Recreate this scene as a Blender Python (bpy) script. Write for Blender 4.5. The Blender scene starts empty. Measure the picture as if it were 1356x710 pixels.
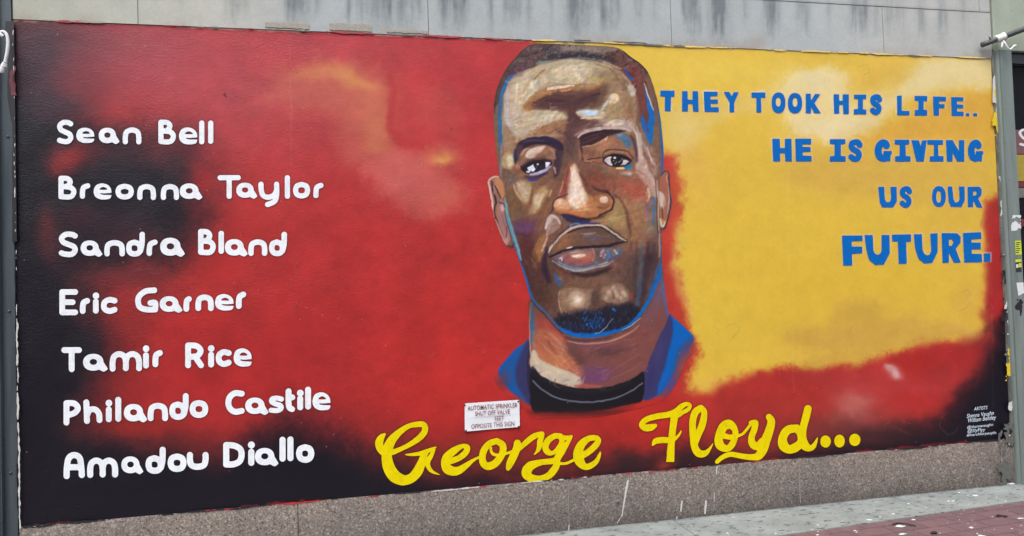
import bpy, bmesh, math, random
import numpy as np
from mathutils import Matrix, Vector

random.seed(7)
RNG = np.random.default_rng(7)
scene = bpy.context.scene
COL = scene.collection

# ------------------------------------------------------------------ camera
# measured wall: x to the right along the wall, y into the wall, z up; wall face at y = 0
WALL_W, WALL_H, Z0 = 6.4765, 2.80, 0.3245
ZT = Z0 + WALL_H
FOCAL, CX, CY = 980.54, 678.0, 355.0           # in pixels of the 1356 px wide photograph


def solve_camera():
    P = [(17, 26), (1312, 78), (1338, 581), (26, 698)]
    S = [(0, 0), (1, 0), (1, 1), (0, 1)]
    A = []
    for (x, y), (u, v) in zip(S, P):
        u -= CX; v -= CY
        A.append([x, y, 1, 0, 0, 0, -u * x, -u * y, -u])
        A.append([0, 0, 0, x, y, 1, -v * x, -v * y, -v])
    h = np.linalg.svd(np.array(A, float))[2][-1].reshape(3, 3)
    M = np.diag([1 / FOCAL, 1 / FOCAL, 1]) @ h
    if M[2, 2] < 0: M = -M
    s = WALL_W / np.linalg.norm(M[:, 0])
    r1 = M[:, 0] * s / WALL_W; r2 = M[:, 1] * s / WALL_H
    R = np.stack([r1, np.cross(r1, r2), -r2], 1)
    U, _, V = np.linalg.svd(R); R = U @ V
    C = -R.T @ (M[:, 2] * s) + np.array([0, 0, ZT])
    return R, C


CAM_R, CAM_C = solve_camera()


def to_wall(u, v, y=0.0):
    """wall point (x, z) measured at photo position u, v (arrays allowed)"""
    u = np.asarray(u, float); v = np.asarray(v, float)
    d = np.stack([(u - CX) / FOCAL, (v - CY) / FOCAL, np.ones_like(u)], -1) @ CAM_R
    k = (y - CAM_C[1]) / d[..., 1]
    return CAM_C[0] + d[..., 0] * k, CAM_C[2] + d[..., 2] * k


def to_photo(x, y, z):
    q = np.stack([x - CAM_C[0], y - CAM_C[1], z - CAM_C[2]], -1) @ CAM_R.T
    return CX + FOCAL * q[..., 0] / q[..., 2], CY + FOCAL * q[..., 1] / q[..., 2]


def to_ground(u, v, z=0.0):
    d = np.array([(u - CX) / FOCAL, (v - CY) / FOCAL, 1.0]) @ CAM_R
    k = (z - CAM_C[2]) / d[2]
    return CAM_C[0] + d[0] * k, CAM_C[1] + d[1] * k


cam_d = bpy.data.cameras.new('camera')
cam = bpy.data.objects.new('camera', cam_d); COL.objects.link(cam)
rot = Matrix([list(CAM_R.T[i] * np.array([1, -1, -1])) for i in range(3)])
cam.matrix_world = Matrix.Translation(Vector(CAM_C)) @ rot.to_4x4()
cam_d.sensor_width = 36.0; cam_d.sensor_fit = 'HORIZONTAL'
cam_d.lens = FOCAL / 1356 * 36.0
cam_d.clip_start = 0.05; cam_d.clip_end = 2000
scene.camera = cam

# ------------------------------------------------------------------ light
SUN_EL, SUN_AZ = math.radians(58), math.radians(-150)   # azimuth measured from +y towards +x
world = bpy.data.worlds.new('World'); scene.world = world; world.use_nodes = True
wn, wl = world.node_tree.nodes, world.node_tree.links
wn.clear()
sky = wn.new('ShaderNodeTexSky'); sky.sky_type = 'NISHITA'; sky.sun_disc = False
sky.sun_elevation = SUN_EL; sky.sun_rotation = SUN_AZ
sky.air_density = 1.0; sky.dust_density = 4.0; sky.ozone_density = 1.0
hs = wn.new('ShaderNodeHueSaturation'); hs.inputs['Saturation'].default_value = 0.42
bg = wn.new('ShaderNodeBackground'); bg.inputs['Strength'].default_value = 0.15
wo = wn.new('ShaderNodeOutputWorld')
wl.new(sky.outputs[0], hs.inputs['Color']); wl.new(hs.outputs[0], bg.inputs[0]); wl.new(bg.outputs[0], wo.inputs[0])
sun_d = bpy.data.lights.new('sun', 'SUN'); sun_d.energy = 0.5; sun_d.angle = math.radians(25); sun_d.color = (1.0, 0.95, 0.88)
sun = bpy.data.objects.new('sun', sun_d); COL.objects.link(sun)
sd_ = Vector((math.sin(SUN_AZ) * math.cos(SUN_EL), math.cos(SUN_AZ) * math.cos(SUN_EL), math.sin(SUN_EL)))
sun.rotation_euler = (-sd_).to_track_quat('-Z', 'Y').to_euler()
sun.location = (3, -8, 12)
vs = scene.view_settings
vs.view_transform = 'Standard'; vs.look = 'None'; vs.gamma = 1.0; vs.use_curve_mapping = False
vs.exposure = 1.1
scene.cycles.use_adaptive_sampling = True
scene.cycles.max_bounces = 6


# ------------------------------------------------------------------ helpers
def tag(o, label=None, cat=None, group=None, kind=None):
    if label: o['label'] = label
    if cat: o['category'] = cat
    if group: o['group'] = group
    if kind: o['kind'] = kind
    return o


def empty(name, loc, label, cat, group=None):
    o = bpy.data.objects.new(name, None); COL.objects.link(o); o.location = loc
    o.empty_display_size = 0.1
    return tag(o, label, cat, group)


def link(name, me, mat, parent=None, loc=None):
    o = bpy.data.objects.new(name, me); COL.objects.link(o)
    if mat is not None: me.materials.append(mat)
    if parent is not None:
        o.parent = parent
        pl = parent.location if parent.parent is None else parent.location + parent.parent.location
        o.location = (Vector(loc) if loc is not None else Vector((0, 0, 0))) - pl
    elif loc is not None:
        o.location = loc
    return o


def from_bm(name, bm, mat, parent=None, smooth=False, loc=None):
    me = bpy.data.meshes.new(name)
    bm.normal_update(); bm.to_mesh(me); bm.free()
    if smooth:
        for p in me.polygons: p.use_smooth = True
    return link(name, me, mat, parent, loc)


def add_box(bm, x0, x1, y0, y1, z0, z1, bevel=0.0):
    b = bmesh.new()
    bmesh.ops.create_cube(b, size=1.0)
    for v in b.verts:
        v.co = Vector((x0 + (v.co.x + .5) * (x1 - x0), y0 + (v.co.y + .5) * (y1 - y0), z0 + (v.co.z + .5) * (z1 - z0)))
    if bevel:
        bmesh.ops.bevel(b, geom=list(b.edges), offset=bevel, segments=2, affect='EDGES')
    me = bpy.data.meshes.new('tmp'); b.to_mesh(me); b.free()
    bm.from_mesh(me); bpy.data.meshes.remove(me)


def box(name, mat, parent, x0, x1, y0, y1, z0, z1, bevel=0.0):
    bm = bmesh.new(); add_box(bm, x0, x1, y0, y1, z0, z1, bevel)
    return from_bm(name, bm, mat, parent)


def add_tube(bm, pts, radii, seg=12, cap=True):
    pts = [Vector(p) for p in pts]; rings = []
    up = Vector((0.13, 0.21, 0.97)).normalized()
    for i, p in enumerate(pts):
        t = (pts[min(i + 1, len(pts) - 1)] - pts[max(i - 1, 0)]).normalized()
        a = t.cross(up)
        if a.length < 1e-3: a = t.cross(Vector((1, 0, 0)))
        a.normalize(); b = t.cross(a)
        r = radii[i] if hasattr(radii, '__len__') else radii
        rings.append([bm.verts.new(p + (a * math.cos(k * 2 * math.pi / seg) + b * math.sin(k * 2 * math.pi / seg)) * r) for k in range(seg)])
    for r0, r1 in zip(rings, rings[1:]):
        for k in range(seg): bm.faces.new((r0[k], r0[(k + 1) % seg], r1[(k + 1) % seg], r1[k]))
    if cap:
        bm.faces.new(rings[0][::-1]); bm.faces.new(rings[-1])


# ---- procedural noise on arrays
class Noise:
    def __init__(self, seed):
        self.g = np.random.default_rng(seed).random((256, 256)).astype(np.float32)

    def __call__(self, X, Y, scale, octaves=3, gain=0.5):
        out = np.zeros(np.shape(X), np.float32); amp = 1.0; tot = 0.0
        for o in range(octaves):
            x = np.asarray(X) / scale * 2 ** o + 17.3 * o; y = np.asarray(Y) / scale * 2 ** o + 9.1 * o
            xi = np.floor(x).astype(int); yi = np.floor(y).astype(int)
            fx = x - xi; fy = y - yi
            fx = fx * fx * (3 - 2 * fx); fy = fy * fy * (3 - 2 * fy)
            g = self.g; a = g[yi & 255, xi & 255]; b = g[yi & 255, (xi + 1) & 255]
            c = g[(yi + 1) & 255, xi & 255]; d = g[(yi + 1) & 255, (xi + 1) & 255]
            out += amp * ((a * (1 - fx) + b * fx) * (1 - fy) + (c * (1 - fx) + d * fx) * fy)
            tot += amp; amp *= gain
        return out / tot * 2 - 1


N1, N2, N3, N4 = Noise(1), Noise(2), Noise(3), Noise(4)


def catmull(pts, n=6, closed=True):
    P = np.array(pts, float); m = len(P); out = []
    for i in range(m if closed else m - 1):
        if closed: p = [P[(i + k - 1) % m] for k in range(4)]
        else: p = [P[max(i - 1, 0)], P[i], P[i + 1], P[min(i + 2, m - 1)]]
        for t in np.linspace(0, 1, n, endpoint=False):
            out.append(0.5 * ((2 * p[1]) + (-p[0] + p[2]) * t + (2 * p[0] - 5 * p[1] + 4 * p[2] - p[3]) * t * t + (-p[0] + 3 * p[1] - 3 * p[2] + p[3]) * t ** 3))
    if not closed: out.append(P[-1])
    return np.array(out)


def sd_poly(X, Y, pts):
    P = np.asarray(pts, float); d = np.full(X.shape, 1e18); ins = np.zeros(X.shape, bool)
    for i in range(len(P)):
        ax, ay = P[i]; bx, by = P[(i + 1) % len(P)]
        ex, ey = bx - ax, by - ay; L = ex * ex + ey * ey
        if L < 1e-12: continue
        t = np.clip(((X - ax) * ex + (Y - ay) * ey) / L, 0, 1)
        d = np.minimum(d, (X - ax - t * ex) ** 2 + (Y - ay - t * ey) ** 2)
        if ay != by:
            c = (ay > Y) != (by > Y)
            ins ^= c & (X < (bx - ax) * (Y - ay) / (by - ay) + ax)
    d = np.sqrt(d)
    return np.where(ins, -d, d)


def sd_chain(X, Y, pts):
    d = np.full(X.shape, 1e9)
    if len(pts) == 1: pts = [pts[0], (pts[0][0] + .01, pts[0][1], pts[0][2])]
    for (ax, ay, ar), (bx, by, br) in zip(pts, pts[1:]):
        ex, ey = bx - ax, by - ay; L = ex * ex + ey * ey + 1e-9
        t = np.clip(((X - ax) * ex + (Y - ay) * ey) / L, 0, 1)
        d = np.minimum(d, np.hypot(X - ax - t * ex, Y - ay - t * ey) - (ar + (br - ar) * t))
    return d


def smooth_chain(pts, n=5):
    return catmull(pts, n, closed=False)


class Canvas:
    """a small paint program working in photo pixels; colours are sRGB 0..255"""
    def __init__(self, x0, y0, x1, y1, res):
        self.x0, self.y0, self.res = x0, y0, res
        w, h = int((x1 - x0) * res) + 1, int((y1 - y0) * res) + 1
        self.Y, self.X = np.mgrid[0:h, 0:w].astype(np.float32)
        self.X = self.X / res + x0; self.Y = self.Y / res + y0
        self.WX, self.WY = self.X, self.Y; self.k = 1.4
        self.im = np.zeros((h, w, 3), np.float32)

    def warp(self, amp, scale, octaves=3):
        self.WX = self.X + amp * N1(self.X, self.Y, scale, octaves)
        self.WY = self.Y + amp * N2(self.X, self.Y, scale, octaves)

    def win(self, pts, pad):
        P = np.asarray(pts, float)
        h, w = self.X.shape
        a = max(0, int((P[:, 0].min() - pad - self.x0) * self.res)); b = min(w, int((P[:, 0].max() + pad - self.x0) * self.res) + 2)
        c = max(0, int((P[:, 1].min() - pad - self.y0) * self.res)); d = min(h, int((P[:, 1].max() + pad - self.y0) * self.res) + 2)
        return (slice(c, d), slice(a, b)) if b > a and d > c else None

    def lay(self, s, mask, col):
        m = mask[..., None]
        self.im[s] = self.im[s] * (1 - m) + np.array(col, np.float32) * m

    def poly(self, pts, col, soft=1.0, a=1.0, curve=True, rough=0.0):
        P = catmull(pts, 4) if curve else np.array(pts, float)
        s = self.win(P, soft + 12 + rough)
        if s is None: return
        d = sd_poly(self.WX[s], self.WY[s], P)
        if rough: d = d + rough * (N4(self.X[s], self.Y[s], 3.2, 3, .7) + .8 * N3(self.X[s], self.Y[s], 12, 3, .6))
        t = np.clip(0.5 - d / (2 * soft), 0, 1); self.lay(s, a * t * t * (3 - 2 * t), col)

    def stroke(self, pts, col, soft=0.7, a=1.0, w=None, curve=True):
        if w is not None: pts = [(p[0], p[1], w) for p in pts]
        if curve and len(pts) > 2: pts = smooth_chain(pts)
        P = np.asarray(pts, float)
        s = self.win(P[:, :2], P[:, 2].max() + soft + 8)
        if s is None: return
        d = sd_chain(self.WX[s], self.WY[s], P)
        t = np.clip(0.5 - d / (2 * soft), 0, 1); self.lay(s, a * t * t * (3 - 2 * t), col)

    def blob(self, cx, cy, rx, ry, col, a=1.0, ang=0.0, hard=0.0, k=None):
        R = max(rx, ry) * 2.2
        s = self.win([(cx - R, cy - R), (cx + R, cy + R)], 12)
        if s is None: return
        c, sn = math.cos(math.radians(ang)), math.sin(math.radians(ang))
        dx, dy = self.WX[s] - cx, self.WY[s] - cy
        q = np.sqrt(((dx * c + dy * sn) / rx) ** 2 + ((-dx * sn + dy * c) / ry) ** 2)
        if hard > 0: t = np.clip((1 - q) / (1 - hard) + .5, 0, 1); m = t * t * (3 - 2 * t)
        else: m = np.exp(-(k or self.k) * q ** 2)
        self.lay(s, a * m, col)

    def dabs(self, n, inside, rng, length, width, direction, jitter=.1, a=.5, box=None, clip=None):
        """loose brush marks that pick up the colour under them"""
        x0, y0, x1, y1 = box
        for k in range(n):
            x, y = rng.uniform(x0, x1), rng.uniform(y0, y1)
            if inside(np.array([x]), np.array([y]))[0] > -2.0: continue
            t = direction(x, y) + rng.normal(0, .35); L = length * rng.uniform(.5, 1.3)
            col = self.sample(np.array([x]), np.array([y]))[0]
            g = 1 + rng.normal(0, jitter); warm = rng.normal(0, jitter * .35)
            col = np.clip(col * g * np.array([1 + warm, 1, 1 - warm]) + (rng.random() < .12) * 14, 0, 255)
            w = width * rng.uniform(.5, 1.2); bend = rng.normal(0, .25)
            p = [(x - math.cos(t) * L / 2, y - math.sin(t) * L / 2, w * .6), (x + math.sin(t) * bend * L, y - math.cos(t) * bend * L, w), (x + math.cos(t) * L / 2, y + math.sin(t) * L / 2, w * .3)]
            self.stroke(p, col, .7, a * rng.uniform(.5, 1))

    def sample(self, u, v):
        h, w = self.X.shape
        x = np.clip((u - self.x0) * self.res, 0, w - 1.001); y = np.clip((v - self.y0) * self.res, 0, h - 1.001)
        xi, yi = x.astype(int), y.astype(int); fx, fy = (x - xi)[..., None], (y - yi)[..., None]
        I = self.im
        return (I[yi, xi] * (1 - fx) + I[yi, xi + 1] * fx) * (1 - fy) + (I[yi + 1, xi] * (1 - fx) + I[yi + 1, xi + 1] * fx) * fy


def lin(c):
    c = np.clip(np.asarray(c, float) / 255.0, 0, 1)
    return np.where(c <= 0.04045, c / 12.92, ((c + 0.055) / 1.055) ** 2.4)


PIGMENT = 0.84


def L3(r, g, b): return tuple(float(v) for v in lin((r, g, b))) + (1.0,)


def color_attr(me, rgb255, gain=None):
    gain = PIGMENT if gain is None else gain
    at = me.color_attributes.new('paint', 'FLOAT_COLOR', 'POINT')
    c = np.ones((len(rgb255), 4), np.float32); c[:, :3] = lin(rgb255) * gain
    at.data.foreach_set('color', c.ravel())


def march(F, label=None):
    """polygons of F <= 0 on a grid; returns verts (col,row), faces, and the cell of every face"""
    h, w = F.shape
    ins = F <= 0
    cnt = ins[:-1, :-1].astype(int) + ins[:-1, 1:] + ins[1:, 1:] + ins[1:, :-1]
    idx = {}; verts = []

    def gv(r, c):
        k = r * w + c
        if k not in idx: idx[k] = len(verts); verts.append((c, r))
        return idx[k]
    edges = {}

    def ev(r0, c0, r1, c1):
        k = (r0, c0, r1, c1) if (r0, c0) < (r1, c1) else (r1, c1, r0, c0)
        if k not in edges:
            a, b = F[k[0], k[1]], F[k[2], k[3]]; t = min(max(a / (a - b), 0.02), 0.98)
            edges[k] = len(verts); verts.append((k[1] + (k[3] - k[1]) * t, k[0] + (k[2] - k[0]) * t))
        return edges[k]
    faces, cells = [], []
    for r, c in np.argwhere(cnt > 0):
        r = int(r); c = int(c)
        q = [(r, c), (r, c + 1), (r + 1, c + 1), (r + 1, c)]
        if cnt[r, c] == 4:
            f = [gv(*p) for p in q]
        else:
            f = []
            for i in range(4):
                p, n = q[i], q[(i + 1) % 4]
                if ins[p]: f.append(gv(*p))
                if ins[p] != ins[n]: f.append(ev(*p, *n))
            if len(f) < 3: continue
        faces.append(f[::-1]); cells.append((r, c))
    return np.array(verts, float).reshape(-1, 2), faces, cells


def sheet(name, fn, x0, y0, x1, y1, step, mat, parent, y=-0.003, split=0):
    """flat layer of paint on the wall; fn gives the signed distance in photo pixels"""
    Yg, Xg = np.mgrid[y0:y1 + step:step, x0:x1 + step:step]
    F = fn(Xg, Yg)
    v, f, _ = march(F)
    if split:
        par = list(range(len(v)))
        def find(i):
            while par[i] != i: par[i] = par[par[i]]; i = par[i]
            return i
        for q in f:
            for k in q[1:]: par[find(k)] = find(q[0])
        comp = {}
        for q in f: comp.setdefault(find(q[0]), []).append(q)
        wx, wz = to_wall(x0 + v[:, 0] * step, y0 + v[:, 1] * step, y)
        for fs in comp.values():
            if len(fs) < split: continue
            ids = sorted({k for q in fs for k in q}); mp = {k: i for i, k in enumerate(ids)}
            me = bpy.data.meshes.new(name); me.from_pydata([(float(wx[k]), y, float(wz[k])) for k in ids], [], [[mp[k] for k in q] for q in fs])
            link(name, me, mat, parent)
        return
    wx, wz = to_wall(x0 + v[:, 0] * step, y0 + v[:, 1] * step, y)
    me = bpy.data.meshes.new(name)
    me.from_pydata(np.stack([wx, np.full(len(v), y), wz], 1).tolist(), [], f)
    return link(name, me, mat, parent)


# ------------------------------------------------------------------ materials
def mat_new(name):
    m = bpy.data.materials.new(name); m.use_nodes = True
    nt = m.node_tree; b = nt.nodes['Principled BSDF']
    return m, nt.nodes, nt.links, b


def ramp(n, stops):
    r = n.new('ShaderNodeValToRGB')
    while len(r.color_ramp.elements) > 1: r.color_ramp.elements.remove(r.color_ramp.elements[-1])
    r.color_ramp.elements[0].position = stops[0][0]; r.color_ramp.elements[0].color = stops[0][1]
    for p, c in stops[1:]:
        e = r.color_ramp.elements.new(p); e.color = c
    return r


def noise_tex(n, l, scale, detail=4, rough=0.55, coord=None, scale3=None, dist=0.0):
    t = n.new('ShaderNodeTexNoise'); t.inputs['Scale'].default_value = scale
    t.inputs['Detail'].default_value = detail; t.inputs['Roughness'].default_value = rough
    t.inputs['Distortion'].default_value = dist
    if coord is not None:
        if scale3:
            mp = n.new('ShaderNodeMapping'); mp.inputs['Scale'].default_value = scale3
            l.new(coord, mp.inputs['Vector']); l.new(mp.outputs[0], t.inputs['Vector'])
        else: l.new(coord, t.inputs['Vector'])
    return t


def mix_rgb(n, l, fac, a, b, mode='MIX'):
    m = n.new('ShaderNodeMix'); m.data_type = 'RGBA'; m.blend_type = mode
    for sock, val in ((m.inputs['Factor'], fac), (m.inputs['A'], a), (m.inputs['B'], b)):
        pass
    ins = [s for s in m.inputs]
    def put(sock, val):
        if hasattr(val, 'links') or isinstance(val, bpy.types.NodeSocket): l.new(val, sock)
        else: sock.default_value = val
    put(ins[0], fac); put(ins[6], a); put(ins[7], b)
    return m.outputs[2]


def bump(n, l, b, h, strength, dist=0.01, prev=None):
    k = n.new('ShaderNodeBump'); k.inputs['Strength'].default_value = strength; k.inputs['Distance'].default_value = dist
    l.new(h, k.inputs['Height'])
    if prev is not None: l.new(prev, k.inputs['Normal'])
    if b is not None: l.new(k.outputs[0], b.inputs['Normal'])
    return k.outputs[0]


def wall_paint(name, color=None, rough=0.42, grain=0.35, spec=0.33):
    """brushed masonry paint on rough render; painted colours come from the 'paint' attribute"""
    m, n, l, b = mat_new(name)
    geo = n.new('ShaderNodeNewGeometry')
    if color is None:
        at = n.new('ShaderNodeAttribute'); at.attribute_name = 'paint'; base = at.outputs['Color']
    else:
        rgb = n.new('ShaderNodeRGB'); rgb.outputs[0].default_value = color; base = rgb.outputs[0]
    # small uneven coverage of the paint
    t1 = noise_tex(n, l, 9, 5, 0.6, geo.outputs['Position'])
    r1 = ramp(n, [(0.3, (0.95, 0.95, 0.95, 1)), (0.7, (1.03, 1.03, 1.03, 1))])
    l.new(t1.outputs[0], r1.inputs[0])
    base = mix_rgb(n, l, 1.0, base, r1.outputs[0], 'MULTIPLY')
    t2 = noise_tex(n, l, 160, 3, 0.6, geo.outputs['Position'])
    r2 = ramp(n, [(0.25, (0.93, 0.93, 0.93, 1)), (0.75, (1.05, 1.05, 1.05, 1))])
    l.new(t2.outputs[0], r2.inputs[0])
    base = mix_rgb(n, l, 1.0, base, r2.outputs[0], 'MULTIPLY')
    # flecks where paint has come off
    vz = n.new('ShaderNodeTexVoronoi'); vz.inputs['Scale'].default_value = 22; vz.inputs['Randomness'].default_value = 1
    l.new(geo.outputs['Position'], vz.inputs['Vector'])
    lt = n.new('ShaderNodeMath'); lt.operation = 'LESS_THAN'; lt.inputs[1].default_value = 0.055
    l.new(vz.outputs['Distance'], lt.inputs[0])
    sep = n.new('ShaderNodeSeparateColor'); l.new(vz.outputs['Color'], sep.inputs[0])
    gt = n.new('ShaderNodeMath'); gt.operation = 'GREATER_THAN'; gt.inputs[1].default_value = 0.86
    l.new(sep.outputs[0], gt.inputs[0])
    mu = n.new('ShaderNodeMath'); mu.operation = 'MULTIPLY'; l.new(lt.outputs[0], mu.inputs[0]); l.new(gt.outputs[0], mu.inputs[1])
    mu2 = n.new('ShaderNodeMath'); mu2.operation = 'MULTIPLY'; mu2.inputs[1].default_value = 0.55 if color is None else 0.0
    l.new(mu.outputs[0], mu2.inputs[0])
    base = mix_rgb(n, l, mu2.outputs[0], base, L3(205, 175, 165))
    if color is not None:
        tw = noise_tex(n, l, 26, 5, 0.7, geo.outputs['Position'], scale3=(1, 1, .5)); rw = ramp(n, [(0.3, (0.86, 0.86, 0.87, 1)), (0.52, (1, 1, 1, 1))]); l.new(tw.outputs[0], rw.inputs[0])
        base = mix_rgb(n, l, 1.0, base, rw.outputs[0], 'MULTIPLY')
    l.new(base, b.inputs['Base Color'])
    b.inputs['Roughness'].default_value = rough
    b.inputs['Specular IOR Level'].default_value = spec
    # rough render: grainier on the left of the wall, smoother to the right
    sx = n.new('ShaderNodeSeparateXYZ'); l.new(geo.outputs['Position'], sx.inputs[0])
    mr = n.new('ShaderNodeMapRange'); mr.inputs['From Min'].default_value = 0.0; mr.inputs['From Max'].default_value = 3.2
    mr.inputs['To Min'].default_value = 1.0; mr.inputs['To Max'].default_value = 0.25
    l.new(sx.outputs[0], mr.inputs['Value'])
    g = noise_tex(n, l, 70, 6, 0.72, geo.outputs['Position'], scale3=(0.75, 1, 1.25))
    gm = n.new('ShaderNodeMath'); gm.operation = 'MULTIPLY'
    l.new(g.outputs[0], gm.inputs[0]); l.new(mr.outputs[0], gm.inputs[1])
    pt = noise_tex(n, l, 1.7, 3, 0.6, geo.outputs['Position']); pr = ramp(n, [(0.35, (0.25, 0.25, 0.25, 1)), (0.65, (1, 1, 1, 1))]); l.new(pt.outputs[0], pr.inputs[0])
    gk = n.new('ShaderNodeMath'); gk.operation = 'MULTIPLY'; l.new(gm.outputs[0], gk.inputs[0]); l.new(pr.outputs[0], gk.inputs[1])
    k1 = bump(n, l, None, gk.outputs[0], grain, 0.016)
    g2 = noise_tex(n, l, 7, 3, 0.5, geo.outputs['Position'])
    bump(n, l, b, g2.outputs[0], 0.12, 0.03, k1)
    return m


M_MURAL = wall_paint('mural_paint', grain=.33)
M_WHITE = wall_paint('white_lettering_paint', L3(229, 235, 241), 0.5, 0.3, 0.2)
M_BLUE = wall_paint('blue_lettering_paint', L3(0, 98, 178), 0.55, 0.1, 0.15)
M_YELLOW = wall_paint('yellow_lettering_paint', L3(222, 203, 0), 0.45, 0.12, 0.15)
M_CREDIT = wall_paint('pale_credit_paint', L3(200, 215, 228), 0.5, 0.1)


def concrete_mat():
    m, n, l, b = mat_new('stained_cast_stone')
    geo = n.new('ShaderNodeNewGeometry'); pos = geo.outputs['Position']
    at = n.new('ShaderNodeAttribute'); at.attribute_name = 'paint'
    t = noise_tex(n, l, 60, 4, 0.65, pos); r = ramp(n, [(0.3, (0.93, 0.93, 0.93, 1)), (0.7, (1.05, 1.05, 1.05, 1))]); l.new(t.outputs[0], r.inputs[0])
    l.new(mix_rgb(n, l, 1.0, at.outputs['Color'], r.outputs[0], 'MULTIPLY'), b.inputs['Base Color']); b.inputs['Roughness'].default_value = 0.85
    g = noise_tex(n, l, 120, 4, 0.6, pos); bump(n, l, b, g.outputs[0], 0.12, 0.006)
    return m


def granite_mat():
    m, n, l, b = mat_new('speckled_granite')
    geo = n.new('ShaderNodeNewGeometry'); pos = geo.outputs['Position']
    t = noise_tex(n, l, 105, 2, 0.75, pos)
    r = ramp(n, [(0.36, L3(48, 45, 44)), (0.47, L3(112, 103, 97)), (0.56, L3(138, 128, 120)), (0.66, L3(180, 172, 164))])
    l.new(t.outputs[0], r.inputs[0])
    vz = n.new('ShaderNodeTexVoronoi'); vz.inputs['Scale'].default_value = 95; l.new(pos, vz.inputs['Vector'])
    sc = n.new('ShaderNodeSeparateColor'); l.new(vz.outputs['Color'], sc.inputs[0])
    rv = ramp(n, [(0.0, L3(58, 54, 53)), (0.2, L3(132, 121, 114)), (0.8, L3(144, 133, 125)), (0.95, L3(190, 182, 174))]); l.new(sc.outputs[0], rv.inputs[0])
    base = mix_rgb(n, l, 0.5, r.outputs[0], rv.outputs[0])
    # drifting patches, then darker towards the bottom
    t2 = noise_tex(n, l, 2.2, 4, 0.6, pos); r2 = ramp(n, [(0.3, (0.80, 0.80, 0.82, 1)), (0.7, (1.05, 1.03, 1.0, 1))]); l.new(t2.outputs[0], r2.inputs[0])
    base = mix_rgb(n, l, 1.0, base, r2.outputs[0], 'MULTIPLY')
    sx = n.new('ShaderNodeSeparateXYZ'); l.new(pos, sx.inputs[0])
    t3 = noise_tex(n, l, 14, 4, 0.6, pos, scale3=(1, 1, 0.4))
    ad = n.new('ShaderNodeMath'); ad.operation = 'MULTIPLY_ADD'; ad.inputs[1].default_value = 0.16; l.new(t3.outputs[0], ad.inputs[0])
    l.new(sx.outputs[2], ad.inputs[2])
    r3 = ramp(n, [(0.07, (0.45, 0.46, 0.47, 1)), (0.20, (0.78, 0.79, 0.81, 1)), (0.38, (1, 1, 1, 1))]); l.new(ad.outputs[0], r3.inputs[0])
    base = mix_rgb(n, l, 1.0, base, r3.outputs[0], 'MULTIPLY')
    l.new(base, b.inputs['Base Color']); b.inputs['Roughness'].default_value = 0.6
    bump(n, l, b, t.outputs[0], 0.12, 0.004)
    return m


def metal_paint(name, c0, c1, rough=0.45, streak=(14, 14, 1.2), rust=0.0):
    m, n, l, b = mat_new(name)
    geo = n.new('ShaderNodeNewGeometry'); pos = geo.outputs['Position']
    t = noise_tex(n, l, 1.0, 5, 0.6, pos, scale3=streak)
    r = ramp(n, [(0.3, c0), (0.7, c1)]); l.new(t.outputs[0], r.inputs[0]); base = r.outputs[0]
    t2 = noise_tex(n, l, 55, 4, 0.65, pos)
    r2 = ramp(n, [(0.66, (0, 0, 0, 1)), (0.70, (1, 1, 1, 1))]); l.new(t2.outputs[0], r2.inputs[0])
    base = mix_rgb(n, l, r2.outputs[0], base, L3(52, 50, 48))
    if rust:
        t3 = noise_tex(n, l, 11, 5, 0.7, pos); r3 = ramp(n, [(0.52, (0, 0, 0, 1)), (0.66, (rust,) * 3 + (1,))]); l.new(t3.outputs[0], r3.inputs[0])
        base = mix_rgb(n, l, r3.outputs[0], base, L3(92, 78, 70))
    l.new(base, b.inputs['Base Color']); b.inputs['Roughness'].default_value = rough
    bump(n, l, b, t2.outputs[0], 0.06, 0.004)
    return m


def plain(name, c, rough=0.5, var=0.12, scale=40, metallic=0.0):
    m, n, l, b = mat_new(name)
    geo = n.new('ShaderNodeNewGeometry')
    t = noise_tex(n, l, scale, 4, 0.6, geo.outputs['Position'])
    lo, hi = 1 - var, 1 + var * .5
    r = ramp(n, [(0.3, (lo, lo, lo, 1)), (0.7, (hi, hi, hi, 1))]); l.new(t.outputs[0], r.inputs[0])
    rgb = n.new('ShaderNodeRGB'); rgb.outputs[0].default_value = c
    l.new(mix_rgb(n, l, 1.0, rgb.outputs[0], r.outputs[0], 'MULTIPLY'), b.inputs['Base Color'])
    b.inputs['Roughness'].default_value = rough; b.inputs['Metallic'].default_value = metallic
    return m


M_STONE = concrete_mat()
M_GRANITE = granite_mat()
M_LEFTPOST = metal_paint('dark_grey_green_metal_paint', L3(54, 64, 70), L3(80, 91, 97), 0.35)
M_POST = metal_paint('grey_green_metal_paint', L3(98, 110, 108), L3(124, 136, 132), 0.45)
M_ANGLE = metal_paint('worn_grey_flange_paint', L3(92, 94, 92), L3(128, 130, 126), 0.5, (9, 9, 7), 0.7)
M_FASCIA = metal_paint('pale_green_grey_paint', L3(138, 150, 134), L3(160, 170, 154), 0.55, (3, 3, 2))
M_PIPE = metal_paint('dark_pipe_paint', L3(58, 62, 62), L3(88, 92, 90), 0.4, (20, 20, 20))
M_PLASTIC = plain('white_plastic', L3(214, 218, 220), 0.35, 0.12)
M_TAPE = plain('white_tape', L3(222, 224, 224), 0.6, 0.12, 60)
M_SIGN = plain('white_enamel', L3(222, 228, 234), 0.3, 0.05, 12)
M_SIGNTXT = plain('faded_red_ink', L3(132, 66, 82), 0.5, 0.15, 300)
M_SCREW = plain('dark_screw_steel', L3(40, 40, 40), 0.4, 0.2, 200, 0.6)
M_MORTAR = plain('grey_mortar', L3(158, 154, 144), 0.9, 0.3, 140)
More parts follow.
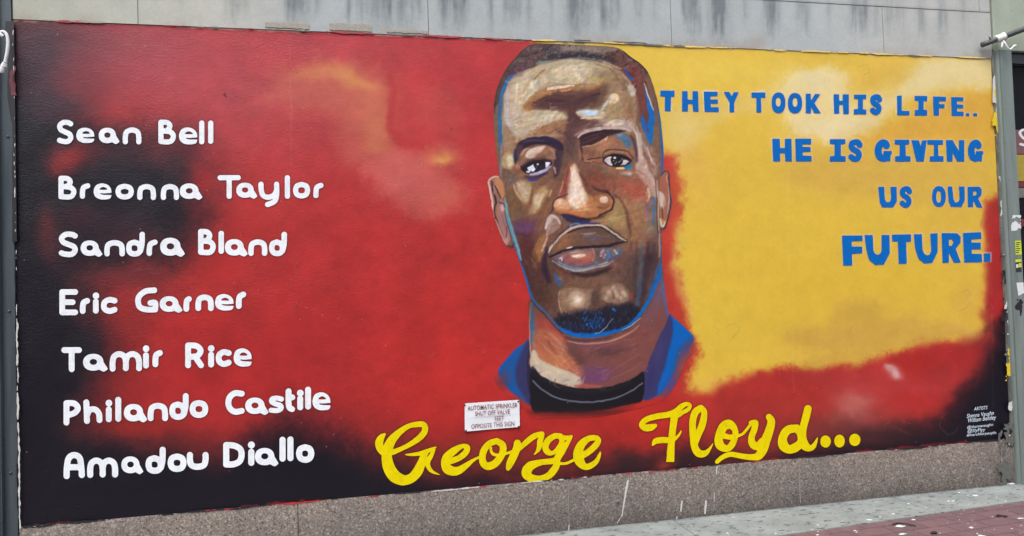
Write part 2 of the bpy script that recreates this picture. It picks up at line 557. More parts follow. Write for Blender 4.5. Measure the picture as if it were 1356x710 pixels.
M_CAULK = plain('dirty_joint_sealant', L3(92, 94, 92), 0.8, 0.3, 40)
M_DRIP = plain('white_paint_drip', L3(198, 198, 194), 0.6, 0.15, 60)
M_YDRIP = plain('yellow_paint_smear', L3(214, 188, 40), 0.55, 0.15, 60)
M_RDRIP = plain('red_paint_smear', L3(176, 44, 48), 0.55, 0.15, 60)
M_KDRIP = plain('black_paint_smear', L3(34, 32, 38), 0.5, 0.2, 60)
M_LIME = plain('lime_sticker', L3(190, 206, 50), 0.5, 0.1, 80)
M_PAPER = plain('weathered_paper', L3(206, 212, 214), 0.8, 0.12, 60)
M_INK = plain('black_ink', L3(42, 44, 42), 0.6, 0.1)
M_DARKFRAME = plain('dark_frame_metal', L3(48, 50, 54), 0.4, 0.2, 15)

# ------------------------------------------------------------------ lettering data (photo pixels)
G = {
    'S': [[(1, .07), (.75, .0), (.32, .0), (.02, .17), (.12, .38), (.5, .5), (.9, .62), (1, .82), (.75, 1), (.3, 1), (.0, .94)]],
    's': [[(1, .08), (.6, .0), (.15, .05), (.05, .28), (.4, .46), (.9, .6), (.95, .85), (.6, 1), (.0, .98)]],
    'e': [[(.03, .52), (.98, .52)], [(.98, .52), (.9, .16), (.5, .0), (.1, .16), (.0, .5), (.1, .86), (.5, 1), (.95, .95)]],
    'a': [[(.36, .0), (.64, .1), (.72, .5), (.62, .86), (.36, .98), (.1, .85), (.0, .5), (.1, .12), (.36, .0)], [(.5, .05), (.72, .5), (1, 1)], [(.62, .5), (.84, .97)]],
    'n': [[(.0, 1), (.0, .6), (.1, .17), (.5, .0), (.9, .17), (1, .6), (1, 1)]],
    'B': [[(0, 0), (0, 1)], [(0, .0), (.5, .02), (.72, .2), (.5, .42), (.1, .45)], [(.1, .45), (.75, .5), (1, .73), (.75, 1), (0, 1)]],
    'l': [[(.5, 0), (.5, 1)]],
    'r': [[(.0, 1), (.0, .65), (.2, .2), (1, .02)]],
    'o': [[(.5, 0), (.87, .13), (1, .5), (.87, .87), (.5, 1), (.13, .87), (0, .5), (.13, .13), (.5, 0)]],
    'T': [[(0, 0), (1, 0)], [(.5, 0), (.5, 1)]],
    'y': [[(0, 0), (.02, .3), (.15, .56), (.5, .64), (.85, .52), (1, .3)], [(1, 0), (1, .55), (.85, .85), (.42, 1)]],
    'd': [[(.42, .40), (.75, .5), (.86, .72), (.75, .93), (.42, 1), (.1, .92), (.0, .7), (.1, .48), (.42, .40)], [(1, 0), (.98, .5), (.86, .85)]],
    'E': [[(0, 0), (0, 1)], [(0, 0), (1, 0)], [(0, .5), (.8, .5)], [(0, 1), (1, 1)]],
    'i': [[(.5, .42), (.5, 1)], [(.55, .04), (.56, .05)]],
    'c': [[(1, .08), (.5, .0), (.1, .2), (0, .5), (.1, .82), (.5, 1), (1, .88)]],
    'G': [[(.95, .0), (.45, .05), (.08, .3), (.0, .58), (.12, .88), (.5, 1), (1, 1)], [(1, 1), (1, .66), (.72, .66)]],
    'm': [[(0, 1), (0, .55), (.06, .17), (.25, .0), (.44, .17), (.5, .55), (.5, .97)], [(.5, .55), (.56, .17), (.75, .0), (.94, .17), (1, .55), (1, .97)]],
    'R': [[(0, 0), (0, 1)], [(0, 0), (.6, .03), (.92, .25), (.7, .52), (.2, .58)], [(.5, .55), (.95, 1)]],
    'P': [[(.08, 0), (.08, 1)], [(.08, .0), (.7, .02), (1, .25), (.75, .5), (.2, .62)]],
    'h': [[(0, 0), (.05, 1)], [(.05, .7), (.25, .42), (.65, .38), (.95, .6), (1, .95)]],
    'A': [[(0, 1), (.02, .55), (.15, .14), (.5, .0), (.85, .14), (.96, .55), (1, .95)], [(.02, .58), (.96, .58)]],
    'u': [[(0, 0), (.0, .5), (.12, .88), (.5, 1), (.88, .86), (1, .45), (1, .0)]],
    'D': [[(0, 0), (0, 1)], [(0, 0), (.5, .03), (.9, .2), (1, .5), (.88, .82), (.5, .98), (0, 1)]],
    'C': [[(1, .03), (.5, .0), (.12, .2), (0, .52), (.12, .82), (.5, 1), (1, .95)]],
    't': [[(.2, 0), (.18, .6), (.35, .9), (.8, 1)], [(.2, .34), (.85, .34)]],
}
NAMES = [
    ('SeanBell', 7.6, [(75.5, 159, 97, 190.7), (101, 169.3, 124.8, 189.4), (130.7, 169.3, 158.4, 191), (162.5, 168.8, 187.2, 191.3), (209.7, 158.5, 233, 191), (237, 169, 261.2, 191.3), (262.4, 159.6, 272, 191.3), (274.6, 159.6, 283.5, 190.6)]),
    ('BreonnaTaylor', 7.6, [(77.4, 232.8, 101.2, 264), (105.8, 242.5, 119.5, 263.4), (124, 243, 147.5, 264.3), (152.9, 243.3, 177.2, 264.3), (181.8, 243.8, 206.5, 265), (213, 243.8, 237, 265), (238, 243, 268.4, 264.8), (288.2, 232, 318.8, 263.6), (312.9, 242, 341, 263.4), (342.2, 240.7, 369.7, 274.4), (376.4, 232, 384.7, 263.4), (388, 241, 410.7, 263), (415, 242, 428.3, 262.5)]),
    ('SandraBland', 8.0, [(77.8, 307, 103, 340.3), (106.7, 318.5, 136, 340.3), (138.2, 318, 165.3, 339.6), (167, 307, 191.9, 340), (194.2, 317, 208.7, 339), (212, 314.9, 245, 340.3), (262.3, 303.3, 285.8, 337.6), (288.9, 305.7, 297, 336.3), (297.7, 316.7, 328.3, 340), (328.8, 317, 354, 339), (356.3, 307, 380, 339.4)]),
    ('EricGarner', 8.4, [(78.6, 383, 103.4, 417.5), (105.8, 394.4, 119.3, 415.8), (121.5, 387, 132.3, 415.4), (133.7, 393.3, 155.6, 415.8), (179, 380.7, 209.3, 413.8), (211.4, 392.3, 242, 414.4), (243, 392, 254, 413), (258.8, 390, 283, 412), (284.7, 389.6, 309.2, 411.3), (312.5, 386, 326, 409.2)]),
    ('TamirRice', 8.6, [(81.3, 459.8, 108.5, 492.9), (110, 468.7, 143, 492.4), (145.3, 465, 188, 492.2), (188.4, 457, 198.3, 488), (201.9, 463.3, 215.5, 486.3), (245.2, 453.6, 271, 487.7), (274.3, 456.7, 284.7, 486.7), (285.7, 462.5, 306.7, 486), (309.4, 461.5, 333.2, 485.6)]),
    ('PhilandoCastile', 8.7, [(82.8, 530, 107, 563.5), (110.4, 529, 135.7, 561.5), (138.6, 529, 149.5, 559.2), (151.9, 525.6, 161.3, 558.6), (164, 535, 195.2, 559.6), (195.6, 533.5, 222.5, 557.8), (224.2, 520.7, 249.9, 556.2), (251, 529.8, 275.8, 553.6), (298.5, 516.8, 324, 549.3), (324.7, 526.6, 356, 549.7), (355.7, 524, 376, 547), (376.8, 514.4, 392, 545.8), (392.7, 515.8, 402.4, 543.4), (403, 512.2, 412.9, 542.4), (413.8, 519.7, 437.5, 543.4)]),
    ('AmadouDiallo', 9.0, [(84.2, 598.6, 112.4, 634.5), (115.4, 606, 156.4, 633), (160.7, 604.5, 190, 628.2), (192.7, 591.7, 219.5, 627.6), (221.9, 600.6, 247, 625.2), (247.5, 598.6, 276.2, 622.3), (295.5, 585.4, 324, 619.3), (327.5, 584.2, 338, 617), (337.5, 593.3, 369, 617.7), (369, 578.5, 379.3, 611.4), (379.3, 578, 389.8, 610.8), (392, 588.4, 416.2, 613)]),
]


def glyph_sd(X, Y, ch, bb, w):
    x0, y0, x1, y1 = bb; w = w * (.76 if ch == 's' else .9); r = w / 2; d = np.full(X.shape, 1e9)
    if ch == 'a':
        w_, h_ = x1 - x0, y1 - y0
        f = lambda *p: [(x0 + a * w_, y0 + b * h_) for a, b in p]
        d = sd_poly(X, Y, f(*ell(.41, .47, .41, .47, 28, 2.2)))
        leg = sd_poly(X, Y, f((.55, .06), (.68, .16), (.98, .80), (.99, .86), (.86, .99), (.80, .99), (.52, .80)))
        d = np.minimum(d, leg)
        return np.maximum(d, -sd_poly(X, Y, f(*ell(.415, .45, .15, .165, 16, 2.1))))
    if ch == 'e':
        w_, h_ = x1 - x0, y1 - y0
        f = lambda *p: [(x0 + a * w_, y0 + b * h_) for a, b in p]
        d = sd_poly(X, Y, catmull(f((.0, .5), (.1, .16), (.32, .02), (.55, .0), (.8, .1), (.96, .3), (1, .5), (1, .62), (.99, .8), (.9, .95), (.6, 1), (.32, .97), (.08, .8)), 4))
        d = np.maximum(d, -sd_poly(X, Y, catmull(f((.33, .38), (.42, .26), (.56, .22), (.70, .28), (.76, .38), (.55, .40)), 4)))
        return np.maximum(d, -sd_poly(X, Y, f((.34, .60), (.6, .62), (1.2, .57), (1.2, .70), (.95, .72), (.6, .715), (.42, .68))))
    for st in G[ch]:
        pts = [(x0 + r + p[0] * (x1 - x0 - w), y0 + r + p[1] * (y1 - y0 - w)) for p in st]
        rr = r * (1.12 if ch == 'i' and st[0][1] < .1 else 1.0)
        if len(pts) > 2: pts = catmull(pts, 5, closed=False)
        d = np.minimum(d, sd_chain(X, Y, [(p[0], p[1], rr) for p in pts]))
    return d


def name_fn(word, w, boxes):
    def fn(X, Y):
        d = np.full(X.shape, 1e9)
        for ch, bb in zip(word, boxes):
            s = (X > bb[0] - 4) & (X < bb[2] + 4) & (Y > bb[1] - 4) & (Y < bb[3] + 4)
            c = np.where(s.any(0))[0]; r = np.where(s.any(1))[0]
            q = (slice(r[0], r[-1] + 1), slice(c[0], c[-1] + 1))
            d[q] = np.minimum(d[q], glyph_sd(X[q], Y[q], ch, bb, w))
        return d
    return fn


def Z(ox, oy, s): return lambda pts: [(ox + p[0] / s, oy + p[1] / s) + tuple(v / s for v in p[2:3]) for p in pts]


def ell(cx, cy, rx, ry, n=24, p=2.3):
    out = []
    for k in range(n):
        t = 2 * math.pi * k / n; c, s = math.cos(t), math.sin(t)
        out.append((cx + rx * math.copysign(abs(c) ** (2 / p), c), cy + ry * math.copysign(abs(s) ** (2 / p), s)))
    return out


def s_block(x0, y0, x1, y1, w):
    pts = [(1, .17), (.82, .02), (.5, .0), (.14, .08), (.08, .27), (.3, .43), (.72, .56), (.93, .76), (.72, .98), (.35, 1), (.04, .88)]
    r = w / 2
    return ('chain', [(x0 + r + p[0] * (x1 - x0 - w), y0 + r + p[1] * (y1 - y0 - w), r) for p in pts])


def g_block(x0, y0, x1, y1, w):
    pts = [(.82, .16), (.7, .03), (.45, .0), (.15, .15), (.0, .5), (.12, .85), (.42, 1), (.78, .98)]
    r = w / 2
    W, H = x1 - x0, y1 - y0
    return [('chain', [(x0 + r + p[0] * (W - w), y0 + r + p[1] * (H - w), r) for p in pts]),
            ('poly', [(x0 + .52 * W, y0 + .52 * H), (x1, y0 + .52 * H), (x1, y0 + .66 * H), (x1 - .07 * W, y0 + .68 * H), (x1 - .08 * W, y0 + .99 * H), (x0 + .6 * W, y0 + .95 * H), (x0 + .6 * W, y0 + .68 * H), (x0 + .5 * W, y0 + .68 * H)])]


def P_(*pts): return ('poly', list(pts))


def block_lines():
    za, zb = Z(870, 105, 6.164), Z(1090, 105, 6.164)
    z2, z3 = Z(1010, 170, 4.52), Z(1100, 235, 5.682)
    def conv(z, items):
        out = []
        for it in items:
            for k in (it if isinstance(it, list) else [it]):
                out.append((k[0], z(k[1])) + ((z(k[2]),) if len(k) > 2 else ()))
        return out
    l1 = conv(za, [
        P_((27, 92), (143, 93), (143, 140), (115, 142), (112, 260), (63, 258), (65, 140), (27, 138)),
        P_((205, 97), (250, 97), (250, 165), (290, 168), (290, 97), (335, 97), (340, 263), (295, 263), (290, 200), (253, 200), (253, 260), (205, 262)),
        P_((382, 100), (495, 102), (495, 135), (437, 138), (437, 165), (497, 165), (497, 197), (440, 198), (440, 228), (503, 228), (505, 265), (388, 265)),
        P_((545, 103), (590, 103), (610, 140), (628, 105), (667, 105), (630, 190), (630, 268), (592, 268), (592, 190)),
        P_((772, 108), (885, 108), (885, 150), (848, 150), (852, 270), (812, 270), (812, 150), (772, 148)),
        ('poly', ell(992, 192, 56, 85), ell(990, 185, 20, 38)), ('poly', ell(1127, 195, 58, 83), ell(1127, 187, 20, 38)),
        P_((1215, 118), (1255, 118), (1257, 175), (1290, 120), (1332, 122), (1285, 195), (1337, 277), (1285, 277), (1257, 225), (1257, 277), (1215, 277))])
    l1 += conv(zb, [
        P_((85, 123), (130, 123), (132, 175), (160, 175), (160, 123), (210, 123), (210, 283), (165, 283), (163, 207), (132, 207), (132, 280), (90, 280)),
        P_((252, 125), (352, 125), (352, 160), (325, 160), (325, 245), (352, 248), (352, 285), (250, 285), (252, 245), (285, 243), (285, 160), (252, 158)),
        s_block(380, 122, 482, 290, 44),
        P_((603, 135), (642, 133), (642, 258), (707, 258), (705, 293), (605, 293)),
        P_((747, 135), (850, 137), (850, 177), (820, 177), (820, 250), (850, 250), (850, 295), (748, 295), (748, 250), (778, 250), (778, 175), (747, 172)),
        P_((897, 140), (1005, 143), (1003, 177), (947, 180), (947, 203), (992, 203), (992, 235), (947, 235), (947, 295), (902, 295)),
        P_((1045, 145), (1145, 147), (1145, 178), (1093, 178), (1093, 205), (1145, 207), (1145, 235), (1093, 235), (1093, 262), (1147, 265), (1147, 298), (1050, 298)),
        P_((1167, 277), (1195, 277), (1195, 299), (1165, 299)), P_((1227, 276), (1258, 277), (1258, 300), (1227, 300))])
    l2 = conv(z2, [
        P_((57, 62), (102, 62), (104, 118), (133, 118), (133, 62), (172, 62), (175, 197), (135, 197), (133, 148), (104, 148), (105, 197), (62, 197)),
        P_((195, 62), (290, 62), (290, 95), (238, 95), (238, 110), (287, 112), (287, 140), (240, 140), (240, 162), (293, 165), (293, 197), (198, 197)),
        P_((402, 65), (495, 65), (495, 92), (468, 95), (468, 165), (497, 167), (497, 198), (402, 198), (402, 167), (430, 165), (430, 95), (402, 92)),
        s_block(510, 65, 598, 199, 34), g_block(670, 66, 773, 199, 42),
        P_((790, 68), (878, 68), (878, 95), (855, 97), (857, 165), (885, 167), (885, 198), (793, 198), (793, 167), (820, 165), (820, 97), (790, 95)),
        P_((890, 70), (935, 72), (945, 105), (955, 72), (982, 72), (965, 198), (920, 198)),
        P_((985, 70), (1080, 70), (1080, 97), (1050, 97), (1052, 165), (1083, 167), (1083, 198), (1000, 198), (1000, 167), (1025, 165), (1025, 97), (985, 95)),
        P_((1097, 70), (1137, 70), (1175, 135), (1175, 70), (1207, 70), (1207, 198), (1165, 198), (1137, 145), (1137, 198), (1103, 198)),
        g_block(1228, 68, 1320, 199, 40)])
    l3 = conv(z3, [
        P_((358, 70), (403, 70), (408, 165), (420, 185), (435, 187), (448, 180), (455, 160), (450, 70), (497, 70), (498, 180), (470, 225), (390, 225), (370, 190)),
        s_block(517, 66, 613, 227, 39),
        ('poly', ell(815, 143, 52, 78), ell(813, 145, 18, 46)),
        P_((880, 68), (915, 68), (925, 165), (935, 185), (950, 188), (963, 180), (970, 160), (965, 68), (1008, 68), (1010, 170), (985, 222), (905, 220), (888, 180)),
        ('poly', [(1030, 70), (1120, 70), (1137, 90), (1135, 130), (1110, 160), (1143, 225), (1103, 225), (1073, 175), (1072, 222), (1033, 222)], [(1072, 103), (1095, 103), (1100, 115), (1093, 135), (1072, 137)])])
    l4 = conv(z3, [
        P_((85, 437), (240, 437), (240, 477), (160, 480), (158, 520), (238, 520), (238, 570), (160, 575), (163, 662), (95, 664)),
        P_((255, 433), (317, 433), (322, 550), (335, 575), (355, 582), (372, 575), (383, 550), (383, 433), (443, 433), (445, 570), (400, 655), (335, 658), (290, 620), (268, 540)),
        P_((462, 430), (605, 428), (605, 482), (568, 485), (573, 648), (513, 650), (505, 482), (462, 480)),
        P_((625, 427), (687, 427), (692, 545), (705, 575), (725, 587), (745, 580), (757, 550), (750, 422), (805, 420), (805, 560), (765, 642), (705, 648), (660, 610), (635, 530)),
        ('poly', [(835, 418), (950, 420), (978, 445), (978, 490), (940, 535), (980, 640), (928, 642), (890, 565), (890, 640), (842, 643)], [(890, 465), (910, 465), (925, 485), (910, 515), (890, 515)]),
        P_((995, 417), (1132, 412), (1135, 460), (1060, 467), (1060, 490), (1130, 490), (1130, 540), (1062, 542), (1062, 575), (1137, 575), (1140, 637), (1005, 640)),
        P_((1152, 572), (1203, 570), (1203, 632), (1155, 637))])
    return [l1, l2, l3, l4]


def shape_fn(items):
    def fn(X, Y):
        d = np.full(X.shape, 1e9)
        for it in items:
            if it[0] == 'poly':
                q = sd_poly(X, Y, it[1])
                if len(it) > 2: q = np.maximum(q, -sd_poly(X, Y, it[2]))
            else:
                q = sd_chain(X, Y, smooth_chain(it[1]))
            d = np.minimum(d, q)
        return d
    return fn


def bounds(items):
    A = np.array([p[:2] for it in items for p in it[1]])
    return A[:, 0].min(), A[:, 1].min(), A[:, 0].max(), A[:, 1].max()


def script_shapes():
    s = 6.7625
    za, zb, zc, zd = Z(490, 545, s), Z(640, 545, s), Z(840, 520, s), Z(990, 520, s)
    C = lambda z, *p: ('chain', z(p))
    first = [
        C(za, (132, 203, 10), (100, 235, 28), (82, 280, 36), (92, 330, 34), (130, 372, 32), (165, 385, 30)),
        C(za, (205, 365, 24), (300, 325, 20), (390, 275, 24), (460, 220, 28), (493, 165, 27), (480, 120, 26), (430, 115, 25), (350, 130, 22), (270, 180, 28), (200, 250, 38), (160, 330, 45), (150, 400, 46), (165, 490, 52), (210, 570, 55), (270, 608, 50), (320, 614, 44), (380, 590, 42), (430, 530, 44), (465, 450, 36), (480, 400, 30), (500, 370, 24)),
        C(za, (318, 385, 5), (360, 387, 12), (440, 378, 18), (500, 360, 20), (560, 335, 14), (592, 318, 4)),
        C(za, (575, 340, 12), (545, 400, 20), (515, 450, 24), (525, 500, 20), (560, 540, 14), (622, 565, 3)),
        C(za, (720, 445, 28), (790, 420, 26), (845, 380, 27), (870, 340, 26), (865, 315, 22), (820, 312, 20), (755, 350, 32), (690, 405, 36), (672, 460, 36), (695, 515, 44), (750, 535, 40), (800, 525, 34), (860, 485, 26), (920, 440, 15), (988, 403, 8)),
        C(zb, (120, 265, 27), (60, 285, 28), (10, 340, 30), (-8, 400, 30), (0, 460, 32), (40, 490, 34), (100, 470, 34), (145, 420, 32), (175, 360, 30), (172, 300, 30), (120, 265, 27)),
        C(zb, (68, 325, 10), (70, 355, 12), (90, 382, 14), (140, 390, 13), (200, 378, 12), (270, 355, 14)),
        C(zb, (305, 285, 32), (300, 330, 34), (265, 410, 35), (235, 475, 31), (222, 512, 18)),
        C(zb, (325, 335, 18), (380, 280, 24), (450, 225, 26), (515, 200, 20), (530, 205, 18), (510, 260, 26), (500, 320, 22), (480, 360, 13), (455, 385, 4)),
        C(zb, (690, 222, 25), (640, 220, 25), (580, 260, 28), (556, 320, 28), (580, 365, 26), (630, 368, 18), (685, 310, 22), (705, 260, 24), (690, 222, 25)),
        C(zb, (700, 232, 22), (750, 236, 20), (790, 222, 11)),
        C(zb, (785, 228, 14), (735, 310, 24), (680, 390, 32), (640, 440, 28), (520, 455, 26), (420, 490, 40), (386, 550, 44), (420, 592, 36), (500, 602, 27), (580, 578, 30), (635, 520, 32), (665, 460, 26), (650, 430, 24)),
        C(zb, (670, 465, 13), (740, 465, 12), (815, 432, 12)),
        C(zb, (850, 410, 30), (930, 370, 28), (1000, 310, 28), (1030, 262, 25), (1005, 236, 24), (940, 245, 27), (880, 295, 36), (850, 365, 42), (858, 435, 45), (900, 490, 30), (950, 490, 27), (1010, 450, 22), (1040, 390, 13), (1048, 362, 5)),
    ]
    second = [
        C(zc, (110, 293, 7), (190, 290, 11), (150, 316, 26), (95, 314, 30), (68, 285, 26), (110, 240, 25), (200, 213, 26), (300, 198, 27), (370, 172, 28), (425, 122, 24), (470, 102, 18), (496, 116, 17), (482, 150, 18), (430, 180, 18), (390, 212, 15)),
        C(zc, (360, 205, 34), (350, 280, 31), (338, 380, 30), (330, 470, 31), (325, 540, 34)),
        ('poly', zc([(298, 500), (360, 500), (357, 620), (285, 622)])),
        C(zc, (165, 470, 8), (190, 435, 25), (250, 425, 27), (330, 425, 24), (380, 400, 14), (412, 360, 9), (418, 340, 4)),
        C(zc, (590, 138, 26), (548, 175, 32), (525, 240, 30), (522, 330, 30), (530, 420, 32), (545, 500, 33), (580, 545, 34), (630, 545, 27), (670, 510, 14), (705, 455, 3)),
        C(zc, (595, 138, 28), (625, 170, 26), (620, 240, 30), (600, 310, 32), (570, 380, 30), (545, 440, 30)),
        C(zc, (925, 388, 14), (970, 370, 12), (1010, 325, 12), (1050, 275, 14)),
        C(zd, (35, 275, 25), (70, 270, 25), (60, 330, 28), (35, 400, 28), (45, 460, 34), (90, 480, 36), (135, 440, 36)),
        C(zd, (192, 218, 28), (212, 260, 34), (195, 340, 38), (165, 420, 42), (140, 500, 42), (100, 565, 36), (50, 578, 28), (-14, 575, 25), (-74, 565, 24), (-154, 553, 23), (-224, 578, 21), (-274, 620, 18)),
        C(zd, (440, 320, 35), (360, 335, 38), (316, 400, 38), (320, 470, 44), (370, 508, 38), (430, 490, 40), (480, 440, 35), (470, 370, 30), (440, 320, 35)),
        C(zd, (540, 145, 33), (522, 220, 34), (497, 320, 32), (490, 400, 35), (510, 470, 40), (550, 497, 29), (590, 480, 22), (620, 420, 8), (625, 402, 3)),
        ('poly', zd(ell(698, 438, 47, 54, p=2))), ('poly', zd(ell(823, 434, 47, 57, p=2))), ('poly', zd(ell(960, 423, 50, 55, p=2))),
    ]
    oo = catmull(zc([(760, 290), (810, 248), (860, 245), (905, 280), (932, 350), (925, 410), (900, 480), (850, 525), (790, 528), (740, 500), (718, 450), (725, 380)]), 4)
    holes = [zc([(810, 360), (830, 330), (855, 323), (878, 345), (880, 375), (845, 376)]), zc([(790, 412), (865, 425), (840, 465), (820, 472), (798, 450)]), ]
    return first, second, oo, holes


SC_A, SC_B, SC_O, SC_H = script_shapes()


def script_fn(part):
    base = shape_fn(SC_A if part == 0 else SC_B)
    def fn(X, Y):
        d = base(X, Y)
        if part == 1:
            o = sd_poly(X, Y, SC_O)
            for h in SC_H: o = np.maximum(o, -sd_poly(X, Y, h))
            inside = sd_poly(X, Y, SC_O) < 0
            d = np.where(inside, o, np.minimum(d, o))
        return d
    return fn


BLOCKS = block_lines()

# ------------------------------------------------------------------ the painted ground of the mural
def paint_ground():
    c = Canvas(0, 0, 1356, 710, 1.0)
    c.im[:] = (180, 46, 44); c.k = 0.85
    c.warp(7, 42, 4)
    RED, DK = (180, 42, 44), (13, 16, 28)
    # broad reds
    c.blob(300, 120, 260, 120, (176, 62, 72), .7)
    c.blob(600, 130, 120, 160, (190, 52, 58), .7)
    c.blob(330, 470, 200, 120, (170, 38, 42), .6)
    c.blob(610, 470, 120, 140, (190, 46, 44), .8)
    c.blob(470, 330, 130, 110, (180, 46, 48), .5)
    c.blob(890, 330, 60, 200, (186, 52, 46), .9)
    c.blob(830, 570, 200, 40, (184, 44, 38), .8)
    # pinkish sky sheen painted in at upper left, then clouds in the red
    c.blob(250, 110, 150, 80, (186, 78, 88), .55); c.blob(170, 60, 70, 40, (150, 74, 88), .5); c.blob(420, 60, 130, 26, (182, 62, 76), .5)
    c.warp(13, 30, 5)
    c.poly([(372, 100), (392, 86), (415, 80), (440, 83), (470, 81), (496, 88), (512, 102), (514, 126), (508, 150), (508, 166), (522, 186), (548, 200), (575, 193), (600, 194), (606, 214), (596, 238), (612, 254), (604, 280), (566, 290), (530, 272), (500, 248),
            (470, 222), (448, 192), (432, 170), (412, 152), (390, 140), (352, 136)], (196, 92, 82), 15, .72, rough=9)
    c.poly([(560, 122), (590, 118), (612, 140), (612, 178), (596, 186), (572, 178), (556, 160)], (192, 74, 70), 12, .5)
    for x, y, rx, ry, col, a, g in [
        (360, 128, 40, 18, (188, 88, 86), .4, -30), (412, 92, 30, 8, (212, 134, 82), .7, -6), (440, 92, 26, 8, (214, 138, 84), .5, 8), (466, 104, 30, 9, (220, 158, 84), .85, 20), (482, 112, 18, 8, (224, 166, 84), .8, 28),
        (488, 140, 20, 26, (208, 120, 82), .6, 0), (492, 172, 18, 16, (212, 134, 84), .65, 0), (500, 196, 16, 10, (216, 140, 86), .6, 20), (470, 150, 28, 30, (200, 104, 86), .45, 0), (430, 130, 30, 26, (194, 92, 84), .45, 0),
        (540, 222, 34, 16, (206, 104, 96), .6, 15), (585, 206, 18, 10, (214, 130, 82), .75, 0), (587, 211, 9, 6, (226, 168, 86), .85, 0), (528, 242, 26, 16, (204, 102, 98), .5, 0), (592, 262, 20, 18, (204, 104, 84), .6, 0),
        (566, 248, 26, 16, (200, 92, 86), .4, 0), (440, 176, 30, 14, (180, 56, 60), .5, 0), (402, 160, 40, 20, (178, 56, 60), .6, 0)]:
        c.blob(x, y, rx, ry, col, a, g)
    c.blob(480, 130, 70, 42, (200, 108, 84), .32, 20); c.blob(545, 235, 60, 34, (202, 100, 94), .35, 20); c.blob(415, 118, 50, 26, (196, 100, 84), .35)
    c.stroke([(514, 100, 5), (519, 130, 7), (514, 168, 7), (534, 190, 6), (556, 194, 4)], (180, 46, 50), 5, .6)
    # navy black at the left and below
    c.warp(12, 55, 4)
    c.warp(16, 48, 5)
    c.poly([(-40, -30), (40, 0), (90, 60), (120, 110), (150, 150), (240, 170), (285, 220), (285, 270), (262, 330), (215, 380), (180, 400), (175, 450), (180, 500), (165, 540), (200, 565), (300, 575), (380, 550), (450, 560), (520, 590), (600, 605), (720, 612), (800, 590), (860, 596), (960, 585), (1060, 575), (1130, 545), (1200, 545), (1250, 520), (1290, 460), (1305, 400), (1400, 380), (1400, 760), (-40, 760)], (92, 32, 38), 50, .8, rough=9)
    c.poly([(-40, -30), (0, 0), (14, 70), (44, 118), (70, 148), (150, 168), (215, 190), (250, 212), (262, 260), (250, 300), (235, 330),
            (190, 345), (150, 350), (118, 368), (128, 400), (122, 420), (145, 450), (148, 480), (128, 510), (112, 540), (130, 575), (185, 592), (250, 600),
            (300, 598), (345, 580), (380, 568), (425, 572), (470, 588), (510, 610), (570, 632), (640, 630), (720, 636), (790, 612), (830, 604), (880, 612),
            (920, 604), (960, 600), (1000, 606), (1060, 596), (1120, 568), (1180, 566), (1240, 552), (1262, 520), (1290, 486), (1308, 450), (1312, 405), (1340, 380), (1400, 380), (1400, 760), (-40, 760)],
           DK, 38, .94, rough=9)
    c.blob(50, 80, 40, 60, (44, 42, 56), .75); c.blob(95, 50, 60, 36, (84, 58, 72), .55); c.blob(110, 105, 45, 26, (116, 56, 68), .5); c.blob(80, 135, 40, 16, (52, 46, 60), .6)  # purple greys at upper left: sky sheen painted over the dark pigment
    c.blob(175, 142, 45, 20, (168, 50, 54), .6); c.blob(160, 90, 60, 40, (160, 64, 76), .4)
    # reds showing through the dark
    for x, y, rx, ry, col, a in [(92, 212, 26, 15, (150, 42, 46), .9), (125, 200, 35, 14, (112, 38, 44), .6), (80, 225, 14, 12, (150, 40, 42), .6),
                                 (65, 300, 14, 25, (110, 40, 42), .7), (75, 330, 20, 30, (90, 34, 40), .5), (110, 290, 22, 16, (84, 34, 42), .5),
                                 (165, 300, 60, 26, (62, 36, 46), .6), (200, 205, 50, 20, (70, 40, 50), .55), (150, 235, 30, 14, (36, 30, 44), .6),
                                 (222, 190, 25, 20, (140, 42, 48), .5), (265, 235, 25, 22, (186, 46, 50), .7), (190, 320, 40, 14, (92, 40, 46), .5),
                                 (150, 365, 40, 12, (104, 38, 42), .7), (165, 400, 30, 28, (160, 40, 42), .75), (110, 405, 18, 22, (80, 34, 42), .5),
                                 (185, 360, 40, 10, (120, 46, 50), .5), (160, 440, 20, 30, (160, 40, 40), .5), (170, 500, 40, 30, (150, 38, 38), .6),
                                 (150, 560, 34, 16, (150, 38, 36), .85), (200, 565, 45, 16, (152, 40, 36), .8), (110, 555, 26, 20, (58, 30, 38), .5),
                                 (260, 580, 45, 14, (130, 38, 38), .5), (215, 590, 60, 10, (84, 38, 40), .5), (400, 545, 50, 10, (140, 40, 42), .3),
                                 (560, 600, 60, 22, (120, 46, 34), .55), (600, 618, 40, 16, (110, 44, 34), .5), (690, 610, 90, 18, (128, 48, 34), .6),
                                 (745, 632, 22, 7, (120, 36, 34), .6), (1000, 590, 70, 20, (150, 54, 42), .55), (965, 615, 30, 8, (96, 44, 36), .6)]:
        c.blob(x, y, rx, ry, col, a)
    c.blob(860, 560, 60, 26, (178, 42, 36), .7); c.blob(835, 606, 36, 14, (44, 32, 36), .75); c.blob(905, 612, 30, 9, (46, 32, 36), .7)
    c.blob(884, 612, 9, 8, (170, 56, 40), .7); c.blob(800, 596, 9, 10, (160, 46, 40), .4)
    # yellow field behind the slogan
    c.warp(7, 22, 4)
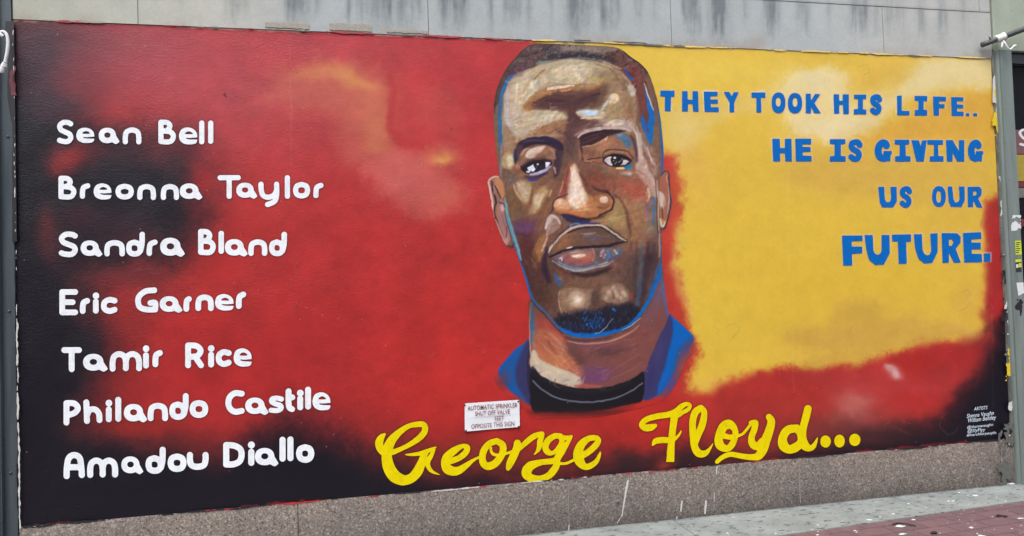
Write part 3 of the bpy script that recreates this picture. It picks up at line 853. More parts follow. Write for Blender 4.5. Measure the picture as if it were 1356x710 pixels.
    c.poly([(700, -60), (1500, -60), (1345, 240), (1316, 262), (1304, 282), (1307, 330), (1308, 380), (1308, 425), (1290, 447), (1258, 453), (1225, 452), (1195, 462), (1160, 474), (1135, 484),
            (1105, 484), (1085, 494), (1050, 486), (1010, 490), (980, 498), (955, 508), (938, 522), (922, 520), (912, 508), (916, 485), (924, 462), (916, 438), (910, 410),
            (902, 380), (895, 350), (898, 325), (901, 290), (904, 250), (900, 222), (892, 206), (880, 198), (860, 190), (800, 150)], (226, 190, 68), 9, rough=6)
    c.warp(9, 34, 4)
    for x, y, rx, ry, col, a, g in [
        (960, 95, 110, 26, (226, 196, 84), .8, 4), (1010, 150, 100, 30, (218, 182, 74), .6, 0), (905, 175, 16, 22, (222, 198, 130), .7, 0), (912, 150, 14, 26, (222, 196, 120), .5, 0),
        (1040, 128, 26, 18, (226, 208, 150), .75, 0), (1078, 112, 38, 20, (226, 210, 152), .8, 10), (1110, 108, 22, 16, (226, 210, 160), .7, 0), (1125, 150, 30, 26, (228, 210, 148), .75, 0),
        (1090, 175, 40, 14, (226, 204, 140), .7, -5), (1120, 172, 30, 10, (230, 214, 160), .7, 0), (1062, 158, 24, 20, (224, 200, 130), .5, 0), (1160, 128, 34, 14, (228, 210, 152), .7, -20),
        (1200, 112, 36, 14, (224, 206, 150), .75, -25), (1250, 88, 60, 14, (222, 204, 150), .85, -6), (1260, 104, 60, 14, (220, 200, 140), .6, 0), (1300, 95, 20, 20, (214, 194, 140), .6, 0),
        (1085, 84, 46, 10, (218, 180, 66), .7, 0), (1145, 100, 36, 12, (216, 176, 70), .8, -15), (1180, 90, 30, 12, (218, 176, 72), .85, -25), (1255, 128, 60, 8, (214, 170, 72), .7, -2),
        (1290, 150, 50, 26, (214, 162, 60), .75, 0), (1220, 172, 70, 16, (218, 168, 68), .8, -8), (1160, 185, 70, 10, (216, 172, 70), .6, 0),
        (1170, 240, 110, 26, (204, 162, 80), .55, 6), (1090, 235, 60, 20, (208, 168, 78), .45, 0), (1250, 300, 60, 30, (208, 166, 74), .5, 0), (930, 240, 26, 40, (216, 166, 90), .6, 0),
        (915, 205, 18, 20, (218, 170, 100), .6, 0), (990, 280, 80, 60, (214, 180, 62), .6, 0), (1100, 380, 130, 40, (214, 176, 54), .6, 0), (960, 430, 40, 70, (214, 182, 64), .5, 0),
        (1150, 415, 50, 22, (200, 160, 68), .65, 0), (1080, 447, 46, 14, (192, 154, 66), .7, 0), (1180, 436, 70, 16, (202, 160, 70), .6, -6), (1140, 455, 60, 14, (204, 156, 80), .55, -8),
        (1070, 470, 40, 8, (216, 176, 72), .8, 0), (1230, 436, 40, 14, (212, 170, 74), .5, 0), (1280, 440, 26, 8, (206, 162, 96), .6, 0), (1280, 400, 22, 30, (206, 156, 80), .5, 0),
        (940, 508, 22, 12, (222, 180, 84), .7, -15)]:
        c.blob(x, y, rx, ry, np.clip(np.array(col) * 1.045, 0, 255), a * .72, g)
    c.warp(9, 20, 5)
    c.poly([(1042, 440), (1062, 436), (1094, 440), (1100, 420), (1110, 403), (1130, 396), (1155, 400), (1172, 412), (1210, 420), (1245, 430), (1275, 440), (1240, 450), (1190, 462), (1150, 474), (1110, 480), (1085, 488), (1062, 484), (1076, 470), (1100, 463), (1048, 462)], (205, 164, 72), 9, .62, rough=5)
    c.poly([(1040, 205), (1120, 196), (1300, 205), (1306, 260), (1260, 275), (1180, 262), (1100, 258), (1050, 235)], (212, 170, 78), 16, .45, rough=5)
    c.poly([(1200, 150), (1260, 128), (1312, 126), (1312, 200), (1240, 190), (1150, 196), (1140, 186)], (219, 168, 62), 10, .6, rough=5)
    CR = (236, 218, 166)
    c.poly([(1034, 128), (1040, 106), (1054, 98), (1066, 104), (1075, 94), (1086, 90), (1099, 93), (1111, 97), (1121, 105), (1125, 120), (1120, 138), (1140, 150), (1152, 164), (1130, 180), (1100, 190), (1076, 180), (1052, 178), (1040, 165), (1034, 145)], CR, 8, .72, rough=7)
    c.poly([(1122, 176), (1140, 152), (1160, 134), (1182, 122), (1200, 106), (1212, 90), (1236, 80), (1270, 78), (1325, 82), (1325, 122), (1285, 114), (1250, 122), (1216, 130), (1186, 144), (1166, 162), (1150, 178)], (230, 212, 158), 9, .76, rough=7)
    c.poly([(880, 150), (900, 140), (930, 150), (960, 128), (1000, 124), (1020, 132), (1000, 146), (950, 160), (925, 190), (900, 200), (884, 190)], (224, 200, 128), 12, .5)
    c.blob(1095, 168, 36, 12, (232, 218, 176), .6, -8); c.blob(1075, 106, 22, 8, (230, 216, 170), .6); c.blob(1190, 100, 20, 10, (218, 178, 70), .7, -30); c.blob(1150, 108, 26, 12, (218, 178, 70), .7, -15); c.blob(1215, 168, 60, 14, (218, 168, 66), .7, -8); c.blob(1270, 140, 40, 10, (216, 166, 66), .6)
    c.stroke([(897, 300, 5), (895, 340, 6), (900, 372, 7), (912, 420, 5)], (222, 184, 96), 7, .5)
    # reds under and beside the yellow
    c.warp(8, 20, 4)
    c.poly([(1304, 268), (1318, 262), (1345, 260), (1345, 400), (1325, 410), (1308, 425), (1306, 380), (1310, 330), (1302, 300)], (176, 52, 46), 9, .9, rough=4)
    c.blob(1320, 330, 10, 40, (170, 40, 44), .8); c.blob(1316, 400, 12, 22, (176, 42, 46), .9)
    c.poly([(930, 530), (1000, 500), (1060, 494), (1120, 492), (1175, 478), (1225, 460), (1265, 458), (1300, 448), (1312, 430), (1314, 446), (1296, 480), (1268, 510), (1245, 545), (1180, 560),
            (1120, 570), (1060, 585), (980, 590), (930, 560)], (176, 48, 44), 12, .85, rough=7)
    for x, y, rx, ry, col, a, g in [(1215, 480, 26, 12, (176, 40, 36), .8, -10), (1270, 478, 22, 18, (178, 42, 44), .7, 0), (1150, 505, 40, 18, (184, 62, 62), .6, 0), (1130, 540, 26, 22, (196, 110, 104), .6, 30),
                                    (1140, 530, 18, 9, (206, 130, 122), .7, 0), (1185, 494, 9, 6, (216, 180, 178), .95, 20), (1178, 488, 6, 4, (210, 170, 160), .8, 0), (1170, 545, 40, 16, (166, 66, 62), .5, 0),
                                    (1080, 500, 50, 10, (176, 56, 54), .6, 0), (1050, 540, 70, 26, (172, 54, 46), .7, 0), (1225, 530, 30, 20, (160, 44, 42), .6, 0), (1210, 515, 40, 12, (180, 58, 62), .6, 0),
                                    (1128, 545, 20, 16, (200, 116, 108), .6, 25), (1118, 556, 26, 12, (172, 84, 76), .5, 0), (1210, 535, 30, 14, (186, 46, 44), .6, 0), (1160, 562, 40, 9, (120, 54, 52), .6, 0), (1060, 575, 50, 10, (140, 56, 46), .6, 0), (1255, 500, 20, 14, (180, 54, 54), .5, 0),
                                    (1100, 562, 50, 12, (110, 52, 48), .6, 0), (1170, 572, 60, 10, (62, 36, 40), .6, 0), (1240, 492, 16, 8, (150, 46, 50), .5, 0), (1120, 585, 70, 8, (96, 48, 44), .5, 0)]:
        c.blob(x, y, rx, ry, col, a, g)
    c.warp(2, 8, 3)
    # small ragged scratches, plaster seams and scars in the render
    rng = np.random.default_rng(3)
    for x, y0, y1 in [(384, 44, 190), (385, 190, 240), (391, 340, 372), (1037, 80, 220), (1043, 220, 360), (1049, 360, 520), (1313, 380, 560)]:
        yy = y0
        while yy < y1:
            L = rng.uniform(4, 18)
            if rng.random() < .72:
                col = c.sample(np.array([x]), np.array([yy]))[0]
                c.stroke([(x + (yy - y0) * .012, yy, .45), (x + .4 + (yy - y0) * .012, min(yy + L, y1), .4)], np.clip(col * .8 + 55, 0, 255), .6, .55)
            yy += L + rng.uniform(0, 6)
    for k in range(170):
        x, y = rng.uniform(30, 660), rng.uniform(60, 560)
        if rng.random() > (1 - abs(y - 190) / 420) * (1.1 - x / 900): continue
        col = c.sample(np.array([x]), np.array([y]))[0]
        a = rng.uniform(-.5, .4); L = rng.uniform(1.5, 6)
        c.stroke([(x, y, .35), (x + L * math.cos(a), y + L * math.sin(a), .3)], np.clip(col * .75 + 62, 0, 255), .55, .6)
    scars = [[(1270, 386), (1276, 383), (1281, 384), (1284, 390)], [(1268, 411), (1274, 408), (1279, 405), (1283, 400)], [(945, 432), (952, 436), (948, 441)], [(962, 430), (972, 428), (980, 433), (974, 442), (966, 447)],
             [(565, 464), (572, 460), (575, 468), (568, 474), (561, 468)], [(632, 460), (640, 458), (643, 466), (638, 469)], [(395, 345), (390, 358), (394, 367)], [(388, 400), (396, 396), (392, 406), (387, 405)],
             [(1254, 548), (1246, 556), (1245, 566), (1254, 577), (1265, 573), (1269, 564)], [(1185, 568), (1196, 571), (1204, 575)], [(1172, 563), (1180, 560)], [(1118, 434), (1122, 440), (1127, 432)],
             [(176, 357), (190, 357), (205, 355), (216, 358)], [(200, 362), (214, 362)], [(540, 283), (552, 278), (560, 282)], [(552, 217), (558, 210), (560, 222)], [(1135, 88), (1148, 84), (1150, 94), (1144, 98)]]
    for sc in scars:
        x, y = sc[0]; col = c.sample(np.array([x]), np.array([y]))[0]
        c.stroke([(p[0] + .7, p[1] + .8, .5) for p in sc], np.clip(col * .72, 0, 255), .6, .5, curve=False)
        c.stroke([(p[0], p[1], .45) for p in sc], np.clip(col * .8 + 50, 0, 255), .6, .6, curve=False)
    for x, y, r in [(298, 126, 3.2), (30, 126, 4), (598, 170, 1.5), (227, 352, 3)]:
        c.stroke([(x, y, r * .5), (x + r * .6, y + r * .9, r * .35)], (70, 26, 34), .8, .8)
    # pale offset edges around the blue letters, dark rim around the yellow script
    for items, (dx, dy) in zip(BLOCKS, [(.3, .2), (.2, .1), (0, .2), (.2, -.2)]):
        for it in items:
            pts = np.array([p[:2] for p in it[1]]); s = c.win(pts, 6)
            d = shape_fn([it])(c.X[s] - dx, c.Y[s] - dy)
            c.lay(s, .75 * np.clip(1.6 - d, 0, 1) * (d < 2), (226, 196, 170))
    white = [('T', [(110 / 6.164 + 870, 127.6, 1), (888.6, 146.5, 1)]), ('E', [(931.2, 122, 1), (932.6, 147, 1)]), ('E2', [(931.5, 120.8, 1.1), (951, 121, .8)]), ('Y', [(958, 122, .7), (966, 137, 1.1), (966, 148, .9)]),
             ('T2', [(995.5, 121, 1.1), (1013, 121, 1.1)]), ('K', [(1067, 151.4, .9), (1086, 151.3, .9)]), ('H', [(1103, 124, .9), (1104, 150, .9)]), ('H2', [(1104, 152, .8), (1124, 152, .8)]),
             ('L', [(1187.2, 126.5, .9), (1187.6, 152, .8)]), ('H3', [(1022.4, 183, .7), (1023, 213, .6)])]
    for _, st in white: c.stroke(st, (234, 222, 198), .8, .9)
    for k in (0, 1):
        items = SC_A if k == 0 else SC_B
        x0, y0, x1, y1 = bounds(items); s = c.win([(x0 - 8, y0 - 8), (x1 + 8, y1 + 8)], 6)
        d = script_fn(k)(c.X[s], c.Y[s]); c.lay(s, .32 * np.clip(1 - d / 2.6, 0, 1), (70, 28, 24))
    for w, sw, bx in NAMES:
        x0 = min(b[0] for b in bx); x1 = max(b[2] for b in bx); y0 = min(b[1] for b in bx); y1 = max(b[3] for b in bx)
        s = c.win([(x0, y0), (x1, y1)], 8)
        d = name_fn(w, sw, bx)(c.X[s], c.Y[s]); c.lay(s, .2 * np.clip(1 - d / 2.4, 0, 1), (20, 14, 22))
    # ragged unpainted edge top and bottom
    tx, ty = c.X, c.Y
    top = 26 + 0.04015 * (tx - 17); bot = 698 - 0.08918 * (tx - 26)
    e = np.clip(1.5 - np.abs(ty - top - 3.2 + 1.4 * N3(tx, ty, 14, 2)) * 1.1, 0, 1)
    c.lay((slice(None), slice(None)), .45 * e * (tx < 700), (140, 20, 44))
    e = np.clip((2.2 + 2.2 * N3(tx, ty, 9, 3) - (ty - top)) * .8, 0, 1) * (N4(tx, ty, 40, 2) > -.05)
    c.lay((slice(None), slice(None)), .8 * e, (196, 176, 150))
    e = np.clip((2.5 + 3.5 * N3(tx, ty, 8, 3) - (bot - ty)) * .7, 0, 1)
    c.lay((slice(None), slice(None)), .7 * e * (N4(tx, ty, 60, 2) > .25), (150, 34, 44))
    # fine grain of the brushwork
    mot = N2(c.X, c.Y * 1.2, 46, 5, .62); mot2 = N3(c.X, c.Y, 11, 4, .65)
    redness = np.clip((c.im[..., 0] - c.im[..., 1] - 50) / 70, 0, 1)
    c.im *= (1 + redness * (.11 * mot + .04 * mot2) + (1 - redness) * .02 * mot)[..., None]
    c.im *= (1 + .014 * N4(c.X, c.Y, 14, 3) + .012 * N3(c.X, c.Y, 2.5, 1))[..., None]
    return c


def head_outline():
    return [(704, 59), (720, 57.2), (750, 58), (790, 61), (815, 63.5), (825, 68), (835, 76), (848, 85), (858, 97), (864, 112), (869, 130), (872.5, 147), (875, 165), (877, 185), (878, 205),
            (877.5, 230), (876, 262), (875, 300), (875.5, 330), (876, 352), (873, 366), (867, 384), (859, 401), (849, 416), (837, 430), (820, 440), (795, 446), (770, 447), (750, 442.5), (737, 432), (722, 415), (711, 404),
            (703, 394), (697, 372), (690, 350), (683, 330), (677, 310), (671, 285), (667, 262), (664, 244), (661, 230), (659, 212), (656, 190), (654, 165), (654, 142), (658, 120), (664, 105), (672, 90), (682, 78), (692, 67)]


EAR_L = [(661, 234.5), (654, 233.5), (648.5, 236.5), (646.3, 242), (648, 252), (650.6, 262), (653, 276), (656, 291), (661, 304), (666.5, 318), (671, 324.5), (678.5, 326.5), (682, 318), (676, 296), (671, 270), (668, 250)]
EAR_R = [(876.5, 231), (881, 226.5), (884.5, 228.5), (886, 236), (886, 248), (888.3, 262), (888, 275), (885, 287), (882, 296), (880, 302), (876, 304.5), (873, 301), (872, 270), (873, 245)]
NECK = [(703.5, 398), (701.5, 430), (701.5, 462), (703.5, 490), (728, 507), (760, 515), (800, 516), (832, 506), (853, 493), (862, 470), (874, 444), (884, 420), (881, 395), (878, 372), (874, 355), (850, 395), (790, 440), (735, 425)]
JACKET_L = [(701.5, 451), (692, 457), (680, 466), (670, 478), (660, 491), (663, 502), (670, 512), (682, 523), (704, 534), (704, 490)]
JACKET_R = [(884, 418.5), (888, 416.5), (893, 421), (905, 432), (918.5, 447), (912, 462), (902, 474), (895, 490), (885, 510), (872, 524), (851, 529), (852, 505), (857, 480), (866, 456), (878, 436)]
SHIRT = [(703.5, 487), (716, 497), (735, 507), (760, 513.5), (790, 514.5), (815, 510), (840, 500), (853, 492.5), (851.5, 528), (836, 535), (800, 543), (760, 546), (725, 546), (704, 542)]


def paint_portrait(ground):
    c = Canvas(632, 44, 936, 566, 2.0)
    c.im = ground.sample(c.X.astype(float), c.Y.astype(float)).astype(np.float32); c.k = 1.05
    c.warp(.8, 7, 2)
    P, S, B = c.poly, c.stroke, c.blob
    # ---- clothes and neck
    P(JACKET_L, (24, 86, 160), 1.2)
    B(664, 505, 9, 14, (110, 58, 72), .8, 30); B(690, 530, 16, 6, (120, 60, 70), .5)
    P([(702, 453), (690, 468), (683, 488), (684, 508), (694, 526), (704, 532)], (54, 54, 98), 3)
    P([(703, 456), (699, 470), (698, 500), (704, 530)], (36, 34, 58), 2, .8)
    S([(660, 491, 1), (670, 478, 1), (680, 466, 1), (692, 457, 1)], (10, 92, 190), .8, .8)
    P(JACKET_R, (0, 98, 186), 1.0)
    P([(884, 418), (890, 421), (891, 440), (886, 462), (880, 486), (872, 510), (868, 525), (851, 529), (852, 505), (857, 480), (866, 456), (878, 436)], (58, 56, 106), 2.2)
    P([(918, 449), (900, 462), (893, 490), (884, 510), (872, 524), (890, 522), (906, 495)], (96, 70, 104), 6, .8)
    B(905, 485, 8, 14, (160, 84, 66), .6, 25); B(888, 508, 6, 12, (70, 74, 150), .7, 25)
    S([(886, 480, 2), (880, 500, 1.5), (876, 514, 1)], (6, 96, 186), 2, .7)
    B(872, 470, 5, 16, (66, 62, 116), .6, 15); B(862, 500, 4, 18, (50, 46, 96), .6, 10)
    P(NECK, (124, 74, 70), 1.0)
    P([(708, 412), (716, 414), (740, 440), (752, 452), (735, 452), (715, 448), (708, 436)], (188, 72, 62), 4, .85)
    P([(707, 440), (722, 436), (742, 446), (756, 470), (772, 490), (768, 502), (745, 494), (722, 482), (706, 466)], (186, 108, 78), 3.5, .95)
    B(724, 455, 13, 11, (176, 94, 72), .8); B(738, 478, 12, 9, (200, 130, 86), .7, 30); B(716, 470, 7, 8, (196, 116, 76), .7)
    for st in [[(722, 446, .9), (735, 458, 1.2), (748, 464, .8)], [(728, 442, .8), (742, 454, 1), (752, 462, .8)], [(714, 452, .8), (728, 466, 1), (744, 474, .8)], [(735, 446, .8), (748, 466, .9), (760, 482, .7)], [(745, 476, 1), (756, 488, 1.2), (766, 494, 1)]]:
        S(st, (214, 150, 118), .9, .6)
    S([(725, 450, 1), (731, 462, 1.4), (737, 470, .8)], (130, 72, 58), 1.2, .6)
    B(803, 466, 22, 7, (84, 58, 60), .8, -4); B(760, 466, 12, 9, (92, 62, 54), .75, 30); B(770, 478, 8, 6, (84, 58, 58), .6)
    B(790, 456, 40, 7, (120, 74, 90), .7); B(840, 440, 20, 24, (134, 74, 70), .7, -30); B(862, 410, 10, 26, (124, 80, 92), .8, 15); B(873, 385, 5, 22, (110, 92, 128), .8, 8)
    B(790, 492, 24, 8, (112, 70, 106), .85); B(785, 502, 18, 5, (112, 66, 124), .85); B(800, 498, 6, 3, (116, 62, 140), .6); B(835, 475, 22, 12, (130, 76, 72), .6, -30)
    for st in [[(810, 502, .7), (835, 490, .9), (852, 478, .7)], [(800, 498, .6), (828, 480, .8), (848, 468, .6)], [(770, 470, .6), (800, 458, .8), (840, 448, .6)]]:
        S(st, (158, 98, 86), .9, .55)
    S([(795, 472, 1.4), (822, 465, 1.6), (846, 458, 1)], (100, 62, 62), 1.6, .6)
    P([(703.8, 466), (709, 464), (714, 474), (726, 482), (742, 488), (756, 493), (770, 502), (764, 513), (748, 510), (725, 502), (704, 488)], (206, 190, 168), 1.6)
    B(715, 488, 8, 5, (196, 172, 160), .6, 30); B(748, 502, 10, 5, (190, 172, 156), .5, 15); S([(706, 470, 1.4), (718, 482, 1.4), (736, 488, 1.2), (754, 496, 1)], (214, 200, 150), 1.2, .5)
    S([(762, 511, 2), (778, 511, 2.4), (796, 512, 1.4)], (172, 88, 84), 1.4, .8)
    S([(703, 400, .7), (701.5, 430, .7), (701.5, 450, .8), (703, 470, .8)], (206, 180, 170), .6, .7)
    S([(705.5, 400, 1.4), (705, 420, 1.8), (705, 438, 2), (704, 452, 1.2)], (34, 116, 178), .9, .95)
    S([(709, 410, 1.4), (710, 425, 2), (708, 446, 2)], (150, 92, 84), 1.2, .8)
    S([(706.5, 440, 2), (708, 460, 1.6)], (120, 140, 150), 1.5, .5)
    P(SHIRT, (24, 24, 30), 1.2)
    B(770, 546, 70, 5, (44, 26, 28), .8)
    c.stroke([(703, 546, 1.5), (740, 549.5, 2.5), (780, 549, 2.5), (815, 543, 2.5), (838, 536, 2)], (110, 36, 34), 4, .55)
    S([(706, 504, 1), (718, 516, 1.1), (740, 528, 1.1), (770, 532.5, 1.1), (800, 530.5, 1.1), (828, 522, 1), (851, 508, .9)], (112, 116, 134), .8, .85)
    S([(707, 494, 1), (730, 508, 1.5), (760, 518, 1.6), (800, 518, 1.6), (835, 506, 1.2)], (40, 42, 52), 1.5, .5)
    S([(874.5, 356, 1.2), (879, 384, 1.1), (882, 408, 1.1), (884.5, 419, 1)], (24, 104, 190), .8, .9)
    S([(876, 372, 3), (881, 405, 2.2)], (104, 100, 146), 2, .5)
    # ---- head base
    P(EAR_L, (160, 108, 96), .8); P(EAR_R, (164, 104, 82), .8)
    P(head_outline(), (118, 90, 74), .8)
    # ---- broad tones
    B(690, 300, 40, 60, (114, 86, 68), .8); B(840, 260, 40, 60, (146, 112, 90), .85); B(830, 340, 45, 40, (92, 74, 64), .9); B(715, 370, 30, 50, (82, 60, 52), .9)
    B(770, 380, 60, 40, (110, 86, 72), .7); B(690, 345, 12, 30, (84, 56, 52), .8); B(860, 345, 14, 30, (74, 62, 62), .85); B(835, 385, 20, 36, (84, 72, 66), .8)
    P([(672, 118), (684, 101), (700, 92), (722, 85), (750, 80), (778, 79), (802, 83), (822, 93), (834, 107), (841, 122), (843, 145), (838, 172), (815, 176), (770, 176), (735, 182), (690, 186), (670, 200), (664, 165)], (164, 146, 120), 3)
    B(694, 125, 20, 36, (190, 176, 152), .9, 12); B(720, 98, 34, 12, (194, 180, 152), .85, -12); B(760, 92, 36, 10, (196, 182, 152), .85); B(768, 102, 22, 8, (200, 188, 156), .7, 8)
    B(808, 106, 26, 18, (150, 130, 104), .9, 30); B(826, 140, 14, 34, (150, 128, 98), .8); B(800, 92, 18, 6, (158, 138, 108), .6, 20)
    B(708, 102, 8, 5, (140, 120, 96), .5, -20); B(700, 142, 12, 14, (172, 140, 104), .6, 30)
    for x, y, rx, ry, col, a, g in [(690, 130, 14, 26, (204, 192, 166), .85, 14), (704, 112, 22, 14, (202, 190, 164), .7, -30), (735, 95, 30, 9, (198, 184, 150), .7, -8), (780, 92, 24, 8, (204, 192, 158), .8, 0), (762, 104, 22, 6, (210, 198, 166), .6, 4),
                                    (812, 112, 20, 14, (138, 116, 92), .7, 30), (822, 145, 16, 14, (152, 126, 92), .7, 0), (834, 150, 8, 20, (130, 94, 74), .6, 0), (700, 146, 10, 6, (174, 132, 84), .7, 0), (720, 96, 10, 4, (136, 118, 98), .5, -20), (798, 96, 16, 5, (136, 116, 94), .5, 20)]: B(x, y, rx, ry, col, a, g)
    # frown
    P([(698, 139), (712, 127), (730, 121), (752, 117), (775, 120), (798, 110), (806, 114), (804, 128), (796, 142), (778, 147), (770, 158), (756, 156), (745, 147), (724, 147), (706, 144)], (100, 72, 58), 5, .95)
    S([(706, 132, 2.5), (728, 120, 3), (752, 115, 3), (780, 117, 3), (800, 107, 3)], (158, 116, 72), 3, .7); B(796, 106, 9, 5, (166, 146, 84), .8); B(700, 140, 8, 5, (160, 114, 72), .6)
    S([(700, 141, 1.6), (716, 128, 2.4), (736, 119.5, 2), (760, 117, 2)], (176, 124, 68), 2.2, .6); B(738, 137, 26, 7, (66, 46, 48), .9, -4); B(780, 131, 15, 7, (72, 50, 48), .85, -10); B(760, 140, 14, 12, (84, 58, 56), .7)
    S([(726, 117.5, 1.8), (742, 115, 1.9), (760, 113, 1.0)], (220, 206, 184), .8, .95); S([(742, 121, .9), (756, 119, .9)], (196, 160, 130), .8, .8); S([(730, 122, .5), (727, 132, .6), (729, 142, .5)], (190, 160, 140), .6, .6)
    # light over the left brow
    P([(676, 160), (692, 150), (712, 146), (733, 146), (742, 150), (752, 153), (751, 158), (736, 160), (716, 168), (696, 178), (684, 182)], (190, 174, 148), 2.5, .95)
    P([(668, 120), (675, 118), (684, 150), (684, 166), (674, 174), (668, 150)], (182, 170, 158), 2.4, .85)
    S([(690, 172, 2), (705, 162, 2.6), (722, 154, 2.6), (736, 149, 1.6)], (204, 190, 160), 1.6, .75); S([(685, 176, 1), (700, 168, 1.4), (712, 163, 1)], (166, 158, 146), 1.2, .6)
    P([(700, 178), (718, 168), (738, 162), (752, 158), (757, 166), (750, 182), (730, 178), (715, 179)], (142, 106, 80), 3.5, .85); S([(712, 176, 2), (728, 166, 2.4), (744, 160, 1.6)], (168, 124, 88), 2, .6)
    S([(714, 170, .7), (722, 160, .7), (728, 154, .6)], (214, 190, 160), .7, .6)
    # centre of the brow
    P([(752, 152), (764, 150), (776, 156), (800, 164), (798, 172), (776, 176), (764, 186), (758, 205), (748, 200), (748, 178)], (92, 66, 62), 4, .9); B(757, 196, 9, 14, (90, 74, 66), .7); B(764, 157, 7, 7, (78, 54, 52), .8)
    # right brow highlights
    P([(763, 149), (772, 145), (786, 145), (800, 149), (800, 156), (782, 158), (768, 155)], (196, 184, 152), 2, .9); P(ell(781, 149.3, 12, 3.4), (190, 212, 232), 1, .95, False)
    B(812, 140, 16, 18, (164, 142, 108), .75); S([(797, 146, 1.4), (801, 139, 1.8), (806, 132, 1.2)], (190, 190, 190), 1.2, .8)
    P(ell(813, 130.5, 7, 6.4), (220, 202, 168), 1.2, .95); B(808, 134, 4, 3, (200, 176, 140), .8); P([(831, 113), (837, 111), (841, 117), (840, 127), (834, 124)], (196, 188, 168), 1.2, .9)
    S([(822, 120, .7), (828, 118, .7), (828.5, 114, .6), (824, 115, .5)], (112, 86, 72), .6, .8)
    P([(760, 180), (772, 172), (796, 166), (820, 160), (836, 160), (840, 172), (832, 174), (800, 171), (776, 177)], (166, 142, 126), 2.5, .8); P([(800, 164), (808, 159.5), (820, 158.5), (826, 161), (822, 166), (808, 168.5)], (212, 202, 182), 1, .95)
    B(832, 165, 8, 6, (190, 176, 162), .7)
    # ---- hair
    P([(654, 142), (658, 120), (664, 105), (672, 90), (682, 78), (692, 66), (704, 58.6), (720, 57), (750, 57.6), (790, 60.5), (815, 63), (826, 68), (836, 76), (848, 85), (858, 97), (864, 112), (870, 135), (873, 160), (862, 168), (852, 160),
       (845, 130), (838, 112), (826, 97), (808, 86), (785, 80), (755, 77.5), (728, 80), (700, 91), (682, 98), (672, 108), (664, 130)], (78, 56, 54), 1.2, .97)
    B(700, 78, 22, 10, (88, 62, 66), .8, -30); B(732, 70, 16, 9, (46, 44, 52), .9); B(770, 74, 34, 5, (48, 46, 54), .9, 4); B(690, 92, 14, 5, (84, 62, 72), .7, -30)
    B(770, 65, 40, 4.5, (134, 118, 108), .75, 3); B(800, 66, 20, 5, (136, 110, 92), .7, 8); B(752, 62, 14, 4, (112, 82, 90), .6); B(738, 60, 9, 3, (70, 52, 56), .6)
    P([(800, 70), (820, 66), (836, 80), (850, 95), (860, 118), (866, 150), (858, 160), (848, 140), (842, 116), (828, 98), (808, 86)], (104, 62, 54), 3, .85)
    B(838, 98, 12, 14, (126, 66, 58), .8, -35); B(849, 125, 6, 22, (116, 58, 52), .85, -8); B(814, 70, 10, 6, (112, 64, 54), .6); B(852, 150, 6, 20, (118, 60, 54), .8)
    P([(856, 98), (864, 112), (870, 135), (874, 165), (876, 190), (868, 196), (866, 165), (861, 138)], (116, 86, 70), 2, .9)
    rng = np.random.default_rng(5)
    hair_in = lambda X, Y: np.maximum(sd_poly(X, Y, catmull(head_outline(), 4)), sd_poly(X, Y, catmull([(654, 130), (664, 100), (690, 60), (720, 50), (820, 56), (850, 80), (868, 110), (872, 150), (860, 150), (848, 122), (828, 97), (800, 84), (755, 77), (725, 80), (700, 91), (680, 98), (668, 114)], 4)))
    S([(724, 75, 3), (745, 73, 4), (775, 73, 4), (800, 76, 3), (815, 82, 2)], (42, 38, 46), 3, .8)
    P([(742, 60), (770, 59.5), (800, 62), (818, 65), (808, 69), (775, 68.5), (748, 67)], (138, 122, 112), 2.4, .75); P([(690, 88), (708, 72), (722, 66), (722, 76), (704, 86)], (98, 66, 70), 3, .6)
    s_ = c.win([(650, 50), (880, 160)], 0); hm = np.clip(-hair_in(c.X[s_], c.Y[s_]) / 2, 0, 1) * np.clip((118 - c.Y[s_]) / 40, 0, 1)
    sp = N4(c.X[s_], c.Y[s_], 2.2, 3, .8) + .7 * N3(c.X[s_] + c.Y[s_], c.Y[s_], 5, 2)
    c.lay(s_, hm * np.clip(sp * 1.3 - .25, 0, .5), (152, 134, 128)); c.lay(s_, hm * np.clip(-sp * 1.4 - .25, 0, .65), (30, 26, 34))
    S([(826, 68.5, .9), (837, 77, 1), (849, 86, 1), (858.5, 97, .9)], (44, 24, 30), .8, .9); S([(654.5, 150, .8), (658, 120, .9), (672, 90, 1), (692, 68, .8)], (48, 44, 44), .8, .7)
    S([(710, 84.5, 1), (714, 83, 1.4), (722, 82, 1.2), (730, 80.5, .8)], (104, 150, 140), .8, .8); S([(740, 79, .9), (770, 77, 1), (800, 81, .8)], (196, 184, 160), 1, .4)
    # temples
    P([(682, 98), (676, 104), (669, 120), (664, 140), (665, 190), (661, 191), (659.5, 160), (659.5, 142), (663, 122), (671, 105)], (36, 104, 160), 1.1, .95); S([(680, 99, 1.2), (672, 109, 1.4)], (16, 98, 176), 1, .7)
    S([(664, 190, 1), (664, 212, 1.3), (663, 232, 1)], (124, 130, 160), 1.2, .8); S([(656.5, 150, 1.6), (657, 175, 1.6), (659, 200, 1.8), (661, 222, 1.4)], (116, 96, 72), 1.3, .8)
    P([(668, 165), (676, 172), (682, 182), (680, 200), (668, 205), (666, 185)], (150, 118, 94), 3, .7)
    P([(826, 91), (833, 96), (839, 104), (838, 107), (830, 100)], (26, 96, 168), .8, .95)
    P([(853.5, 116), (859, 132), (866, 148), (866.5, 170), (864, 188), (859, 192), (853, 178), (849.5, 160), (851, 152), (856, 162), (859, 158), (857, 140)], (0, 102, 190), .9, .97)
    S([(855, 160, .9), (857.5, 170, 1.1), (858, 178, .8)], (116, 60, 66), .8, .8); S([(852.5, 110, .4), (858, 126, .9), (865, 146, .5)], (222, 206, 192), .6, .95)
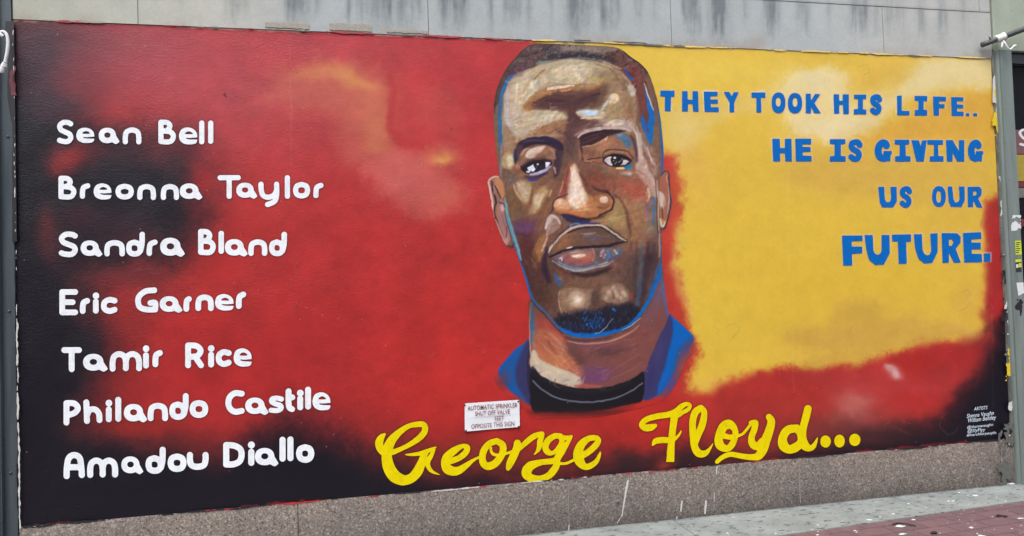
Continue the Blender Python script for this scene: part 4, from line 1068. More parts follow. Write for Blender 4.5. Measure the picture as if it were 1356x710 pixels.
    S([(850, 92, .6), (857, 108, 1), (862, 124, .8)], (140, 90, 72), 1, .6); B(868, 178, 4, 16, (136, 108, 80), .6)
    # ---- right side of the face
    P([(842, 168), (847, 176), (850, 200), (858, 225), (868, 240), (872, 258), (866, 262), (856, 246), (845, 232), (842, 218), (844, 195)], (186, 166, 152), 2, .9)
    S([(848, 178, 1.8), (851, 205, 1.8), (862, 232, 2), (868, 244, 1.4)], (202, 186, 172), 1.6, .6); P([(850, 172), (858, 190), (868, 200), (872, 230), (866, 232), (856, 214)], (140, 108, 92), 2.5, .8)
    S([(862, 195, 1), (866, 215, 1.2), (869, 232, 1)], (176, 146, 130), 1, .6); S([(872, 145, .9), (874.5, 170, 1.3), (877, 195, 1.6), (877.5, 220, 1.4), (876, 230, .8)], (12, 96, 176), .7, .95); S([(868.5, 120, .5), (872, 145, .7)], (56, 52, 120), .6, .8)
    B(836, 250, 22, 14, (164, 92, 72), .85); B(846, 258, 9, 8, (176, 84, 72), .7); B(820, 244, 16, 9, (150, 98, 78), .7); B(790, 240, 14, 10, (126, 76, 60), .7); B(805, 250, 10, 5, (140, 76, 64), .5)
    B(850, 285, 18, 22, (160, 128, 96), .7); B(858, 275, 6, 10, (122, 98, 112), .85); B(861, 302, 7, 12, (118, 122, 112), .8); S([(865, 262, 1.4), (866, 280, 1.8), (864, 296, 1.4)], (54, 112, 166), 1.2, .9)
    S([(858, 250, 1.2), (860, 258, 1.8), (857, 266, 1.2)], (206, 186, 160), 1.2, .8); B(846, 322, 18, 10, (130, 96, 78), .7); B(838, 312, 7, 10, (160, 112, 88), .7); B(828, 330, 12, 8, (136, 100, 78), .6)
    S([(870, 238, .8), (871.5, 262, .8), (872, 292, .8), (872.5, 306, .8)], (210, 186, 168), .6, .6); S([(868.5, 240, .6), (869.5, 270, .6), (870.5, 300, .8), (871, 312, .8)], (58, 46, 50), .7, .6)
    S([(873, 310, 1), (873.5, 325, 1.4), (873, 340, 1)], (196, 176, 160), 1, .6); S([(875.5, 306, .9), (876, 330, 1), (875.6, 352, 1)], (40, 84, 138), .7, .9)
    # ---- loose brushwork over the broad tones
    hd_in = lambda X, Y: np.maximum(sd_poly(X, Y, catmull(head_outline(), 3)) + 6, np.where(Y < 200, np.abs(X - 756) - 84, -9))
    def flow(x, y):
        if y < 165: return -.35 + (x - 760) / 180 + (.9 if x < 690 else 0)
        return math.pi / 2 + (x - 768) / 150
    c.dabs(1500, hd_in, rng, 12, 1.9, flow, .09, .55, (656, 82, 876, 444))
    neck_in = lambda X, Y: sd_poly(X, Y, catmull(NECK, 3))
    c.dabs(420, neck_in, rng, 12, 1.6, lambda x, y: -.35 + (1.2 if x < 745 else 0), .10, .5, (704, 420, 884, 512))
    ZTOP = Z(647, 54, 3.944); ZLOW = Z(647, 214, 3.944)
    def fan(z, rows, a=.72):
        for w, col, *pts in rows:
            q = [(p[0], p[1]) for p in z(pts)]; r = w / 3.944 / 1.7
            if len(q) == 1: c.blob(q[0][0], q[0][1], r * 1.6, r * 1.6, col, .9); continue
            for k in range(3):
                o = rng.normal(0, r * .45, 2); g = 1 + rng.normal(0, .05)
                c.stroke([(x + o[0], y + o[1], r * (.55 if 0 < i < len(q) - 1 else .38)) for i, (x, y) in enumerate(q)], np.clip(np.array(col) * g, 0, 250), 1.3, a)
    C1, C2, C3, G1, T1, T2, D1, D2 = (206, 194, 166), (192, 178, 148), (176, 158, 128), (188, 181, 170), (158, 133, 101), (136, 111, 85), (84, 60, 54), (66, 46, 48)
    fan(ZTOP, [(14, G1, (100, 290), (95, 400), (110, 450)), (14, C2, (125, 260), (120, 360), (130, 430)), (14, C1, (150, 220), (140, 320)), (8, G1, (85, 330), (88, 420)),
        (16, C2, (160, 215), (210, 165), (290, 135)), (16, C3, (180, 270), (220, 210), (300, 170)), (12, C1, (195, 250), (215, 235)), (8, T2, (240, 200), (290, 150)),
        (12, C2, (320, 125), (400, 105), (500, 108)), (12, C1, (330, 160), (430, 140), (520, 120)), (12, C1, (340, 190), (420, 185), (520, 165)), (8, (214, 202, 170), (440, 150), (530, 145)), (10, C2, (300, 200), (380, 215), (470, 200)),
        (10, (172, 154, 100), (520, 195), (575, 208)), (14, T1, (560, 120), (640, 150), (700, 200)), (10, C3, (600, 110), (690, 150)), (14, T1, (580, 180), (650, 230)), (12, T2, (620, 220), (690, 280)), (8, C3, (700, 180), (740, 220)), (8, T2, (560, 240), (620, 230)), (14, T2, (640, 150), (700, 230), (720, 250)),
        (10, (162, 122, 78), (185, 345), (240, 280), (320, 240)), (8, (168, 130, 84), (320, 240), (450, 232), (560, 225)),
        (16, D1, (240, 320), (330, 290), (450, 290)), (18, D1, (330, 330), (430, 330), (540, 300)), (16, D2, (480, 310), (580, 275)), (10, D2, (300, 310), (400, 315)), (14, D1, (420, 350), (425, 420)), (18, (92, 70, 66), (430, 420), (425, 470)), (16, (104, 78, 72), (360, 470), (420, 500)),
        (14, C2, (165, 400), (250, 375), (340, 372)), (10, C1, (200, 420), (300, 395), (395, 398)), (12, C2, (150, 455), (220, 430), (320, 410)), (8, C1, (140, 480), (200, 455)), (12, (158, 120, 86), (250, 470), (330, 435), (400, 415)), (14, (126, 95, 72), (300, 490), (380, 450)), (10, (170, 138, 104), (180, 500), (250, 470)), (8, (184, 150, 104), (140, 530), (160, 500)),
        (9, C1, (475, 385), (530, 367), (600, 374)), (8, C1, (480, 405), (590, 402)), (6, (198, 196, 194), (600, 350), (620, 320), (640, 300)), (14, T1, (690, 330), (720, 400)), (10, T1, (640, 390), (700, 410)), (10, (140, 98, 82), (740, 340), (750, 400)), (14, (198, 190, 170), (735, 240), (748, 285)), (20, (220, 203, 170), (655, 305), (672, 300)),
        (8, (196, 176, 170), (500, 470), (600, 452), (690, 455)), (12, (212, 202, 182), (605, 435), (650, 424), (700, 428)), (12, (190, 172, 160), (700, 435), (750, 450), (775, 490)), (8, (158, 132, 118), (560, 440), (620, 425)), (14, (112, 85, 78), (440, 470), (540, 440)), (16, (98, 78, 68), (430, 530), (440, 620)), (12, (88, 66, 66), (400, 480), (430, 540)),
        (9, (196, 180, 166), (770, 480), (785, 560), (800, 630)), (8, (182, 160, 146), (800, 520), (840, 600), (870, 650)), (6, (206, 190, 180), (830, 560), (855, 640)), (9, (128, 97, 82), (800, 460), (840, 540)), (8, (150, 120, 104), (790, 430), (800, 480)), (8, (130, 101, 80), (880, 450), (885, 550))])
    P(ell(781, 149.3, 11, 3.2), (192, 213, 232), 1, .9, False)
    S([(726, 117.5, 1.8), (742, 115, 1.9), (760, 113, 1.0)], (220, 206, 184), .8, .9)
    # ---- left cheek
    for x, y, rx, ry, col, a in [(694, 240, 26, 26, (146, 110, 74), .6), (714, 280, 16, 16, (136, 98, 66), .7), (684, 275, 12, 18, (118, 92, 64), .6), (820, 284, 18, 16, (166, 132, 90), .6), (846, 292, 16, 22, (168, 128, 92), .6), (838, 320, 14, 14, (138, 98, 74), .6), (856, 330, 12, 14, (104, 78, 68), .6),
                                 (790, 236, 16, 14, (120, 74, 58), .7), (700, 352, 14, 26, (78, 54, 50), .6), (716, 320, 8, 14, (160, 116, 74), .6), (838, 352, 16, 18, (96, 78, 68), .6), (842, 300, 18, 22, (142, 108, 84), .7), (846, 326, 14, 10, (142, 110, 86), .7), (826, 310, 12, 10, (150, 116, 88), .6)]: B(x, y, rx, ry, col, a)
    B(680, 205, 10, 12, (178, 152, 116), .6); P(ell(673, 213, 8.5, 11), (184, 160, 122), 2, .85); P(ell(674.5, 213, 4.5, 8), (202, 190, 160), 1.6, .9)
    B(690, 240, 14, 8, (150, 116, 82), .6); P([(684, 246), (692, 240), (704, 246), (706, 254), (700, 266), (694, 269), (687, 258)], (184, 162, 128), 4.5, .9); B(693, 252, 6, 9, (206, 190, 164), .8, -20)
    P([(709, 256), (714, 250), (721, 247), (727, 253), (722, 263), (715, 273), (710, 281), (701, 284), (703, 272)], (172, 142, 104), 4, .9); P(ell(711.5, 266, 4.6, 9), (206, 190, 166), 3.6, .85); B(716, 259, 4, 6, (192, 166, 126), .6, 30)
    S([(706, 250, 1.6), (704, 262, 2), (699, 274, 2)], (128, 96, 64), 1.6, .7); B(680, 268, 9, 20, (112, 90, 66), .7); B(678, 238, 8, 8, (92, 98, 106), .6); S([(734, 246, 2), (730, 262, 2), (722, 278, 2.4)], (136, 98, 76), 2, .7)
    B(684, 290, 12, 14, (124, 96, 76), .6); B(700, 302, 18, 13, (96, 64, 92), .85); B(685, 300, 6, 9, (92, 70, 110), .6); B(700, 326, 13, 16, (88, 50, 50), .85); B(714, 300, 8, 16, (126, 92, 74), .6, 20)
    P([(704, 344), (709, 330), (717, 316), (722, 310), (722, 330), (716, 346)], (152, 112, 76), 2.5, .85); B(708, 350, 4, 6, (150, 108, 80), .6)
    # laugh line highlight
    P([(722, 300), (726, 288), (733, 284), (741, 289), (743, 297), (737, 305), (730, 310), (724, 312)], (156, 124, 112), 1.6, .9)
    S([(722.5, 302, 1.6), (726, 291, 2.2), (731, 286, 1.8), (737, 289, 1.6), (741.5, 296, 1)], (200, 184, 176), 1, .9); S([(724, 312, 1), (728, 300, 1.6), (731, 292, 1)], (176, 150, 142), 1, .7)
    S([(718, 332, 1.4), (722, 322, 1.6), (725, 314, 1)], (196, 170, 164), 1.2, .75); S([(720, 336, .8), (724, 330, .9)], (216, 196, 190), .8, .7)
    # ---- nose
    P([(752, 220), (758, 217), (764, 219), (769, 236), (774, 252), (782, 260), (798, 258), (808, 262), (812, 270), (809, 279), (800, 284), (786, 288), (770, 290), (752, 286), (738, 281), (733, 275), (735, 267), (742, 263), (750, 262), (752, 244)], (166, 120, 84), 2)
    P([(752, 218), (757, 214), (760, 222), (754, 242), (750, 262), (741, 262), (739, 256), (745, 240)], (148, 88, 76), 2, .9); S([(746, 240, .6), (743, 250, .8), (740, 259, .6)], (206, 160, 130), .7, .8); S([(753, 222, 1), (749, 240, 1), (747, 258, 1)], (112, 62, 58), 1, .6)
    P([(757.5, 220), (763, 221), (768, 235), (773, 252), (778, 262), (775, 272), (764, 276), (753, 271), (752.5, 258), (754.5, 240)], (214, 196, 174), 3.6, .97); B(764, 262, 8, 9, (228, 214, 192), .7); B(760, 236, 3, 12, (226, 212, 192), .6)
    B(762, 248, 4, 18, (230, 218, 200), .8); B(764, 266, 9, 7, (234, 222, 202), .7); B(788, 270, 12, 8, (186, 130, 82), .7); B(776, 276, 12, 5, (200, 148, 100), .7); B(741, 271, 6, 5, (222, 184, 146), .7); B(773, 270, 8, 6, (216, 178, 136), .6); B(786, 268, 8, 8, (168, 120, 82), .7); S([(772, 236, 1.6), (778, 250, 2), (786, 258, 2)], (116, 72, 56), 2, .7)
    P([(733.5, 274), (735, 267), (741, 263), (747, 265), (755, 272), (752, 279), (742, 280)], (206, 166, 128), 1.4, .9); B(742, 266, 5, 3, (228, 200, 168), .8)
    S([(736, 279, 1.2), (748, 281.5, 1.6), (762, 284, 1.6), (778, 284.5, 1.4), (790, 281, 1.2)], (184, 112, 72), 1.2, .9); S([(760, 278, 1), (772, 279, 1.2), (782, 276, 1)], (220, 176, 140), 1.2, .6)
    B(799, 269, 11, 10, (152, 106, 76), .8); P(ell(799.8, 264.6, 5.4, 4.4), (224, 196, 172), .9, .95); S([(792, 274, 1.2), (800, 276, 1.4), (807, 272, 1)], (124, 80, 56), 1.4, .7)
    S([(784, 247, 1), (792, 252, 2), (804, 254, 2.4), (812, 259, 2.4), (819, 263, 1)], (76, 52, 46), 1.6, .85); S([(804, 254.5, .8), (810, 259, 1), (812.5, 267, 1.1), (810.5, 276, 1.1), (802, 282, 1), (793, 285, .8)], (50, 36, 36), .7, .95)
    fan(ZLOW, [(16, (204, 188, 158), (150, 110), (175, 150), (190, 190)), (14, (188, 166, 126), (130, 120), (150, 170), (180, 205)), (8, (174, 146, 102), (215, 120), (225, 150)), (16, (194, 170, 130), (305, 150), (265, 200), (240, 260)), (9, (212, 196, 168), (285, 170), (260, 225)), (6, (198, 174, 136), (330, 150), (320, 180)),
        (10, (118, 88, 62), (232, 130), (215, 220)), (14, (122, 96, 70), (120, 220), (130, 300)), (12, (142, 106, 78), (330, 200), (290, 290)), (16, (130, 98, 70), (200, 240), (190, 290)), (22, (98, 68, 94), (150, 330), (200, 350), (240, 330)), (18, (90, 60, 76), (140, 380), (200, 390)), (20, (92, 58, 54), (170, 430), (230, 450)), (16, (80, 54, 48), (210, 480), (240, 520)), (14, (84, 62, 54), (180, 490), (200, 560)),
        (10, (132, 98, 74), (300, 280), (260, 360)), (12, (166, 124, 82), (270, 400), (235, 470)), (10, (194, 178, 168), (310, 330), (340, 290), (370, 310)), (8, (158, 128, 116), (330, 340), (350, 320)),
        (14, (224, 210, 190), (430, 30), (440, 100), (432, 180)), (16, (226, 212, 192), (450, 80), (480, 160), (500, 225)), (18, (230, 216, 196), (430, 200), (470, 232)), (8, (146, 90, 76), (400, 100), (370, 180)), (12, (212, 176, 142), (360, 222), (400, 207)), (9, (192, 134, 92), (350, 245), (420, 262), (500, 270)), (14, (182, 130, 90), (520, 240), (560, 230)), (10, (138, 92, 68), (540, 170), (560, 200)), (18, (158, 111, 80), (590, 205), (620, 225)), (12, (220, 196, 170), (603, 205), (612, 198)),
        (14, (108, 72, 58), (480, 60), (520, 130)), (14, (134, 82, 68), (530, 100), (580, 120)), (16, (154, 98, 80), (580, 120), (680, 90)), (20, (168, 94, 78), (700, 110), (790, 170)), (16, (176, 96, 82), (720, 130), (770, 200)), (14, (148, 112, 86), (640, 160), (700, 240)), (16, (160, 124, 94), (700, 230), (760, 250)), (16, (146, 112, 86), (780, 240), (800, 320)), (16, (138, 106, 82), (740, 300), (780, 390)), (10, (126, 101, 112), (820, 240), (830, 300)), (12, (121, 122, 116), (840, 300), (830, 360)), (14, (174, 149, 110), (655, 250), (690, 330)), (14, (168, 141, 102), (620, 290), (680, 310)), (10, (146, 114, 84), (640, 340), (710, 370)),
        (7, (104, 77, 60), (720, 300), (740, 370), (735, 410)), (14, (128, 96, 78), (740, 430), (820, 420)), (16, (92, 75, 71), (780, 470), (860, 450)), (16, (77, 63, 63), (800, 520), (860, 500)), (12, (110, 88, 74), (740, 480), (740, 560)), (12, (118, 92, 78), (690, 540), (720, 600)), (14, (100, 80, 70), (770, 560), (780, 640))], .6)
    P(ell(799.8, 264.6, 5, 4), (222, 196, 172), 1.2, .9)
    S([(732.5, 276, .8), (733, 268, .8), (738, 262.5, .8), (746, 260.5, .8), (752, 257, .6)], (66, 44, 46), .7, .8); S([(729, 283, .8), (733, 276, 1)], (60, 46, 70), .9, .7)
    P([(742, 283), (756, 284), (770, 287.5), (781, 290), (784, 293), (772, 296), (756, 295), (747, 290)], (52, 50, 76), 1.4, .95); S([(756, 286.5, .8), (770, 290, 1), (783, 290.5, 1.1), (796, 285, .9)], (54, 36, 36), .8, .9)
    S([(782, 291, 1.4), (796, 287, 1.2), (804, 283, .8)], (90, 60, 46), 1.2, .8)
    P([(782, 294), (796, 290), (810, 284), (815, 266), (820, 264), (826, 276), (830, 290), (828, 302), (818, 304), (800, 298)], (158, 132, 92), 2.5, .85); B(812, 290, 9, 8, (170, 148, 104), .7); B(790, 293, 8, 3, (160, 110, 100), .6)
    S([(820, 264, 1), (828, 276, 1.8), (832, 292, 2.2), (835, 308, 2)], (102, 74, 58), 2, .75); S([(826, 264, 1), (836, 282, 1.4), (842, 300, 1)], (176, 130, 98), 1.6, .5)
    # ---- left eye and brow
    P([(690, 206), (700, 198), (722, 193), (736, 199), (738, 212), (725, 212), (705, 213), (692, 220)], (144, 108, 86), 2, .95)
    P([(736, 198), (745, 198), (746, 210), (740, 230), (734, 236), (733, 220)], (62, 46, 58), 2, .85); B(748, 212, 6, 12, (96, 82, 70), .6)
    P([(683.5, 196), (685, 190), (690, 186), (703, 182), (716, 180.8), (727, 181.5), (739, 186), (745.5, 192), (746, 199), (739, 198.5), (725, 192.5), (708, 192), (697, 195.5), (690, 200), (686, 210), (682.5, 219), (680.5, 212), (681.5, 202)], (50, 40, 54), 1.2, .97)
    for st, col in [([(692, 188, .7), (705, 186, .9), (720, 187, .7)], (96, 76, 92)), ([(712, 183, .6), (725, 184, .9), (738, 190, .6)], (40, 38, 80)), ([(698, 191, .6), (712, 189.5, .7), (728, 190, .6)], (30, 26, 36)), ([(706, 181, .6), (722, 178.5, .8), (736, 182, .6)], (166, 130, 112))]: S(st, col, .7, .7)
    S([(682.5, 198, 1.2), (681.5, 208, 1.4), (682, 216, 1)], (46, 62, 104), .9, .7); P([(684, 196), (692, 192), (690, 202), (686, 214)], (104, 74, 74), 1, .6); S([(700, 197, .6), (694, 199, .7), (690, 205, .6)], (210, 176, 148), .7, .7)
    P([(696, 204), (701, 198.5), (710, 195), (722, 193.5), (719, 199), (712, 204), (705.5, 210), (697, 208.5)], (212, 196, 174), 1.2, .97); B(714, 205, 9, 4, (152, 116, 92), .6, -15); S([(727, 196, 1), (733, 202, 1.4), (735, 210, 1)], (186, 148, 112), 1.2, .7)
    S([(690, 218, .9), (700, 214.5, 1), (706, 212.5, .7)], (138, 116, 128), .8, .7); B(685.5, 221, 4, 3, (198, 140, 110), .85, 40); B(688, 226, 4, 4, (130, 84, 68), .6)
    P([(689, 222), (696, 217), (705, 212.5), (718, 210.8), (726, 211.5), (730.5, 214.5), (728.5, 221), (719, 228), (706, 231), (694, 228.5)], (38, 30, 36), 1, .98)
    P([(698.3, 222), (705.8, 217.8), (709, 224.4), (706, 227), (700.5, 226.5)], (222, 224, 230), .6, 1, False); P([(696, 227), (700, 225.5), (703, 228), (699, 228.8)], (214, 216, 222), .6, .9, False)
    P([(722.4, 214), (728.8, 215.2), (726.4, 220.4), (722.4, 222.4)], (224, 226, 230), .6, 1, False); P(ell(715, 218.6, 6.4, 6.4, p=2), (34, 28, 32), .8)
    P(ell(712, 217.4, 1.3, 1.3), (210, 220, 220), .5, .95); S([(710, 220, .5), (711, 223, .6)], (120, 116, 116), .5, .8); B(717, 221, 2.4, 2.4, (70, 58, 56), .7)
    S([(703, 230.6, 1.3), (712, 229.6, 2.0), (720, 226.6, 2.2), (729, 220.5, 1.2)], (176, 172, 198), .8, .97); S([(697, 234, 2), (704, 235.5, 2.4), (714, 234, 2.2), (724, 229, 1.6)], (64, 46, 70), 1.6, .85); S([(699, 237, 1), (704, 239, 1.4), (711, 238.4, 1)], (40, 66, 158), 1, .9)
    S([(733.4, 221.5, .8), (734.5, 225, 1.6), (735.5, 230, .9)], (208, 188, 160), .8, .9); S([(733, 238, 2), (724, 246, 2), (716, 247, 1.4)], (140, 106, 78), 2, .5)
    # ---- right eye and brow
    P([(768, 194), (780, 193), (800, 184), (818, 178), (832, 181), (840, 196), (840, 214), (836, 222), (816, 224), (798, 220), (778, 214), (768, 212)], (146, 108, 86), 2.2, .95)
    B(806, 190, 14, 5, (168, 126, 98), .8, -12); B(780, 202, 9, 6, (116, 82, 66), .8); B(800, 198, 9, 3, (178, 136, 106), .5)
    P([(815, 181), (820, 177.5), (828, 177.5), (834, 184), (836, 192), (832, 196), (827, 192), (822, 185)], (80, 116, 144), 1.8, .9); B(821, 179, 4, 2.5, (140, 156, 164), .8); S([(835, 180, 1.6), (840, 190, 2.2), (842.5, 202, 2.2), (843, 214, 1.6)], (84, 66, 74), 1.6, .85)
    P([(767, 182), (771, 178.5), (777, 175.6), (795, 172.3), (816, 172), (828, 173), (820, 176.8), (806.5, 179.6), (798, 184), (792, 187.5), (784, 191.5), (778, 194), (769.5, 193.5)], (58, 40, 42), 1, .97)
    for st, col in [([(774, 184, 1), (786, 179, 1.2), (800, 175.5, .8)], (84, 58, 56)), ([(772, 190, .8), (782, 186, 1), (794, 181, .7)], (98, 72, 66)), ([(780, 178, .6), (796, 174.5, .7), (816, 174, .6)], (36, 24, 28))]: S(st, col, .8, .7)
    S([(766, 182, 1), (770, 178, 1.2), (776, 175, 1.1), (786, 172.4, 1), (800, 170.6, .9), (816, 169.8, .8), (826, 170, 1), (834, 173, 1.2)], (198, 178, 174), .7, .9)
    S([(769, 195, .6), (780, 193.6, .8), (790, 191, .7), (797, 187, .8), (802, 183, .9)], (186, 148, 122), .7, .8); S([(801.5, 186, .7), (804.5, 180.5, .6)], (220, 190, 160), .6, .9)
    S([(768.5, 192, 1.2), (770.5, 200, 1.6), (772, 212, 1.4)], (66, 46, 42), 1.2, .85); B(772, 206, 2.4, 4, (150, 110, 84), .7); S([(778, 211, .7), (788, 210, .8), (799, 209, .8)], (64, 42, 38), .7, .9); S([(773, 215, .7), (784, 214.5, .8), (796, 217, .7)], (92, 62, 52), .8, .7)
    S([(775, 213.5, .5), (783, 214, .7)], (196, 164, 146), .7, .7)
    S([(797.5, 207, .7), (800, 201.5, .9), (806, 199, .9), (820, 198.6, .9), (830, 200.4, .9), (835, 205, .8), (839, 212, .7)], (82, 56, 48), .7, .85); S([(800, 204, 1.2), (810, 201.6, 1.6), (824, 202, 1.4)], (172, 138, 108), 1.2, .8)
    P([(797.8, 212.4), (804, 207), (813.5, 204.6), (826, 206), (834.5, 211), (836.5, 214.5), (830, 220), (816, 221.4), (805, 219.6)], (44, 32, 34), .9, .97)
    P([(800, 212.4), (806, 208), (812, 209), (811, 219), (806, 218.4), (803, 215.6)], (206, 202, 204), .8, 1); P([(825, 211), (829.5, 211.8), (833, 214), (829, 218), (822, 219)], (206, 202, 204), .8, 1, False)
    P(ell(817, 212.6, 8.4, 7.2, p=2), (40, 36, 38), .7); P(ell(814, 209.2, 1.6, 1.6), (230, 230, 230), .5, .95, False)
    for x, y in [(812.5, 213), (816.5, 214.6), (820, 214), (822, 213), (823.5, 210.5), (815, 216.5)]: P(ell(x, y, .7, .8), (190, 186, 184), .5, .85, False)
    S([(799, 210, .7), (806, 206.4, 1.1), (814, 204.8, 1.2), (826, 206, 1), (836, 212.5, .8)], (30, 20, 22), .6, .97); S([(804, 219.6, .5), (816, 222.5, .6), (828, 221.4, .6)], (124, 88, 74), .7, .8)
    P(ell(822, 222.8, 6.5, 1.5), (226, 194, 140), .7, .95); P([(827, 222), (832, 219), (837, 218), (836.5, 222), (831, 225)], (34, 128, 166), .8, .95); B(830, 229.4, 7, 2.4, (196, 172, 162), .9); B(834, 231, 3, 2, (206, 188, 178), .7)
    S([(795, 221, .8), (800, 225.5, 1.3), (804.5, 230, .7)], (74, 110, 88), 1, .7); S([(839, 224, 1), (848, 228, 1.6), (856, 234, 1)], (164, 98, 86), 1.4, .6); B(810, 226, 8, 2, (146, 106, 84), .6)
    B(716, 207, 12, 3, (104, 76, 66), .5, -12); S([(690, 221, 1.2), (700, 213.4, 1.6), (716, 209.6, 1.6), (730, 213, 1.2)], (70, 50, 50), 1.4, .55); B(737, 226, 4, 8, (70, 52, 62), .5); B(694, 236, 10, 3, (92, 74, 78), .5)
    S([(798, 208, 1), (806, 203.6, 1.4), (818, 202.6, 1.4), (832, 206.6, 1)], (96, 68, 58), 1.4, .5); B(838, 216, 4, 5, (92, 74, 74), .5); B(800, 216, 4, 3, (110, 78, 66), .5)
    # ---- mouth
    P([(726, 337), (732, 325), (737, 319), (752, 306), (772, 298.6), (796, 298.6), (811, 307.6), (829, 318.6), (818, 322), (803, 325), (784, 327), (768, 327.5), (748, 332), (732, 339)], (106, 84, 70), 1.2, .97)
    B(745, 325, 12, 5, (150, 104, 76), .7, -35); B(750, 320, 14, 6, (156, 110, 76), .75, -28); B(765, 315, 12, 6, (118, 88, 66), .6); B(790, 312, 18, 6, (104, 90, 86), .7, 8); B(812, 316, 10, 4, (92, 80, 74), .6, 20); B(786, 317, 9, 2, (96, 92, 128), .7, 4); B(779, 311, 5, 2, (176, 168, 166), .9, -10); S([(751, 328.6, .8), (757, 327.2, .9)], (216, 204, 192), .6, .9)
    P([(731, 340), (742, 335), (752, 332), (768, 329), (784, 328), (800, 327.4), (814, 328), (826, 327), (823, 335), (813, 343), (800, 350), (780, 355.5), (765, 358.5), (752, 355), (741, 348)], (112, 100, 104), 1.2, .97)
    P([(741, 341), (748, 336), (760, 333), (776, 331), (786, 332), (786, 343), (778, 348), (764, 350), (752, 347)], (150, 98, 92), 2.6, .9); B(745, 342, 5, 4, (136, 84, 98), .8); B(778, 344, 8, 5, (176, 102, 82), .7); P([(754, 336.5), (762, 333.6), (772, 334), (775, 338), (768, 342), (759, 340)], (222, 204, 182), 1.4, .9)
    B(765, 337, 9, 4, (228, 216, 194), .8); B(756, 343, 8, 4, (164, 106, 98), .6); B(776, 340, 8, 5, (190, 124, 98), .6); S([(740, 347, 1), (752, 353, 1.3), (766, 356, 1.4), (786, 353, 1.2), (804, 347, 1)], (176, 186, 184), 1.1, .7)
    S([(740.5, 343, .6), (743.5, 341.5, 1.3), (744, 345, 1)], (212, 206, 220), .7, .9); S([(785, 330, 1), (787, 338, 1), (785, 346, .8)], (206, 170, 140), .8, .5); B(792, 337, 4, 6, (100, 80, 72), .7)
    for x, y, r in [(797, 335, 2), (799, 332.5, 2), (796, 339, 1.6), (802, 338, 1.6), (800, 341, 1.4)]: P(ell(x, y, r, r), (190, 168, 168), 1.2, .7, False)
    S([(804, 332, 1.2), (807, 338, 1.6), (804, 344, 1.2)], (70, 130, 176), 1, .85); B(815, 334, 5, 4, (120, 126, 120), .8); S([(814, 331, .8), (817, 336, .8)], (190, 200, 196), .7, .8); S([(808, 345, .8), (815, 340, 1), (822, 333, .8)], (40, 92, 170), .8, .8)
    S([(731.5, 345.5, .7), (740, 350, 1), (752, 356, 1.3), (764, 359, 1.5), (780, 356.6, 1.2), (800, 351.5, 1), (812, 345.5, .8)], (158, 170, 172), .8, .9); S([(736, 347, 1.4), (750, 352, 2), (766, 354, 2.4), (790, 351, 2)], (104, 104, 124), 1.6, .6)
    fan(ZLOW, [(12, (146, 108, 80), (350, 420), (400, 390), (450, 370)), (12, (114, 92, 80), (420, 400), (520, 385), (600, 390)), (6, (142, 131, 132), (480, 380), (560, 375)), (10, (95, 82, 76), (600, 400), (680, 415)), (14, (150, 112, 100), (390, 500), (460, 480), (540, 480)), (8, (222, 208, 186), (440, 492), (500, 488)), (9, (146, 98, 98), (400, 525), (470, 540), (540, 530)), (8, (138, 112, 106), (550, 500), (560, 530))], .6)
    S([(728, 341, 1.2), (740, 334.5, 1.4), (752, 331, 1.6), (768, 328, 1.6), (784, 327, 1.6), (803, 326, 1.8), (818, 322.6, 1.4), (830, 320, 1)], (44, 36, 36), .9, .95); S([(796, 326, 1.6), (812, 323.5, 1.8), (824, 321, 1.2)], (52, 46, 46), 1.4, .7)
    S([(726.6, 335, 1.1), (731, 326, 1.2), (736.5, 319.4, 1.2), (744, 312, 1.2), (752, 305.6, 1.3), (762, 301, 1.3), (772, 298.6, 1.3), (784, 298, 1.3), (796, 298.8, 1.3), (804, 302.4, 1.2), (811, 307.4, 1.2), (820, 313.6, 1.2), (829, 318.8, 1)], (190, 180, 166), .7, .95)
    S([(752, 308.6, .8), (764, 303.8, 1), (774, 301.6, 1), (794, 301.6, 1), (806, 307, .9), (822, 317.4, .8)], (56, 46, 44), .8, .8); S([(752, 302, 1), (757, 298.4, 1.4), (766, 296.2, 1.4), (780, 295.6, 1.4), (794, 296, 1)], (58, 62, 112), 1, .85); S([(755, 299, .8), (762, 296.6, 1), (768, 297, .7)], (100, 146, 178), .8, .8)
    S([(732, 322, .8), (740, 312, .9), (750, 303, .8)], (70, 52, 46), .8, .6); S([(804, 300, .8), (816, 308, 1), (830, 318, .8)], (66, 52, 44), 1, .7)
    # shadows around the mouth and jaw
    S([(724, 330, 2.4), (721, 344, 3.4), (722, 358, 4), (727, 372, 3.4)], (50, 42, 54), 3, .85); S([(757, 362, 1.4), (775, 365, 3), (795, 361, 3), (812, 352, 2)], (48, 40, 44), 2, .9); S([(735, 352, 1.6), (748, 360, 2), (760, 366, 2)], (92, 60, 50), 2, .7)
    P([(732.5, 361), (736, 364), (746, 374), (741, 379.5), (736.5, 374)], (50, 104, 168), 1, .95); B(742, 369, 4, 3, (160, 124, 98), .7, 40); B(752, 375, 16, 4, (120, 88, 68), .7); B(770, 376, 20, 5, (128, 98, 80), .7)
    B(815, 350, 10, 7, (134, 96, 82), .8, -20); B(800, 372, 26, 8, (134, 106, 88), .7); B(826, 360, 8, 14, (112, 88, 74), .6)
    for x0, x1, col, w in [(836, 832, (96, 80, 68), 3), (843, 839, (78, 68, 66), 3), (850, 846, (90, 104, 118), 2.6), (858, 852, (64, 54, 56), 4), (866, 861, (80, 68, 70), 2.6)]: S([(x0, 322, w * .5), (x0 - 1, 350, w), (x1, 392, w), (x1 - 5, 408, w * .5)], col, 2.4, .6)
